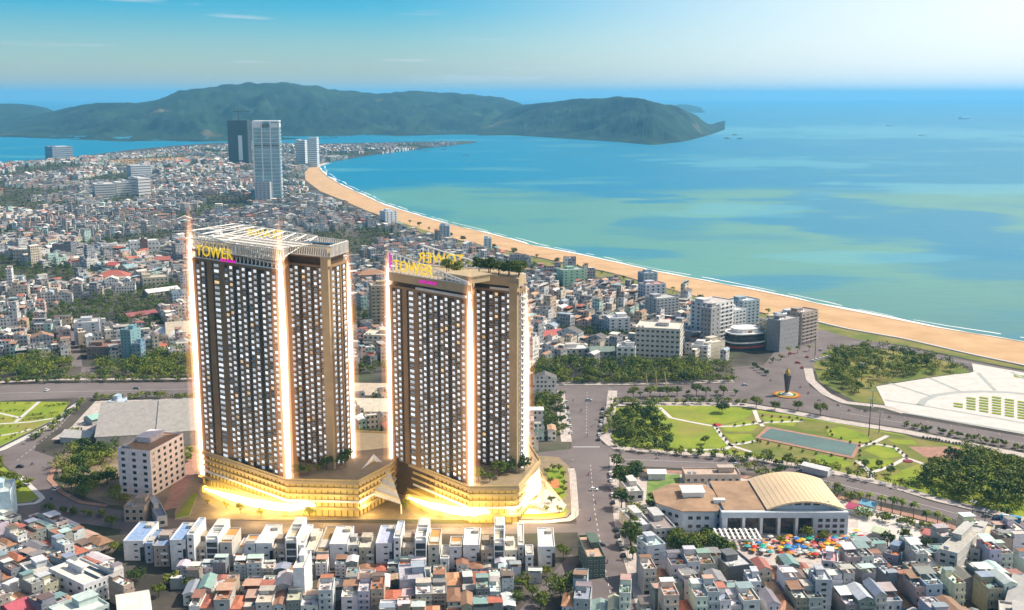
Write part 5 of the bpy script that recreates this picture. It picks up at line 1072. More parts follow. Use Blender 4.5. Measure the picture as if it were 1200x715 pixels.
along([(476, 598), (510, 605), (545, 608), (580, 606)], 6, ['small', 'mid'], 'on the golden forecourt under the lower tower', 'forecourt trees under the lower tower', .75)
fill([(408, 520), (462, 520), (462, 508), (408, 505)], 9, ['bright'], 'behind the podium between the towers', 'trees between the towers', .9)
fill([(628, 460), (650, 462), (652, 505), (630, 520)], 12, ['mid', 'bright', 'dark'], 'behind the lower tower beside the avenue', 'trees behind the lower tower', .9)

for x, y, k, s, lab in ((222, 690, 'mid', .8, 'green tree behind the lime green tree in the near yard'), (247, 692, 'dark', .7, 'dark tree nearest the rust roofed townhouses in the near lane'), (268, 704, 'bright', .7, 'small bright tree at the right end of the near lane yard'), (186, 700, 'mid', .8, 'green tree between the mint roofed hall and the near lane'), (634, 712, 'mid', .9, 'green tree low beside the round dark tree'), (640, 676, 'bright', .7, 'yellowish tree between the last townhouse and the lane'), (596, 695, 'dark', .6, 'small dark tree wedged behind near roofs')):
    plant(k, *G(x, y), s, label=lab)

# ------------------------------------------------------------------ the white townhouses in a row along the south street
def townhouse(kind, x0, x1, yf, yr, ytop_f, label, roofc=(.66, .64, .6), wallc=(.66, .66, .67)):
    # x0..x1 front foot, yf row of the front eave, yr row of the rear eave
    base_y = ytop_f
    p, q = G(x0, base_y), G(x1, base_y); w = q[0] - p[0]; D = p[1]; h = zat(yf, D); A = ray(600, yr); t = (h - CAM_H) / A[2]; d = max(8.0, A[1] * t - D)
    r = empty('townhouse', ((p[0] + q[0]) / 2, D, 0), 0, label, 'townhouse', 'townhouses along the south street'); FOOT.append((r.location[0], D + d / 2, max(w, d) * .5))
    x0_, x1_ = -w / 2, w / 2; nf = max(2, round(h / 3.4)); fh = h / nf
    b = MB(); b.box(x0_, x1_, 0, d, 0, h); link('wall', b.mesh('wall', M['wall']), r, wallc)
    b = MB()
    for bx in ((x0_, x1_, -.1, .25), (x0_, x1_, d - .25, d + .1), (x0_ - .1, x0_ + .25, .25, d - .25), (x1_ - .25, x1_ + .1, .25, d - .25)): b.box(*bx, h + .003, h + (.7 if kind != 'T' else 1.3))
    link('parapet', b.mesh('parapet', M['wall']), r, tuple(min(.8, c * 1.06) for c in wallc))
    b = MB(); b.box(x0_ + .27, x1_ - .27, .27, d - .27, h + .01, h + .16); link('roof', b.mesh('roof', M['roof']), r, roofc)
    if kind == 'W':
        me = win(2.0, 1.0)
        for f in range(nf):
            if nf - f <= 3 + (nf > 5): put_window(r, me, (w * .12, 0, f * fh + fh * .42), 0)
        for f in range(nf): put_window(r, win(1.5, 1.5), (x1_, d * .4, f * fh + 1), pi / 2)
        b = MB(); b.box(w * .05, w * .38, d * .7, d * .88, h + .17, h + 1.6); link('skylight', b.mesh('skylight', M['wall']), r, (.5, .46, .38))
        b = MB(); b.box(x1_ - w * .16, x1_ + .15, -.5, -.02, 0, h * .72); link('glazed_bay', b.mesh('glazed_bay', M['glass']), r)
    elif kind == 'T':                      # glazed stair tower with white cheeks and open top storey
        for s in (x0_ - .12, x1_ - .3): b = MB(); b.box(s, s + .42, -.6, d + .12, 0, h + 2.6); link('side_wall', b.mesh('side_wall', M['white']), r)
        for f in range(nf): b = MB(); b.box(x0_ + .35, x1_ - .35, -.22, -.01, f * fh + .5, (f + 1) * fh - .35); link('glazing', b.mesh('glazing', M['glass']), r)
        for k in (.05, .5): b = MB(); b.box(x0_, x1_, d * k, d * k + .5, h + 1.31, h + 2.5); link('roof_beam', b.mesh('roof_beam', M['white']), r)
        b = MB(); b.box(x0_ + .4, x1_ - .4, d * .6, d - .4, h + .2, h + 3.0); link('roof_room', b.mesh('roof_room', M['wall']), r, (.6, .58, .52))
    elif kind == 'B':                      # balconies
        for f in range(1, nf): b = MB(); b.box(0, x1_ - .2, -1.2, -.02, f * fh - .1, f * fh + .12); b.box(0, x1_ - .2, -1.24, -1.12, f * fh + .12, f * fh + 1.0); link('balcony', b.mesh('balcony', M['white']), r)
        for f in range(nf): put_window(r, win(min(1.5, w * .35), 1.5), (w * .22, 0, f * fh + .9), 0); put_window(r, win(1, 1.5), (-w * .24, 0, f * fh + .9), 0)
        b = MB(); b.box(x0_ + .5, x1_ - w * .3, d * .5, d * .8, h + .17, h + 2.6); b.box(x0_ + .2, x1_ - w * .3 + .3, d * .45, d * .84, h + 2.6, h + 2.8); link('roof_room', b.mesh('roof_room', M['wall']), r, tuple(c * .95 for c in wallc))
    elif kind == 'S':                      # plain slab
        for f in range(nf): put_window(r, win(min(1.5, w * .4), 1.5), (0, 0, f * fh + .9), 0)
        b = MB(); b.box(x0_ + .6, x1_ - .6, d * .15, d * .45, h + .17, h + .9); link('skylight', b.mesh('skylight', M['wall']), r, (.5, .48, .42))
    return r
ORG = (.5, .26, .08); BLR = (.25, .36, .56); RSTR = (.36, .18, .07); BRW = (.42, .33, .24)
ROW = [('W', 146, 169, 635, 613, 657, 'blue roofed white townhouse at the left end of the row', BLR), ('S', 171, 180, 638, 622, 660, 'low slate blue townhouse squeezed beside the first white one', (.2, .27, .4), (.35, .42, .55)), ('B', 181, 199, 641, 625, 664, 'brown balcony townhouse with blue roof room, near the row\'s left end', (.2, .28, .42), (.4, .33, .29)),
       ('W', 201, 219, 634, 614, 668, 'tall white townhouse with a blue roof and dark glazed bay', BLR), ('S', 221, 229, 628, 608, 668, 'slender tall white slab beside the blue roofed tall townhouse', (.36, .42, .52)), ('B', 230, 242, 642, 626, 664, 'brown balcony townhouse between the white slab and a glass stair tower', (.5, .46, .4), BRW), ('T', 243, 257, 635, 614, 664, 'glass stair tower townhouse next to the first orange roof'),
       ('S', 259, 273, 637, 620, 664, 'orange roofed townhouse beside the first glass stair tower', ORG, (.52, .5, .46)), ('S', 274, 285, 653, 632, 668, 'low rust roofed townhouse in a gap of the row', RSTR), ('S', 287, 300, 638, 628, 664, 'small orange topped grey townhouse leaning on a wide white one', ORG, (.55, .57, .6)), ('W', 301, 320, 638, 616, 664, 'wide white townhouse with three dark front windows, next to the orange topped one'),
       ('B', 321, 335, 644, 630, 666, 'tan balcony townhouse left of the second glass stair tower', (.55, .5, .42), BRW), ('T', 336, 349, 636, 612, 668, 'second glass stair tower townhouse, lit by the glow under the taller tower', (.5, .42, .3)), ('S', 351, 357, 640, 616, 666, 'thin white fin townhouse beside the second glass stair tower'), ('B', 359, 369, 646, 622, 668, 'narrow cream townhouse with stepped terrace', (.62, .56, .44), (.6, .56, .48)),
       ('S', 371, 385, 648, 618, 668, 'brown roofed townhouse before a tall white gable', (.33, .22, .1), (.5, .47, .44)), ('W', 387, 408, 639, 618, 666, 'wide white townhouse with plain white roof in the middle of the row'), ('B', 409, 420, 640, 630, 664, 'grey balcony townhouse right of the middle white one', (.5, .48, .42), (.5, .48, .46)), ('B', 421, 439, 643, 628, 666, 'cream townhouse with round balconies and roof chairs', (.6, .56, .46), (.5, .44, .34)),
       ('W', 441, 460, 638, 617, 668, 'white townhouse with lilac grey roof and a dark corner bay', (.45, .48, .6)), ('S', 462, 470, 632, 612, 670, 'slender lilac slab townhouse beside the lilac roof', (.46, .48, .58)), ('B', 472, 486, 643, 628, 668, 'brown balcony townhouse left of the third glass stair tower', (.5, .46, .4), BRW), ('T', 487, 500, 636, 613, 669, 'third glass stair tower townhouse, nearest the second orange roof'),
       ('S', 502, 515, 640, 621, 668, 'orange roofed townhouse beside the third glass stair tower', ORG, (.5, .48, .42)), ('S', 516, 526, 656, 640, 672, 'small low white townhouse in front of a gap', (.6, .6, .6)), ('S', 527, 541, 642, 630, 667, 'blank grey townhouse with an orange roof strip', ORG, (.6, .6, .62)), ('W', 543, 562, 640, 620, 667, 'broad white townhouse beside the blank grey one'),
       ('B', 564, 578, 646, 631, 668, 'brown balcony townhouse left of the last glass stair tower', (.55, .5, .42), BRW), ('T', 579, 591, 639, 612, 668, 'last glass stair tower townhouse, nearest the avenue', (.5, .46, .36)), ('B', 592, 606, 646, 633, 664, 'cream townhouse with a framed terrace near the avenue', (.55, .5, .42), (.55, .52, .45)), ('S', 607, 614, 640, 615, 660, 'thin cream fin townhouse near the avenue', (.6, .56, .48)),
       ('S', 616, 625, 652, 640, 672, 'low white townhouse with two round windows near the avenue', (.5, .46, .4)), ('W', 631, 650, 642, 620, 664, 'white townhouse at the avenue end of the row')]
for k in ROW: townhouse(*k)
md('low stone coloured house with dark openings at the bend of the south street', 'house', (146, 612), (170, 612), 596, 16, 2, 3, 0, (.42, .33, .27), (.42, .34, .27), 'corner_house')
md('long narrow garden house with grey roof along the hotel drive', 'house', (184, 608), (196, 606), 585, 30, 1, 1, 0, (.5, .5, .5), (.22, .24, .3), 'garden_house', h=5)
# ------------------------------------------------------------------ near houses, each one a thing of its own
M['clutter'] = mat('roof_goods', (1, 1, 1), .85, .2, 1.0, attr=True)
def house_kind(seed):
    rnd = random.Random(seed); w = rnd.choice((4.6, 5.2, 5.8, 6.6, 7.6)); d = rnd.uniform(10.5, 16); nf = rnd.choice((1, 2, 2, 3, 3, 3, 4, 4)); h = nf * 3.3 + .3
    rt_ = ('flat', 'gable', 'flat', 'cover', 'hip', 'flat', 'cover', 'gable')[seed % 8]
    if rt_ == 'hip': nf = min(nf, 2); h = nf * 3.3 + .3; w = max(w, 6.6); d = min(d, 12)
    root = empty('house', (0, 0, -60)); x0, x1, y0, y1 = -w / 2, w / 2, -d / 2, d / 2; info = dict(w=w, d=d, nf=nf, roof=rt_, tank=False, room=False, balc=False)
    b = MB(); b.box(x0, x1, y0, y1, 0, h)
    for f in range(1, nf): b.box(x0 - .003, x1 + .003, y0 - .14, y0 + .1, f * 3.3 - .12, f * 3.3 + .12)
    link('wall', b.mesh('wall', M['wall']), root)
    def par(z, hh):
        b = MB()
        for bx in ((x0, x1, y0 - .04, y0 + .18), (x0, x1, y1 - .18, y1 + .04), (x0 - .04, x0 + .18, y0 + .18, y1 - .18), (x1 - .18, x1 + .04, y0 + .18, y1 - .18)): b.box(*bx, z + .004, z + hh)
        link('parapet', b.mesh('parapet', M['wall']), root)
    if rt_ in ('flat', 'cover'):
        par(h, .9); b = MB(); b.box(x0 + .2, x1 - .2, y0 + .2, y1 - .2, h + .01, h + .12); link('roof', b.mesh('roof', M['roof']), root)
        if rt_ == 'flat':
            info['room'] = True; rd = d * rnd.uniform(.25, .45); b = MB(); b.box(x0 + .25, x1 - w * rnd.choice((.1, .35)), y1 - rd - .3, y1 - .3, h + .13, h + 2.8); link('roof_room', b.mesh('roof_room', M['wall']), root)
            b = MB(); b.box(x0 + .05, x1 - .15, y1 - rd - .9, y1 - .1, h + 2.8, h + 2.98); link('room_cover', b.mesh('room_cover', M['sheet']), root)
        else:
            k = rnd.uniform(.45, .75); sl = rnd.uniform(.4, .9); ya = y1 - d * k; b = MB()
            for dz in (0, -.12): b.face([(x0 - .2, ya, h + 2.5 + dz), (x1 + .2, ya, h + 2.5 + dz), (x1 + .2, y1 + .2, h + 2.5 + sl + dz), (x0 - .2, y1 + .2, h + 2.5 + sl + dz)])
            for a_, c_ in (((x0 - .2, ya), (x1 + .2, ya)),): b.face([(*a_, h + 2.38), (*c_, h + 2.38), (*c_, h + 2.5), (*a_, h + 2.5)])
            link('sheet_cover', b.mesh('sheet_cover', M['sheet']), root); b = MB()
            for xx in (x0 + .2, x1 - .3):
                for yy, zz in ((ya + .2, 2.4), (y1 - .4, 2.38 + sl * .93)): b.box(xx, xx + .12, yy, yy + .12, h + .9, h + zz)
            link('posts', b.mesh('posts', M['metal']), root)
    elif rt_ == 'gable':
        e = .35; r_ = h + w * .22; b = MB(); t_ = .14
        for s in (-1, 1):
            A, B, C, D = (s * (w / 2 + e), y0 - e, h - .1), (s * (w / 2 + e), y1 + e, h - .1), (0, y1 + e, r_), (0, y0 - e, r_)
            b.face([A, B, C, D] if s > 0 else [D, C, B, A]); b.face([A, D, (D[0], D[1], D[2] - t_), (A[0], A[1], A[2] - t_)]); b.face([A, (A[0], A[1], A[2] - t_), (B[0], B[1], B[2] - t_), B])
            b.face([B, (B[0], B[1], B[2] - t_), (C[0], C[1], C[2] - t_), C])
        link('roof', b.mesh('roof', M['sheet']), root); b = MB()
        
        for yy in (y0 + .001, y1 - .001): b = MB(); b.face([(x0, yy, h), (x1, yy, h), (0, yy, r_ - .25)]); link('gable_wall', b.mesh('gable_wall', M['wall']), root)
    else:
        e = .6; r_ = h + w * .3; i_ = w / 2; b = MB(); A, B, C, D = (x0 - e, y0 - e, h - .1), (x1 + e, y0 - e, h - .1), (x1 + e, y1 + e, h - .1), (x0 - e, y1 + e, h - .1); E_, F_ = (0, y0 + i_, r_), (0, y1 - i_, r_)
        for f in ((A, B, E_), (B, C, F_, E_), (C, D, F_), (D, A, E_, F_)): b.face(f)
        link('roof', b.mesh('roof', M['roof']), root)
    if rt_ in ('flat', 'cover'):
        cl = [(.5, .5, .48), (.3, .12, .08), (.06, .1, .03), (.1, .25, .4), (.62, .6, .56), (.12, .11, .1), (.4, .28, .18)]
        for _ in range(rnd.randint(3, 6)): cx, cy2, s = rnd.uniform(x0 + .6, x1 - .9), rnd.uniform(y0 + .6, -d * .02), rnd.uniform(.3, .8); b = MB(); b.box(cx - s, cx + s * .6, cy2 - s * .6, cy2 + s * .6, h + .122, h + rnd.uniform(.4, 1.5), 0, rnd.choice(cl)); link('roof_crate', b.mesh('roof_crate', M['clutter']), root)
    if rt_ in ('flat', 'cover') and rnd.random() < .6:
        info['tank'] = True; b = MB(); ty = y0 + 2.2; tx = rnd.uniform(x0 + 1.1, x1 - 2.6); b.tube([(tx, ty, h + 1.5), (tx + 1.6, ty, h + 1.5)], .52, 9); b.box(tx + .1, tx + 1.5, ty - .4, ty + .4, h + .13, h + 1.05); link('water_tank', b.mesh('water_tank', M['metal']), root)
    cols = 1 if w < 5 else 2
    for f in range(nf):
        for i in range(cols):
            u = x0 + w * (i + .5) / cols
            if f or i: put_window(root, win(1.5 if cols == 1 else 1.0, 1.5), (u, y0, f * 3.3 + .95), 0)
            if rnd.random() < .65: put_window(root, win(1.0, 1.0), (u, y1, f * 3.3 + 1.2), pi)
        if rnd.random() < .45: put_window(root, win(1.0, 1.0), (x1, rnd.uniform(y0 + 2, y1 - 2), f * 3.3 + 1.2), pi / 2)
    b = MB(); b.box(x0 + .4, x0 + .4 + w / cols - .8, y0 - .06, y0 + .02, 0, 2.6); link('door', b.mesh('door', M['dark']), root)
    if nf > 1 and rnd.random() < .6:
        info['balc'] = True
        for f in range(1, nf): b = MB(); b.box(x0 + .2, x1 - .2, y0 - 1.2, y0 - .15, f * 3.3 - .1, f * 3.3 + .08); b.box(x0 + .2, x1 - .2, y0 - 1.24, y0 - 1.14, f * 3.3 + .08, f * 3.3 + .95); link('balcony', b.mesh('balcony', M['wall']), root)
    return root, info
KINDS = [house_kind(s) for s in range(24)]
WALLC = [((.66, .65, .63), 'white'), ((.66, .65, .63), 'white'), ((.7, .69, .68), 'white'), ((.58, .54, .46), 'cream'), ((.4, .4, .4), 'grey'), ((.27, .28, .29), 'dark grey'), ((.5, .51, .53), 'pale grey'), ((.5, .51, .53), 'pale grey'), ((.38, .46, .54), 'pale blue'), ((.4, .34, .26), 'tan'), ((.2, .24, .25), 'slate'), ((.3, .26, .22), 'brown')]
ROOFC = [((.42, .4, .38), 'grey'), ((.64, .62, .59), 'white'), ((.66, .65, .62), 'white'), ((.24, .23, .22), 'dark grey'), ((.3, .16, .1), 'rust brown'), ((.4, .15, .1), 'red'), ((.22, .33, .31), 'teal'), ((.5, .33, .24), 'orange'), ((.54, .49, .41), 'beige'), ((.28, .33, .38), 'blue grey'), ((.16, .12, .1), 'dark brown'), ((.55, .55, .53), 'pale grey'), ((.5, .6, .55), 'mint')]
TILEC = [((.42, .15, .09), 'red'), ((.3, .15, .1), 'brown'), ((.52, .26, .15), 'orange')]
NEAR = []; used_h = set(); rh = random.Random(4)
NUMW = ('', 'one', 'two', 'three', 'four', 'five')
def near_house(x, y, rz, sw, sd, sz, zone):
    i = rh.randrange(len(KINDS)); tpl, info = KINDS[i]
    root = copy_tree(tpl) if i in used_h else tpl; used_h.add(i)
    root.location = (x, y, 0); root.rotation_euler = (0, 0, rz); root.scale = (sw / info['w'], sd / info['d'], sz)
    wc, wn_ = rh.choice(WALLC); rc, rn = rh.choice(TILEC) if info['roof'] == 'hip' else rh.choice(ROOFC); sc_, sn_ = rh.choice(ROOFC)
    jt = lambda c: tuple(max(.02, min(.8, k * rh.uniform(.9, 1.1))) for k in c)
    wc, rc, sc_ = jt(wc), jt(rc), jt(sc_)
    for ch in (kids(root) or root.children):
        nm = ch.name.split('.')[0]
        if nm in ('wall', 'parapet', 'gable_wall', 'balcony', 'roof_room'): ch.color = (*wc, 1)
        elif nm == 'roof': ch.color = (*rc, 1)
        elif nm in ('room_cover', 'sheet_cover'): ch.color = (*sc_, 1)
    f = [f"{wn_} walled", f"{NUMW[info['nf']]} storey house"]
    r = {'flat': f'flat {rn} roof and {sn_} topped roof room', 'cover': f'{rn} terrace under a {sn_} sheet', 'gable': f'{rn} gable roof', 'hip': f'{rn} tiled hip roof'}[info['roof']]
    NEAR.append(dict(o=root, x=x, y=y, wall=wn_, nf=info['nf'], roof=info['roof'], rn=rn, sn=sn_, desc=r, tank=info['tank'], balc=info['balc'], zone=zone, vis=rn if info['roof'] in ('gable', 'hip') else (sn_ if info['roof'] == 'cover' else rn)))
def taken(x, y, r): return any((x - fx) ** 2 + (y - fy) ** 2 < (fr + r) ** 2 for fx, fy, fr in FOOT)
NEARROADS = [GP(ROADS[k]) for k in ('avenue', 'south_street', 'park_road', 'west_roundabout', 'south_lane')]
LANDM = []
def near_special():
    s = md
    s('long white hall with three dark skylights in its cream roof', 'hall', (98, 688), (135, 674), 0, 28, 3, 7, 4, (.64, .65, .67), (.68, .64, .56), 'hall', h=10, room=False, tank=False)
    r = bpy.context.scene.objects[[o.name for o in col.objects if o.name.startswith('hall')][-1]]
    for k in range(3): b = MB(); b.box(0 + 4.2 * k, 1.6 + 4.2 * k, 2, 17, 10.2, 10.5); link('skylight_strip', b.mesh('skylight_strip', M['glass']), r)
    s('low grey roofed wing of the white hall with a blue glazed end', 'hall annex', (38, 676), (66, 668), 0, 16, 2, 5, 2, (.6, .62, .66), (.5, .47, .42), 'hall_annex', h=7, tank=False)
    s('cream roofed two storey wing in front of the white hall', 'hall annex', (14, 698), (44, 684), 0, 9, 2, 5, 2, (.66, .66, .68), (.6, .5, .4), 'hall_annex', h=6.5, tank=False)
    s('crimson roofed shed in the lower left corner', 'shed', (18, 722), (42, 712), 0, 14, 1, 0, 0, (.4, .2, .2), (.42, .09, .12), 'shed', h=6, top='gable')
    s('wide pale mint roofed hall cut by the lower edge left of the lane', 'hall', (78, 728), (128, 710), 0, 16, 2, 6, 3, (.5, .6, .58), (.58, .64, .58), 'hall', h=7)
    s('cream domed roof hall beside the mint roofed hall', 'hall', (140, 722), (176, 716), 0, 20, 1, 4, 2, (.6, .55, .5), (.68, .66, .6), 'hall', h=6, top='barrel')
    s('dark green four storey corner house with cluttered roof at the avenue mouth', 'corner house', (688, 678), (709, 677), 655, 26, 4, 3, 4, (.1, .15, .12), (.5, .34, .24), 'corner_house')
    s('tall blank white tower house with mint roof edge right of the avenue', 'tower house', (758, 684), (779, 681), 641, 12, 7, 1, 2, (.5, .53, .58), (.45, .6, .55), 'tower_house')
    s('dark charcoal block house before the market lane', 'block house', (853, 690), (882, 686), 665, 16, 4, 0, 2, (.16, .17, .18), (.5, .5, .5), 'block_house')
    s('tall white house with a pink roof terrace behind the market lane', 'tower house', (962, 690), (980, 692), 660, 13, 5, 2, 3, (.6, .61, .64), (.6, .3, .32), 'tower_house')
    s('white slab house with mint edged roof standing before the pink terrace house', 'tower house', (954, 722), (973, 722), 682, 12, 6, 1, 3, (.44, .46, .5), (.6, .66, .62), 'tower_house')
    s('narrow white house with dark windows and blank right wall', 'tower house', (877, 712), (891, 712), 684, 12, 5, 2, 3, (.55, .58, .63), (.66, .66, .64), 'tower_house')
    s('blue walled house with an orange roof near the market forecourt', 'block house', (1032, 672), (1051, 677), 652, 14, 4, 1, 3, (.22, .3, .42), (.5, .2, .1), 'block_house')
    s('long grey party wall house stretching towards the forecourt palms', 'row house', (1097, 682), (1119, 688), 648, 40, 5, 2, 0, (.5, .49, .46), (.42, .4, .36), 'row_house')
    s('long tan roofed house parallel to the grey party wall house', 'row house', (1128, 672), (1146, 676), 645, 36, 4, 2, 0, (.52, .5, .46), (.56, .46, .34), 'row_house')
    s('grey corrugated hall at the right edge, beside a rust roofed strip', 'workshop', (1180, 704), (1215, 712), 672, 30, 2, 0, 0, (.42, .41, .4), (.52, .5, .46), 'workshop', h=9, top='gable')
    s('lower grey hall touching the lower right corner', 'workshop', (1172, 735), (1215, 742), 700, 24, 2, 0, 0, (.45, .44, .42), (.48, .46, .43), 'workshop', h=8)
    s('blank blue grey box house in the middle of the near roofs', 'block house', (469, 704), (500, 702), 681, 16, 4, 0, 2, (.36, .41, .48), (.42, .4, .44), 'block_house')
    s('tall white fin walled house among the near roofs below the thin white fin townhouse', 'tower house', (345, 712), (358, 712), 668, 18, 5, 0, 0, (.7, .7, .72), (.6, .58, .52), 'tower_house')
    s('pale blue sided building cut by the left edge above the near roofs', 'block house', (-24, 617), (15, 613), 580, 20, 5, 0, 0, (.5, .64, .72), (.5, .55, .55), 'block_house')
near_special()
def rows(px, ang, zone, street=4.2, cross=46, wr=(4.6, 7.6), limit=999, sz=(.8, 1.12), dr=(11.5, 14.5)):
    poly = GP(px); cx, cy = sum(p[0] for p in poly) / len(poly), sum(p[1] for p in poly) / len(poly); ca, sa = cos(ang), sin(ang); n = 0
    v = -110.0; k = 0
    while v < 110:
        d = rh.uniform(*dr); u = -160.0 + rh.uniform(0, 5)
        while u < 160:
            w = rh.uniform(*wr); 
            if (u + 160) % cross < 4: u += 3.5
            x, y = cx + (u + w / 2) * ca - (v + d / 2) * sa, cy + (u + w / 2) * sa + (v + d / 2) * ca
            ok = inside((x, y), poly) and not taken(x, y, min(w, d) * .42) and not any(inside((x, y), r) for r in NEARROADS) and n < limit
            if ok and not any((x - tx) ** 2 + (y - ty) ** 2 < 7 for tx, ty in TREES) and rh.random() > .03:
                near_house(x, y, ang + (pi if k % 2 else 0) + rh.uniform(-.03, .03), w * .97, d * rh.uniform(.86, 1.0), rh.uniform(*sz), zone); n += 1
            u += w
        v += d + (street if k % 2 else .8); k += 1
    return n
aL = atan2(G(135, 674)[1] - G(98, 688)[1], G(135, 674)[0] - G(98, 688)[0])
aR = atan2(G(1120, 675)[1] - G(1077, 637)[1], G(1120, 675)[0] - G(1077, 637)[0]) + pi / 2
nn = rows([(-20, 612), (100, 622), (128, 634), (118, 668), (136, 690), (176, 716), (150, 735), (-30, 735)], aL, 'west', sz=(.6, .9))
nn2 = rows([(214, 690), (330, 681), (520, 682), (628, 682), (618, 690), (590, 735), (235, 735)], R(4), 'middle', sz=(.55, .88))
nn5 = rows([(206, 668), (330, 664), (610, 664), (634, 670), (630, 683), (520, 683), (330, 683), (206, 690)], R(2), 'middle', sz=(.36, .62), dr=(7, 9), street=1.8)
nn3 = rows([(690, 682), (730, 676), (738, 720), (735, 735), (650, 735), (668, 700)], R(-8), 'avenue corner')
nn4 = rows([(752, 690), (860, 668), (900, 684), (950, 684), (1010, 664), (1030, 660), (1052, 655), (1098, 640), (1130, 640), (1165, 632), (1225, 652), (1225, 740), (750, 740)], aR, 'east')
print('near houses', nn, nn2, nn3, nn4, nn5, len(NEAR), file=__import__('sys').stderr)
ZW = {'west': 'in the lower left quarter', 'middle': 'below the townhouse row', 'avenue corner': 'at the avenue mouth', 'east': 'in the quarter below the market'}
def near_labels():
    for h in NEAR: h['p'] = proj(h['x'], h['y'], h['nf'] * 3.3)
    def nb(h, f):
        c = [g for g in NEAR if g is not h and f(h, g)]
        return min(c, key=lambda g: (g['x'] - h['x']) ** 2 + (g['y'] - h['y']) ** 2) if c else None
    near = lambda h, g: (g['x'] - h['x']) ** 2 + (g['y'] - h['y']) ** 2 < 400
    opts = []
    ST = {1: 'low', 2: 'two storey', 3: 'three storey', 4: 'four storey', 5: 'five storey'}
    for h in NEAR:
        l = nb(h, lambda a, g: near(a, g) and g['p'][0] < a['p'][0] - 4 and abs(g['p'][1] - a['p'][1]) < 12); r = nb(h, lambda a, g: near(a, g) and g['p'][0] > a['p'][0] + 4 and abs(g['p'][1] - a['p'][1]) < 12); k = nb(h, lambda a, g: near(a, g) and g['p'][1] < a['p'][1] - 5)
        e = lambda g: None if g is None else f"{g['wall']} {dict(flat='flat topped', cover='sheet covered', gable='gabled', hip='hip roofed')[g['roof']]} house"
        el, er, ek = e(l), e(r), e(k); s = f"{h['wall']} {ST[h['nf']]} house"; rs = {'flat': f"flat {h['rn']} roof", 'cover': f"{h['sn']} sheet over its terrace", 'gable': f"{h['rn']} gable roof", 'hip': f"{h['rn']} tiled hip roof"}[h['roof']]
        z = ZW[h['zone']]; c = [f'{s} with {rs} {z}']
        if h['tank']: c.append(f'{s} with {rs} and steel tank {z}')
        if h['roof'] == 'flat': c.append(f"{s} with {rs} and {h['sn']} roof room {z}")
        if el: c.append(f'{s} with {rs}, right of a {el}')
        if er: c.append(f'{s} with {rs}, left of a {er}')
        if ek: c.append(f'{s} with {rs}, before a {ek}')
        if el and er: c.append(f'{s}, {rs}, between a {el} and a {er}')
        if h['roof'] == 'flat' and el: c.append(f"{s}, {rs}, {h['sn']} roof room, right of {el}")
        if h['roof'] == 'flat' and er: c.append(f"{s}, {rs}, {h['sn']} roof room, left of {er}")
        if l and r and k: c.append(f"{s}, {rs}, amid {l['vis']}, {r['vis']} and {k['vis']} roofs {z}")
        opts.append([x for x in c if len(x.replace(',', ' ').split()) <= 16] or [f'{s} with {rs}'])
    from collections import Counter
    cnt = Counter(x for c in opts for x in set(c)); dup = Counter()
    for h, c in zip(NEAR, opts):
        pick = next((x for x in c if cnt[x] == 1), None)
        if pick is None:                   # told apart by order along the street
            key = c[0]; same = sorted([g for g, cc in zip(NEAR, opts) if cc[0] == key], key=lambda g: g['p'][0]); i = same.index(h); od = ('leftmost', 'second from left', 'third from left', 'fourth from left', 'fifth from left', 'sixth from left')
            pick = f'{od[min(i, 5)]} {key}' if len(f'{od[min(i, 5)]} {key}'.split()) <= 16 else key
        tag(h['o'], pick, 'house', 'near houses of the old quarters')
near_labels()

# ------------------------------------------------------------------ the wide city beyond, one mass of some thousands of houses; its trees another
rc_ = random.Random(12)
CITY = GP([(-320, 226), (-90, 206), (0, 194), (87, 187), (150, 181), (201, 176), (255, 172), (330, 170.5), (372, 172), (400, 172), (520, 169.5), (540, 169.5), (467, 178), (420, 184), (390, 189), (368, 192), (353, 202), (350, 212), (365, 228), (400, 242), (467, 268), (527, 289), (620, 311), (719, 334), (806, 358), (880, 381), (893, 398), (850, 424), (800, 428), (640, 428), (620, 440), (460, 442), (230, 424), (150, 424), (60, 424), (-90, 424), (-320, 424)])
MID_BACK = GP([(232, 466), (462, 466), (640, 462), (650, 520), (632, 528), (460, 520), (400, 505), (236, 505)])
SKIP = [GP(ROADS[k]) for k in ('west_street', 'shore_street')] + [GP([(93, 192), (140, 186.5), (232, 182), (252, 186), (160, 193)])]
CW = [(.68, .66, .63)] * 4 + [(.48, .48, .48)] * 4 + [(.55, .48, .39)] * 3 + [(.3, .3, .31)] * 4 + [(.3, .32, .35), (.6, .45, .42), (.46, .54, .6), (.42, .55, .5), (.5, .4, .3)]
CR = [(.66, .62, .57)] * 4 + [(.36, .34, .32)] * 4 + [(.15, .14, .135)] * 8 + [(.4, .13, .09)] * 3 + [(.34, .2, .14)] * 2 + [(.5, .3, .2), (.24, .36, .38), (.33, .4, .48), (.55, .52, .45), (.74, .73, .71), (.16, .14, .14)]
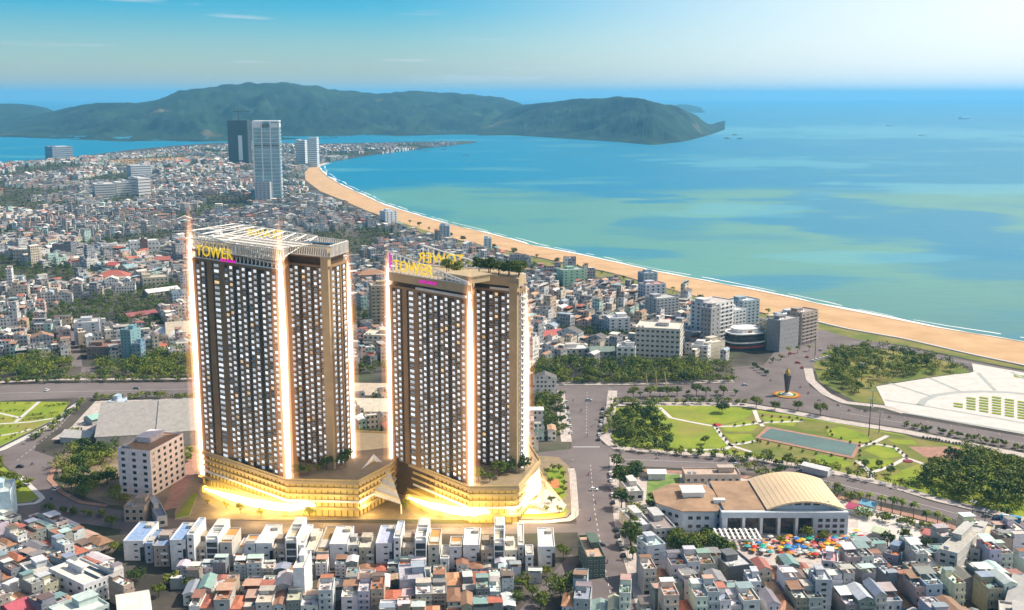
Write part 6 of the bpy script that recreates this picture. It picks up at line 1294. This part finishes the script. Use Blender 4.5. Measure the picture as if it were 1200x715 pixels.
def mass_house(b, x, y, w, d, h, a, wc, rc, lod):
    ca, sa = cos(a), sin(a)
    T = lambda c: (x + c[0] * ca - c[1] * sa, y + c[0] * sa + c[1] * ca, c[2])
    k = rc_.random(); b.box(-w / 2, w / 2, -d / 2, d / 2, -.05, h, 0, wc, rc, bottom=False, T=T)
    if k < .34:
        r_ = h + w * .2; e = .3
        A, B, C, D = [(-w / 2 - e, -d / 2 - e, h), (w / 2 + e, -d / 2 - e, h), (w / 2 + e, d / 2 + e, h), (-w / 2 - e, d / 2 + e, h)]; E_, F_ = (0, -d / 2 - e, r_), (0, d / 2 + e, r_)
        for f, cc in (((B, C, F_, E_), rc), ((D, A, E_, F_), rc), ((A, B, E_), wc), ((C, D, F_), wc)): b.face([T(q) for q in f], 0, cc)
    elif k < .8:
        rd = d * rc_.uniform(.25, .5); xe = w / 2 - w * rc_.choice((0.02, .3)); b.box(-w / 2 + .1, xe, d / 2 - rd - .2, d / 2 - .2, h, h + 2.7, 0, wc, rc_.choice(CR), bottom=False, T=T)
        if lod == 0:
            for bx in ((-w / 2 - .05, w / 2 + .05, -d / 2 - .05, -d / 2 + .2), (-w / 2 - .05, -w / 2 + .2, -d / 2 + .2, d / 2 - rd - .2), (w / 2 - .2, w / 2 + .05, -d / 2 + .2, d / 2 - rd - .2)): b.box(*bx, h - .3, h + .9, 0, wc, bottom=False, T=T)
    else:
        ya = -d / 2 + d * rc_.uniform(.1, .4); zz = h + 2.4; cc = rc_.choice(CR)
        b.face([T(q) for q in ((-w / 2 - .2, ya, zz), (w / 2 + .2, ya, zz), (w / 2 + .2, d / 2 + .1, zz + .6), (-w / 2 - .2, d / 2 + .1, zz + .6))], 0, cc)
        b.box(-w / 2, w / 2, d / 2 - .3, d / 2, h, zz + .5, 0, wc, bottom=False, T=T)
    if lod == 0 and rc_.random() < .4: tx, ty = rc_.uniform(-w / 3, w / 3), -d / 2 + 1.5; b.box(tx - .7, tx + .7, ty - .5, ty + .5, h, h + 1.6, 0, (.5, .52, .54), bottom=False, T=T)
def cell_angle(i, j): return noise.noise((i * 1.7 + .3, j * 1.3 + .7, 3.3)) * 1.3
TREESPOT = []
def city(poly, S=420.0):
    b = MB(); xs = [p[0] for p in poly]; ys = [p[1] for p in poly]; n = 0
    for i in range(int(min(xs) // S), int(max(xs) // S) + 1):
        for j in range(int(min(ys) // S), int(max(ys) // S) + 1):
            a = cell_angle(i, j); ca, sa = cos(a), sin(a); cx, cy = (i + .5) * S, (j + .5) * S
            far = cy > 1900; lod = 2 if cy > 2600 else (1 if far else 0); k = 1.0 if cy < 1400 else (1.12 if cy < 2200 else 1.45)
            v = -S * .75; row = 0
            while v < S * .75:
                d = rc_.uniform(11, 15) * k; u = -S * .75
                while u < S * .75:
                    w = rc_.uniform(4.8, 8.4) * k
                    if rc_.random() < .09: w *= rc_.uniform(1.7, 3.2)
                    if (u + S) % 64 < 5: u += 5
                    lx, ly = u + w / 2, v + d / 2; x, y = cx + lx * ca - ly * sa, cy + lx * sa + ly * ca; u += w + (rc_.uniform(0, 3) if rc_.random() < .2 else 0)
                    if not (i * S <= x < (i + 1) * S and j * S <= y < (j + 1) * S): continue
                    px, py = proj(x, y)
                    if px < -330 or px > 1300: continue
                    if not inside((x, y), poly): continue
                    g = noise.noise((x * .006, y * .006, 9.1))
                    if g > (.2 if cy < 1900 else .06) or rc_.random() < (.17 if cy < 1900 else .24):
                        if rc_.random() < .85: TREESPOT.append((x, y, rc_.uniform(.7, 1.15)))
                        continue
                    if taken(x, y, 4) or any(inside((x, y), q) for q in SKIP): continue
                    hh = 3.3 * rc_.choice((1, 1, 2, 2, 2, 3, 3, 3, 4, 4)) + .5
                    if rc_.random() < .018 and y < 2600: hh = 3.3 * rc_.randint(5, 8); 
                    mass_house(b, x, y, w * .96, d * rc_.uniform(.85, .99), hh * (.85 if far else 1), a + (pi if row % 2 else 0), rc_.choice(CW), rc_.choice(CR), lod); n += 1
                v += d + (7.5 if row % 2 else 1.2); row += 1
    o = b.build('distant_houses', M['mass']); o['kind'] = 'stuff'; return n
print('city houses', city(CITY))
print('back houses', city(MID_BACK, 200.0))
# trees of the city, the far shores and the depth of the belts
def tree_mass(name, spots, dark=False):
    rnd = random.Random(3); b = MB()
    for x, y, s in spots:
        lod = y > 1500; n = (2 if y > 2400 else 3) if lod else 6; m = rnd.choice((0, 0, 1)) if not dark else 1
        for k in range(n): leaves(b, (x + rnd.gauss(0, 2.0) * s, y + rnd.gauss(0, 2.0) * s, rnd.uniform(2.8, 6.6) * s), rnd.uniform(2.2, 3.2) * s, (6 if y > 2400 else 11) if lod else 24, (2.4 if y > 2400 else 1.8) if lod else 1.15, rnd, .8, m)
    o = b.build(name, [M['leaf'], M['leafdark']]); o['kind'] = 'stuff'
def scatter(px, n, s=1.0):
    poly = GP(px); xs = [p[0] for p in poly]; ys = [p[1] for p in poly]; out = []; t = 0
    while len(out) < n and t < n * 80:
        t += 1; p = (rc_.uniform(min(xs), max(xs)), rc_.uniform(min(ys), max(ys)))
        if inside(p, poly) and not taken(*p, 1): out.append((*p, s * rc_.uniform(.8, 1.2)))
    return out
tree_mass('city_trees', TREESPOT)
far = scatter([(-60, 200), (0, 193), (90, 186), (200, 175), (330, 169.5), (330, 176), (230, 181), (150, 185), (90, 192), (95, 205), (60, 210), (-60, 215)], 420, 1.7) + scatter([(380, 171), (470, 168.5), (550, 167.5), (500, 172), (430, 179), (388, 187)], 240, 1.5) + scatter([(85, 214), (135, 209), (160, 208), (230, 205), (240, 212), (180, 208), (160, 213), (110, 214), (90, 220)], 70, 1.6)
tree_mass('far_shore_trees', far, True)
belt = scatter([(628, 449), (628, 428), (700, 428), (760, 430), (812, 429), (858, 433), (859, 447), (760, 449)], 150, 1.25) + scatter([(-20, 446), (-20, 426), (80, 425), (82, 445)], 70, 1.2) + scatter([(112, 445), (112, 432), (140, 428), (226, 408), (228, 444)], 100, 1.2)
belt += scatter([(64, 545), (100, 517), (137, 518), (139, 592), (100, 586), (75, 573)], 50, 1.0) + scatter([(957, 440), (962, 424), (975, 413), (1015, 408), (1060, 415), (1120, 428), (1132, 436), (1085, 440), (1030, 450), (1010, 464), (985, 462)], 120, 1.0) + scatter([(720, 524), (720, 482), (762, 477), (774, 492), (784, 510), (786, 525)], 50, .85)
belt += scatter([(1130, 528), (1145, 535), (1170, 541), (1210, 552), (1230, 566), (1200, 556), (1165, 550), (1128, 540)], 60, .9)
belt += scatter([(1075, 570), (1100, 548), (1135, 545), (1200, 556), (1240, 600), (1190, 604), (1120, 586)], 62, 1.15) + scatter([(780, 634), (845, 638), (862, 652), (820, 656), (790, 648)], 20, .9) + scatter([(1135, 545), (1200, 556), (1300, 575), (1300, 620), (1240, 605)], 40, 1.2)
def row_trees(px, n, s): return [(x + rc_.uniform(-1.5, 1.5), y + rc_.uniform(-1.5, 1.5), s * rc_.uniform(.75, 1.2)) for x, y in resample(GP(px), n)]
for px, n, s_ in (([(-20, 449), (225, 446)], 26, .75), ([(112, 469), (226, 467)], 12, .7), ([(98, 474), (66, 500), (40, 516)], 9, .7), ([(640, 450), (860, 447)], 40, .8), ([(720, 473), (870, 474)], 18, .65), ([(717, 480), (711, 510)], 8, .7), ([(1062, 500), (1200, 528)], 14, .5), ([(730, 527), (960, 549), (1050, 570), (1180, 604)], 34, .75), ([(860, 553), (1000, 588)], 10, .8), ([(630, 470), (652, 510)], 12, .9), ([(240, 505), (400, 500)], 14, .9), ([(86, 512), (112, 516), (130, 515)], 9, .8), ([(205, 560), (222, 532)], 7, .6), ([(1010, 606), (1090, 622)], 8, .7), ([(745, 600), (742, 640)], 8, .9), ([(60, 600), (120, 606)], 5, .6)):
    belt += row_trees(px, n, s_)
tree_mass('belt_trees', belt)

# low rows of shrubs on the west gardens
def shrub_rows():
    rnd = random.Random(6); b = MB()
    for px in ([(-40, 476), (40, 473)], [(-40, 484), (30, 482)], [(52, 477), (80, 473.5)], [(34, 488), (68, 484)], [(28, 493), (64, 488.5)], [(-40, 503), (20, 501)], [(-40, 516), (0, 512)], [(10, 515), (34, 503)], [(-40, 492), (14, 491)]):
        for x, y in resample(GP(px), 16):
            if rnd.random() < .8: leaves(b, (x + rnd.uniform(-1.5, 1.5), y + rnd.uniform(-1.5, 1.5), .9), rnd.uniform(.7, 1.5), 14, .8, rnd, .8, rnd.choice((0, 0, 1)))
    o = b.build('garden_shrubs', [M['leaf'], M['leafbright']]); o['kind'] = 'stuff'
shrub_rows()
# ------------------------------------------------------------------ vehicles, market, street furniture, ships
rv = random.Random(31)
def wheel(parent, x, y, r=.33, w=.24):
    b = MB(); b.lathe([(r * .5, -w / 2), (r, -w / 2), (r, w / 2), (r * .5, w / 2)], 12); o = b.build('wheel', M['rubber'], parent); o.location = (x, y, r); o.rotation_euler = (pi / 2, 0, 0)
    b = MB(); b.lathe([(r * .5, -w / 2 - .01), (r * .5, w / 2 + .01)], 10); b.build('rim', M['metal'], o)
def car():
    r = empty('car', (0, 0, -70)); prof = [(-2.1, .3), (-2.15, .75), (-1.9, .95), (1.0, .98), (1.95, .82), (2.15, .62), (2.1, .3)]
    b = MB(); W = .86; n = len(prof)
    for i in range(n - 1): (xa, za), (xb, zb) = prof[i], prof[i + 1]; b.face([(xa, -W, za), (xa, W, za), (xb, W, zb), (xb, -W, zb)])
    b.face([(x, -W, z) for x, z in prof]); b.face([(x, W, z) for x, z in prof[::-1]]); b.face([(-2.1, W, .3), (-2.1, -W, .3), (2.1, -W, .3), (2.1, W, .3)]); link('body', b.mesh('body', M['paintcar']), r)
    b = MB(); A = [(-1.85, -.8, .95), (1.05, -.8, .98), (1.05, .8, .98), (-1.85, .8, .95)]; B = [(-1.35, -.65, 1.45), (.35, -.65, 1.45), (.35, .65, 1.45), (-1.35, .65, 1.45)]
    for i in range(4): b.face([A[i], A[(i + 1) % 4], B[(i + 1) % 4], B[i]])
    b.build('windows', M['glass'], r); b = MB(); b.box(-1.37, .37, -.67, .67, 1.45, 1.5); link('roof', b.mesh('roof', M['paintcar']), r)
    for x in (-1.3, 1.3):
        for y in (-.8, .8): wheel(r, x, y)
    for y in (-.6, .6): b = MB(); b.box(2.02, 2.15, y - .18, y + .18, .6, .74); b.build('headlight', M['white'], r)
    return r
CAR = car(); car_first = [True]
def put_car(px, py, rz, c, label, group, s=1.12):
    o = CAR if car_first[0] else copy_tree(CAR); car_first[0] = False; o.location = (*G(px, py), .09); o.rotation_euler = (0, 0, rz); o.scale = (s, s, s)
    for ch in (kids(o) or o.children):
        if ch.name.split('.')[0] in ('body', 'roof'): ch.color = (*c, 1)
    tag(o, label, 'car', group)
CC = {'white': (.75, .75, .74), 'silver': (.45, .46, .48), 'black': (.02, .02, .025), 'red': (.45, .02, .02), 'dark blue': (.03, .05, .14), 'grey': (.2, .2, .21)}
kids(CAR)
def line_cars(px, n, rz, colours, where, group):
    cnt = {}
    P = resample(GP(px), n); cl = [rv.choice(colours) for _ in P]
    for (x, y), c in zip(P, cl): put_car(*proj(x, y), rz + rv.uniform(-.05, .05), CC[c], f'{c} car {where}', group)
line_cars([(706.5, 480), (704, 500), (701.5, 516)], 8, pi / 2, ['black', 'white', 'grey', 'silver', 'red'], 'parked on the park side of the avenue', 'cars on the park side of the avenue')
line_cars([(664, 472), (667, 490), (669, 508)], 6, pi / 2, ['white', 'black', 'silver'], 'parked on the tower side of the avenue', 'cars on the tower side of the avenue')
line_cars([(715, 556), (718.5, 590)], 5, pi / 2, ['white', 'black', 'silver'], 'parked along the avenue opposite the tower square', 'cars opposite the tower square')
line_cars([(722, 622), (731, 652)], 5, pi / 2, ['black', 'white', 'dark blue'], 'parked on the avenue beside the blank white tower house', 'cars beside the tower house')
line_cars([(953, 424), (986, 415)], 9, R(20), ['white'], 'in the white row beside the traffic square', 'white cars of the traffic square')
for x, y, c, lab in ((935, 426, 'red', 'red car nearest the shop building on the parking island'), (946, 419, 'red', 'red car under the palms of the parking island'), (940, 431.5, 'red', 'red car turning at the kerb of the parking island'), (926, 415, 'red', 'red car at the back row of the parking island'), (962, 411, 'silver', 'silver car on the parking island near the sand'), (873, 452, 'silver', 'silver car driving into the traffic square from the boulevard'),
                     (1172, 517, 'black', 'black car on the road below the paved square'), (1156, 606, 'grey', 'grey car parked by the park wood'), (1168, 609, 'dark blue', 'dark blue car parked by the park wood beside the bus'), (859, 541, 'black', 'black car on the park road above the long workshop'), (862, 545, 'white', 'white car on the park road above the long workshop'),
                     (62, 497, 'white', 'white car on the curved west road'), (44, 513, 'dark blue', 'dark blue car at the west lawn kerb'), (24, 548, 'black', 'black car crossing the west roundabout'), (66, 574, 'white', 'white car passing the hotel grove'), (96, 498, 'white', 'white car in the warehouse yard'), (104, 490, 'dark blue', 'dark blue car in the warehouse yard'), (118, 486, 'red', 'red car in the warehouse yard'),
                     (55, 458, 'white', 'white car on the boulevard west of the towers'), (160, 456, 'grey', 'grey car on the boulevard near the warehouse'), (696, 575, 'white', 'white car driving up the avenue beside the tower square'), (704, 640, 'black', 'black car driving down the avenue near the corner house'), (690, 470, 'silver', 'silver car at the top of the avenue')):
    put_car(x, y, rv.choice((0, .2, 1.4)), CC[c], lab, None)
def bus():
    r = empty('bus', (*G(1184, 611), .05), R(-24), 'turquoise blue bus parked on the park road beside the wood', 'bus'); m = mat('bus_paint', (.03, .3, .48), .35, .05, 1)
    b = MB(); b.box(-5, 5, -1.25, 1.25, .5, 3.1); b.build('body', m, r); b = MB(); b.box(-4.7, 5.02, -1.28, 1.28, 1.7, 2.6); b.build('windows', M['glass'], r)
    b = MB(); b.box(-4, -1, -.9, .9, 3.1, 3.4); b.build('roof_unit', M['white'], r)
    for x in (-3.2, 3.2):
        for y in (-1.15, 1.15): wheel(r, x, y, .5, .3)
bus()
def motorbike():
    r = empty('motorbike', (0, 0, -70)); b = MB(); b.tube([(-.6, 0, .55), (0, 0, .6), (.35, 0, .55), (.6, 0, .95)], [.12, .16, .12, .06], 6); b.box(-.75, .05, -.14, .14, .68, .82); link('frame', b.mesh('frame', M['paintcar']), r)
    wheel(r, -.62, 0, .3, .12); wheel(r, .62, 0, .3, .12)
    b = MB(); b.tube([(.5, -.35, 1.0), (.55, .35, 1.0)], .03, 5); b.build('handlebar', M['dark'], r); return r
def person_mesh(seated):
    b = MB(); hip = .85 if seated else .88
    b.tube([(-.1, 0, hip), (-.08, 0, hip + .3), (-.02, 0, hip + .55), (0, 0, hip + .66), (.03, 0, hip + .72), (.05, 0, hip + .82), (.05, 0, hip + .92)], [.16, .17, .19, .07, .09, .115, .06], 8)
    for s in (-1, 1):
        if seated: b.tube([(-.08, s * .1, hip), (.3, s * .16, hip - .05), (.22, s * .17, hip - .45), (.36, s * .17, hip - .5)], [.1, .085, .055, .04], 6); b.tube([(-.02, s * .2, hip + .5), (.15, s * .27, hip + .25), (.5, s * .3, hip + .18)], [.06, .05, .035], 6)
        else: b.tube([(0, s * .1, hip), (.05 * s, s * .1, .45), (-.05 * s, s * .1, .05), (.12 - .05 * s, s * .1, .03)], [.1, .08, .055, .04], 6); b.tube([(-.02, s * .2, hip + .5), (0, s * .27, hip + .2), (.1, s * .26, hip - .05)], [.06, .05, .035], 6)
    return b.mesh('person', M['cloth'])
BIKE = motorbike(); kids(BIKE); SEAT = person_mesh(True); bf = True
for x, y, a in ((672, 470, 1.5), (681, 482, 1.5), (694, 500, 1.5), (688, 512, 1.6), (690, 557, 1.5), (698, 590, 1.6), (692, 610, 1.5), (712, 660, 1.4), (28, 521, .6), (52, 530, .5), (38, 545, .3), (60, 586, 2.8), (80, 602, .1), (903, 447, .6), (938, 455, .3), (947, 462, .3), (960, 470, -.4), (982, 476, -.4), (995, 482, -.4), (1014, 483, -.3), (1042, 490, -.3), (1079, 498, -.3), (1100, 503, -.3), (1147, 511, -.3), (1162, 514, -.3), (770, 538, 0), (930, 560, -.3), (1060, 590, -.4)):
    o = BIKE if bf else copy_tree(BIKE); bf = False; p = G(x, y); o.location = (*p, .1); o.rotation_euler = (0, 0, a); o.scale = (1.15,) * 3
    w = 'avenue' if 660 < x < 730 else ('west road' if x < 100 else ('park road' if y > 530 else 'wide road by the traffic square'))
    for ch in (kids(o) or o.children):
        if ch.name.startswith('frame'): ch.color = (*CC[rv.choice(('red', 'black', 'grey', 'dark blue'))], 1)
    tag(o, f'small motorbike with one rider on the {w}', 'motorbike', 'motorbikes on the roads')
    pr2 = link('person', SEAT); pr2.location = (p[0] - .1 * cos(a), p[1] - .1 * sin(a), .1); pr2.rotation_euler = (0, 0, a); pr2.scale = (1.15,) * 3; pr2.color = (*rv.choice([(.05, .05, .07), (.4, .08, .08), (.5, .5, .5), (.08, .12, .3)]), 1); tag(pr2, f'person riding a motorbike on the {w}', 'person', 'riders on the roads')
# market umbrellas
def umbrella():
    r = empty('market_umbrella', (0, 0, -70)); b = MB(); n = 8
    for i in range(n):
        a0, a1 = 2 * pi * i / n, 2 * pi * (i + 1) / n; A, B = (1.7 * cos(a0), 1.7 * sin(a0), 2.2), (1.7 * cos(a1), 1.7 * sin(a1), 2.2); b.face([A, B, (0, 0, 2.95)]); b.face([(A[0], A[1], 2.0), (B[0], B[1], 2.0), B, A])
    link('canopy', b.mesh('canopy', M['cloth']), r); b = MB(); b.tube([(0, 0, 0), (0, 0, 2.9)], .04, 5); b.build('pole', M['metal'], r); b = MB(); b.box(-.9, .9, -.5, .5, .55, .62); b.box(-.8, .8, -.4, .4, 0, .55); b.build('counter', M['brickpave'], r); return r
UMB = umbrella(); kids(UMB); uf = True
UC = {'red': (.55, .04, .03), 'orange': (.65, .25, .03), 'yellow': (.7, .5, .05), 'green': (.03, .35, .2), 'blue': (.03, .2, .55), 'teal': (.08, .36, .36), 'white': (.6, .62, .6), 'pink': (.65, .22, .25)}
mk = GP([(868, 634), (900, 632), (985, 632), (1006, 622), (1014, 640), (1000, 652), (960, 654), (900, 652), (876, 648)]); spots = []; tr = 0
while len(spots) < 105 and tr < 6000:
    tr += 1; p = (rv.uniform(110, 185), rv.uniform(500, 570)); p = (rv.uniform(min(q[0] for q in mk), max(q[0] for q in mk)), rv.uniform(min(q[1] for q in mk), max(q[1] for q in mk)))
    if inside(p, mk) and all((p[0] - q[0]) ** 2 + (p[1] - q[1]) ** 2 > 6.5 for q in spots): spots.append(p)
for p in spots:
    o = UMB if uf else copy_tree(UMB); uf = False; c = rv.choice(['red', 'orange', 'orange', 'yellow', 'green', 'blue', 'teal', 'teal', 'white', 'white', 'white', 'pink']); o.location = (*p, .02); o.rotation_euler = (0, 0, rv.uniform(0, 3)); k = rv.uniform(.7, 1.1); o.scale = (k, k, k * .95)
    for ch in (kids(o) or o.children):
        if ch.name.startswith('canopy'): ch.color = (*UC[c], 1)
    tag(o, f'{c} market umbrella over a stall before the exhibition hall', 'umbrella', f'{c} umbrellas of the market')
# monument, flower bed, masts
def monument():
    x, y = G(922, 463); r = empty('monument', (x, y, 0), 0, 'dark flaring stone monument with a golden top in a round flower bed', 'monument'); st = mat('monument_stone', (.1, .09, .095), .7, .2, .5); gd = mat('monument_gold', (.55, .33, .06), .4, .1, 1, metal=.5)
    b = MB(); b.lathe([(5, 0), (5, .8), (3.4, .8), (3.4, 1.6), (2.2, 1.6), (2.0, 2.2)], 8); b.build('plinth', M['plaza'], r); b = MB(); b.lathe([(1.3, 2.2), (1.6, 5), (2.2, 10), (3.0, 15.5), (2.4, 16)], 8); b.build('shaft', st, r)
    b = MB(); b.lathe([(1.8, 16), (2.0, 17), (1.5, 18.4), (.8, 19.6), (.1, 21)], 8); b.build('golden_top', gd, r)
    f = MB(); n = 40
    for rad, w, cc in ((9.3, 1.6, (.45, .12, .03)), (7.7, 1.4, (.5, .33, .04)), (6.1, 1.6, (.1, .17, .03))):
        for i in range(n): a0, a1 = 2 * pi * i / n, 2 * pi * (i + 1) / n; f.prism([((rad - w / 2) * cos(a0), (rad - w / 2) * sin(a0)), ((rad + w / 2) * cos(a0), (rad + w / 2) * sin(a0)), ((rad + w / 2) * cos(a1), (rad + w / 2) * sin(a1)), ((rad - w / 2) * cos(a1), (rad - w / 2) * sin(a1))], .05, .55, 0, cc)
    o = f.build('flower_bed', mat('flowers', (1, 1, 1), .9, .5, 1.5, attr=True)); o.location = (x, y, .06); tag(o, 'round orange and yellow flower bed ringing the dark monument', 'flower bed')
monument()
b = MB(); b.lathe([(3.2, 0), (3.2, .35)], 20); o = b.build('flower_bed', mat('red_flowers', (.4, .04, .05), .9, .4, 1.5)); o.location = (*G(840, 498.5), .2); tag(o, 'small round red flower bed where the park lawns meet', 'flower bed')
b = MB(); b.lathe([(3.0, 0), (3.0, .35)], 20); o = b.build('flower_bed', mat('maroon_flowers', (.2, .03, .04), .9, .4, 1.5)); o.location = (*G(1064, 541), .2); tag(o, 'small dark maroon flower bed at a crossing of park paths beyond the pond', 'flower bed')
def mast(px, py, h, label, r0=.3, arms=4):
    r = empty('lamp_mast', (*G(px, py), 0), 0, label, 'lamp mast'); b = MB(); b.tube([(0, 0, 0), (0, 0, h)], [r0, r0 * .5], 8); b.build('pole', M['dark'], r); b = MB(); b.lathe([(r0 * 2.4, 0), (r0 * 2.2, .5)], 10); b.build('base', M['kerb'], r)
    for k in range(arms): a = 2 * pi * k / arms; b = MB(); b.tube([(0, 0, h - .6), (1.5 * cos(a), 1.5 * sin(a), h)], .1, 5); b.box(1.5 * cos(a) - .4, 1.5 * cos(a) + .4, 1.5 * sin(a) - .4, 1.5 * sin(a) + .4, h - .15, h + .2); b.build('floodlight', M['metal'], r)
mast(1018, 512, 26, 'tall thin floodlight mast by the road below the paved square', .35); mast(1030, 508, 15, 'shorter dark mast beside the tall floodlight mast'); mast(955, 418, 20, 'dark mast with a banner frame at the tip of the grove'); mast(1009, 452, 18, 'mast among the trees of the grove'); mast(1022, 478, 13, 'leaning palm high mast at the square corner'); mast(1137, 632, 20, 'slim dark road mast near the brick pavement'); mast(1152, 636, 17, 'second slim dark road mast nearer the corner houses')
for x in (757, 768, 779):
    r = empty('flag_pole', (*G(x + 2, 456), 0), 0, f"{'leftmost' if x == 757 else 'middle' if x == 768 else 'rightmost'} of three slanted yellow poles before the tree belt", 'pole', 'three yellow poles before the tree belt'); m = M.setdefault('ypole', mat('yellow_pole', (.62, .5, .25), .5, .1)); b = MB(); b.tube([(0, 0, 0), (-1.4, 0, 13)], [.45, .2], 6); b.build('pole', m, r); b = MB(); b.box(-.7, .7, -.7, .7, 0, .8); b.build('base', M['kerb'], r)
LAMP = None
def street_lamp():
    r = empty('street_lamp', (0, 0, -70)); b = MB(); b.tube([(0, 0, 0), (0, 0, 8.5), (0, 0.4, 9), (0, 1.8, 9.3)], [.12, .08, .07, .05], 6); b.build('pole', M['metal'], r); b = MB(); b.box(-.14, .14, 1.6, 2.4, 9.2, 9.35); b.build('lamp_head', M['white'], r); return r
LAMP = street_lamp(); kids(LAMP); lf = True
for px, n, a, w in (([(660, 470), (671, 600), (681, 655)], 8, -pi / 2, 'on the tower side of the avenue'), ([(717, 470), (712, 510)], 4, pi / 2, 'on the park side of the avenue'), ([(719, 550), (735, 665)], 7, pi / 2, 'on the market side of the avenue'), ([(985, 493), (1200, 531)], 9, 0, 'between the park and the road below the square'), ([(20, 449), (220, 446)], 8, pi, 'on the boulevard west of the towers'), ([(730, 450), (850, 448)], 6, pi, 'along the boulevard tree belt'), ([(740, 530), (960, 551)], 8, pi, 'along the park road')):
    for p in resample(GP(px), n):
        o = LAMP if lf else copy_tree(LAMP); lf = False; o.location = (*p, .1); o.rotation_euler = (0, 0, a); tag(o, f'grey street lamp {w}', 'street lamp', f'street lamps {w}')
def ship(px, py, L, label, hullc):
    r = empty('ship', (*G(px, py, -.8), -.8), R(8), label, 'ship'); b = MB(); w = L * .08; P = [(-L / 2, -w), (L * .32, -w), (L / 2, 0), (L * .32, w), (-L / 2, w)]; b.prism([(x * .96, y * .8) for x, y in P], -1, L * .03); b.prism(P, L * .03, L * .065); b.build('hull', mat('hull_paint', hullc, .6, .1), r)
    b = MB(); b.box(-L * .42, -L * .28, -w * .8, w * .8, L * .065, L * .15); b.box(-L * .4, -L * .32, -w * .6, w * .6, L * .15, L * .18); b.build('bridge', M['white'], r); b = MB(); b.tube([(-L * .36, 0, L * .18), (-L * .36, 0, L * .25)], L * .01, 6); b.build('funnel', M['dark'], r)
ship(1130, 139.5, 120, 'pale cargo ship farthest out near the horizon', (.4, .35, .4)); ship(1042, 147.5, 45, 'dark ship below the sea horizon', (.05, .05, .07)); ship(1080, 159, 34, 'dark boat nearest of the three on the open sea', (.05, .05, .07))
for x, y in ((852, 162.5), (861, 158.5), (867, 163)): b = MB(); rr = random.Random(x); b.lathe([(14 + rr.random() * 9, -2), (9 + rr.random() * 5, 3), (3, 6)], 9); o = b.build('islet_rock', M['dark']); o.location = (*G(x, y, -.8), -.8); tag(o, {852: 'dark islet rock nearest the headland tip', 861: 'small islet rock behind the other two off the headland', 867: 'islet rock farthest off the headland tip'}[x], 'rock', 'islet rocks off the headland')
for x, y, l in ((499, 177, 'small dark fishing boat nearest the spit beach'), (520, 175, 'small fishing boat off the tip of the spit'), (546, 182, 'lone fishing boat out in the inner bay')): ship(x, y, 26, l, (.1, .12, .16))

# repeats that stand in countable rows are told apart by their order
def order_labels():
    from collections import defaultdict
    D = defaultdict(list)
    for o in col.objects:
        if o.get('category') and o.get('group'): D[(o['label'], o['group'])].append(o)
    OD = ('first', 'second', 'third', 'fourth', 'fifth', 'sixth', 'seventh', 'eighth', 'ninth', 'tenth', 'eleventh', 'twelfth')
    for (lab, g), L in D.items():
        if not 2 <= len(L) <= 12: continue
        P = [proj(*o.location) for o in L]; xs, ys = [p[0] for p in P], [p[1] for p in P]
        vert = (max(ys) - min(ys)) > 1.2 * (max(xs) - min(xs)); way = 'from the top' if vert else 'from the left'
        if len(lab.replace(',', ' ').split()) + 4 > 16: way = 'downwards' if vert else 'rightwards'
        if len(lab.split()) + 1 + len(way.split()) > 16: continue
        for i, (p, o) in enumerate(sorted(zip(P, L), key=lambda t: t[0][1 if vert else 0])): o['label'] = f'{lab}, {OD[i]} {way}'
order_labels()

# drop patterns of trees and houses that no place used
for tpl in [t for L in TPL.values() for t in L if t.name not in used] + [r for i, (r, _) in enumerate(KINDS) if i not in used_h]:
    for ch in list(tpl.children): bpy.data.objects.remove(ch)
    bpy.data.objects.remove(tpl)
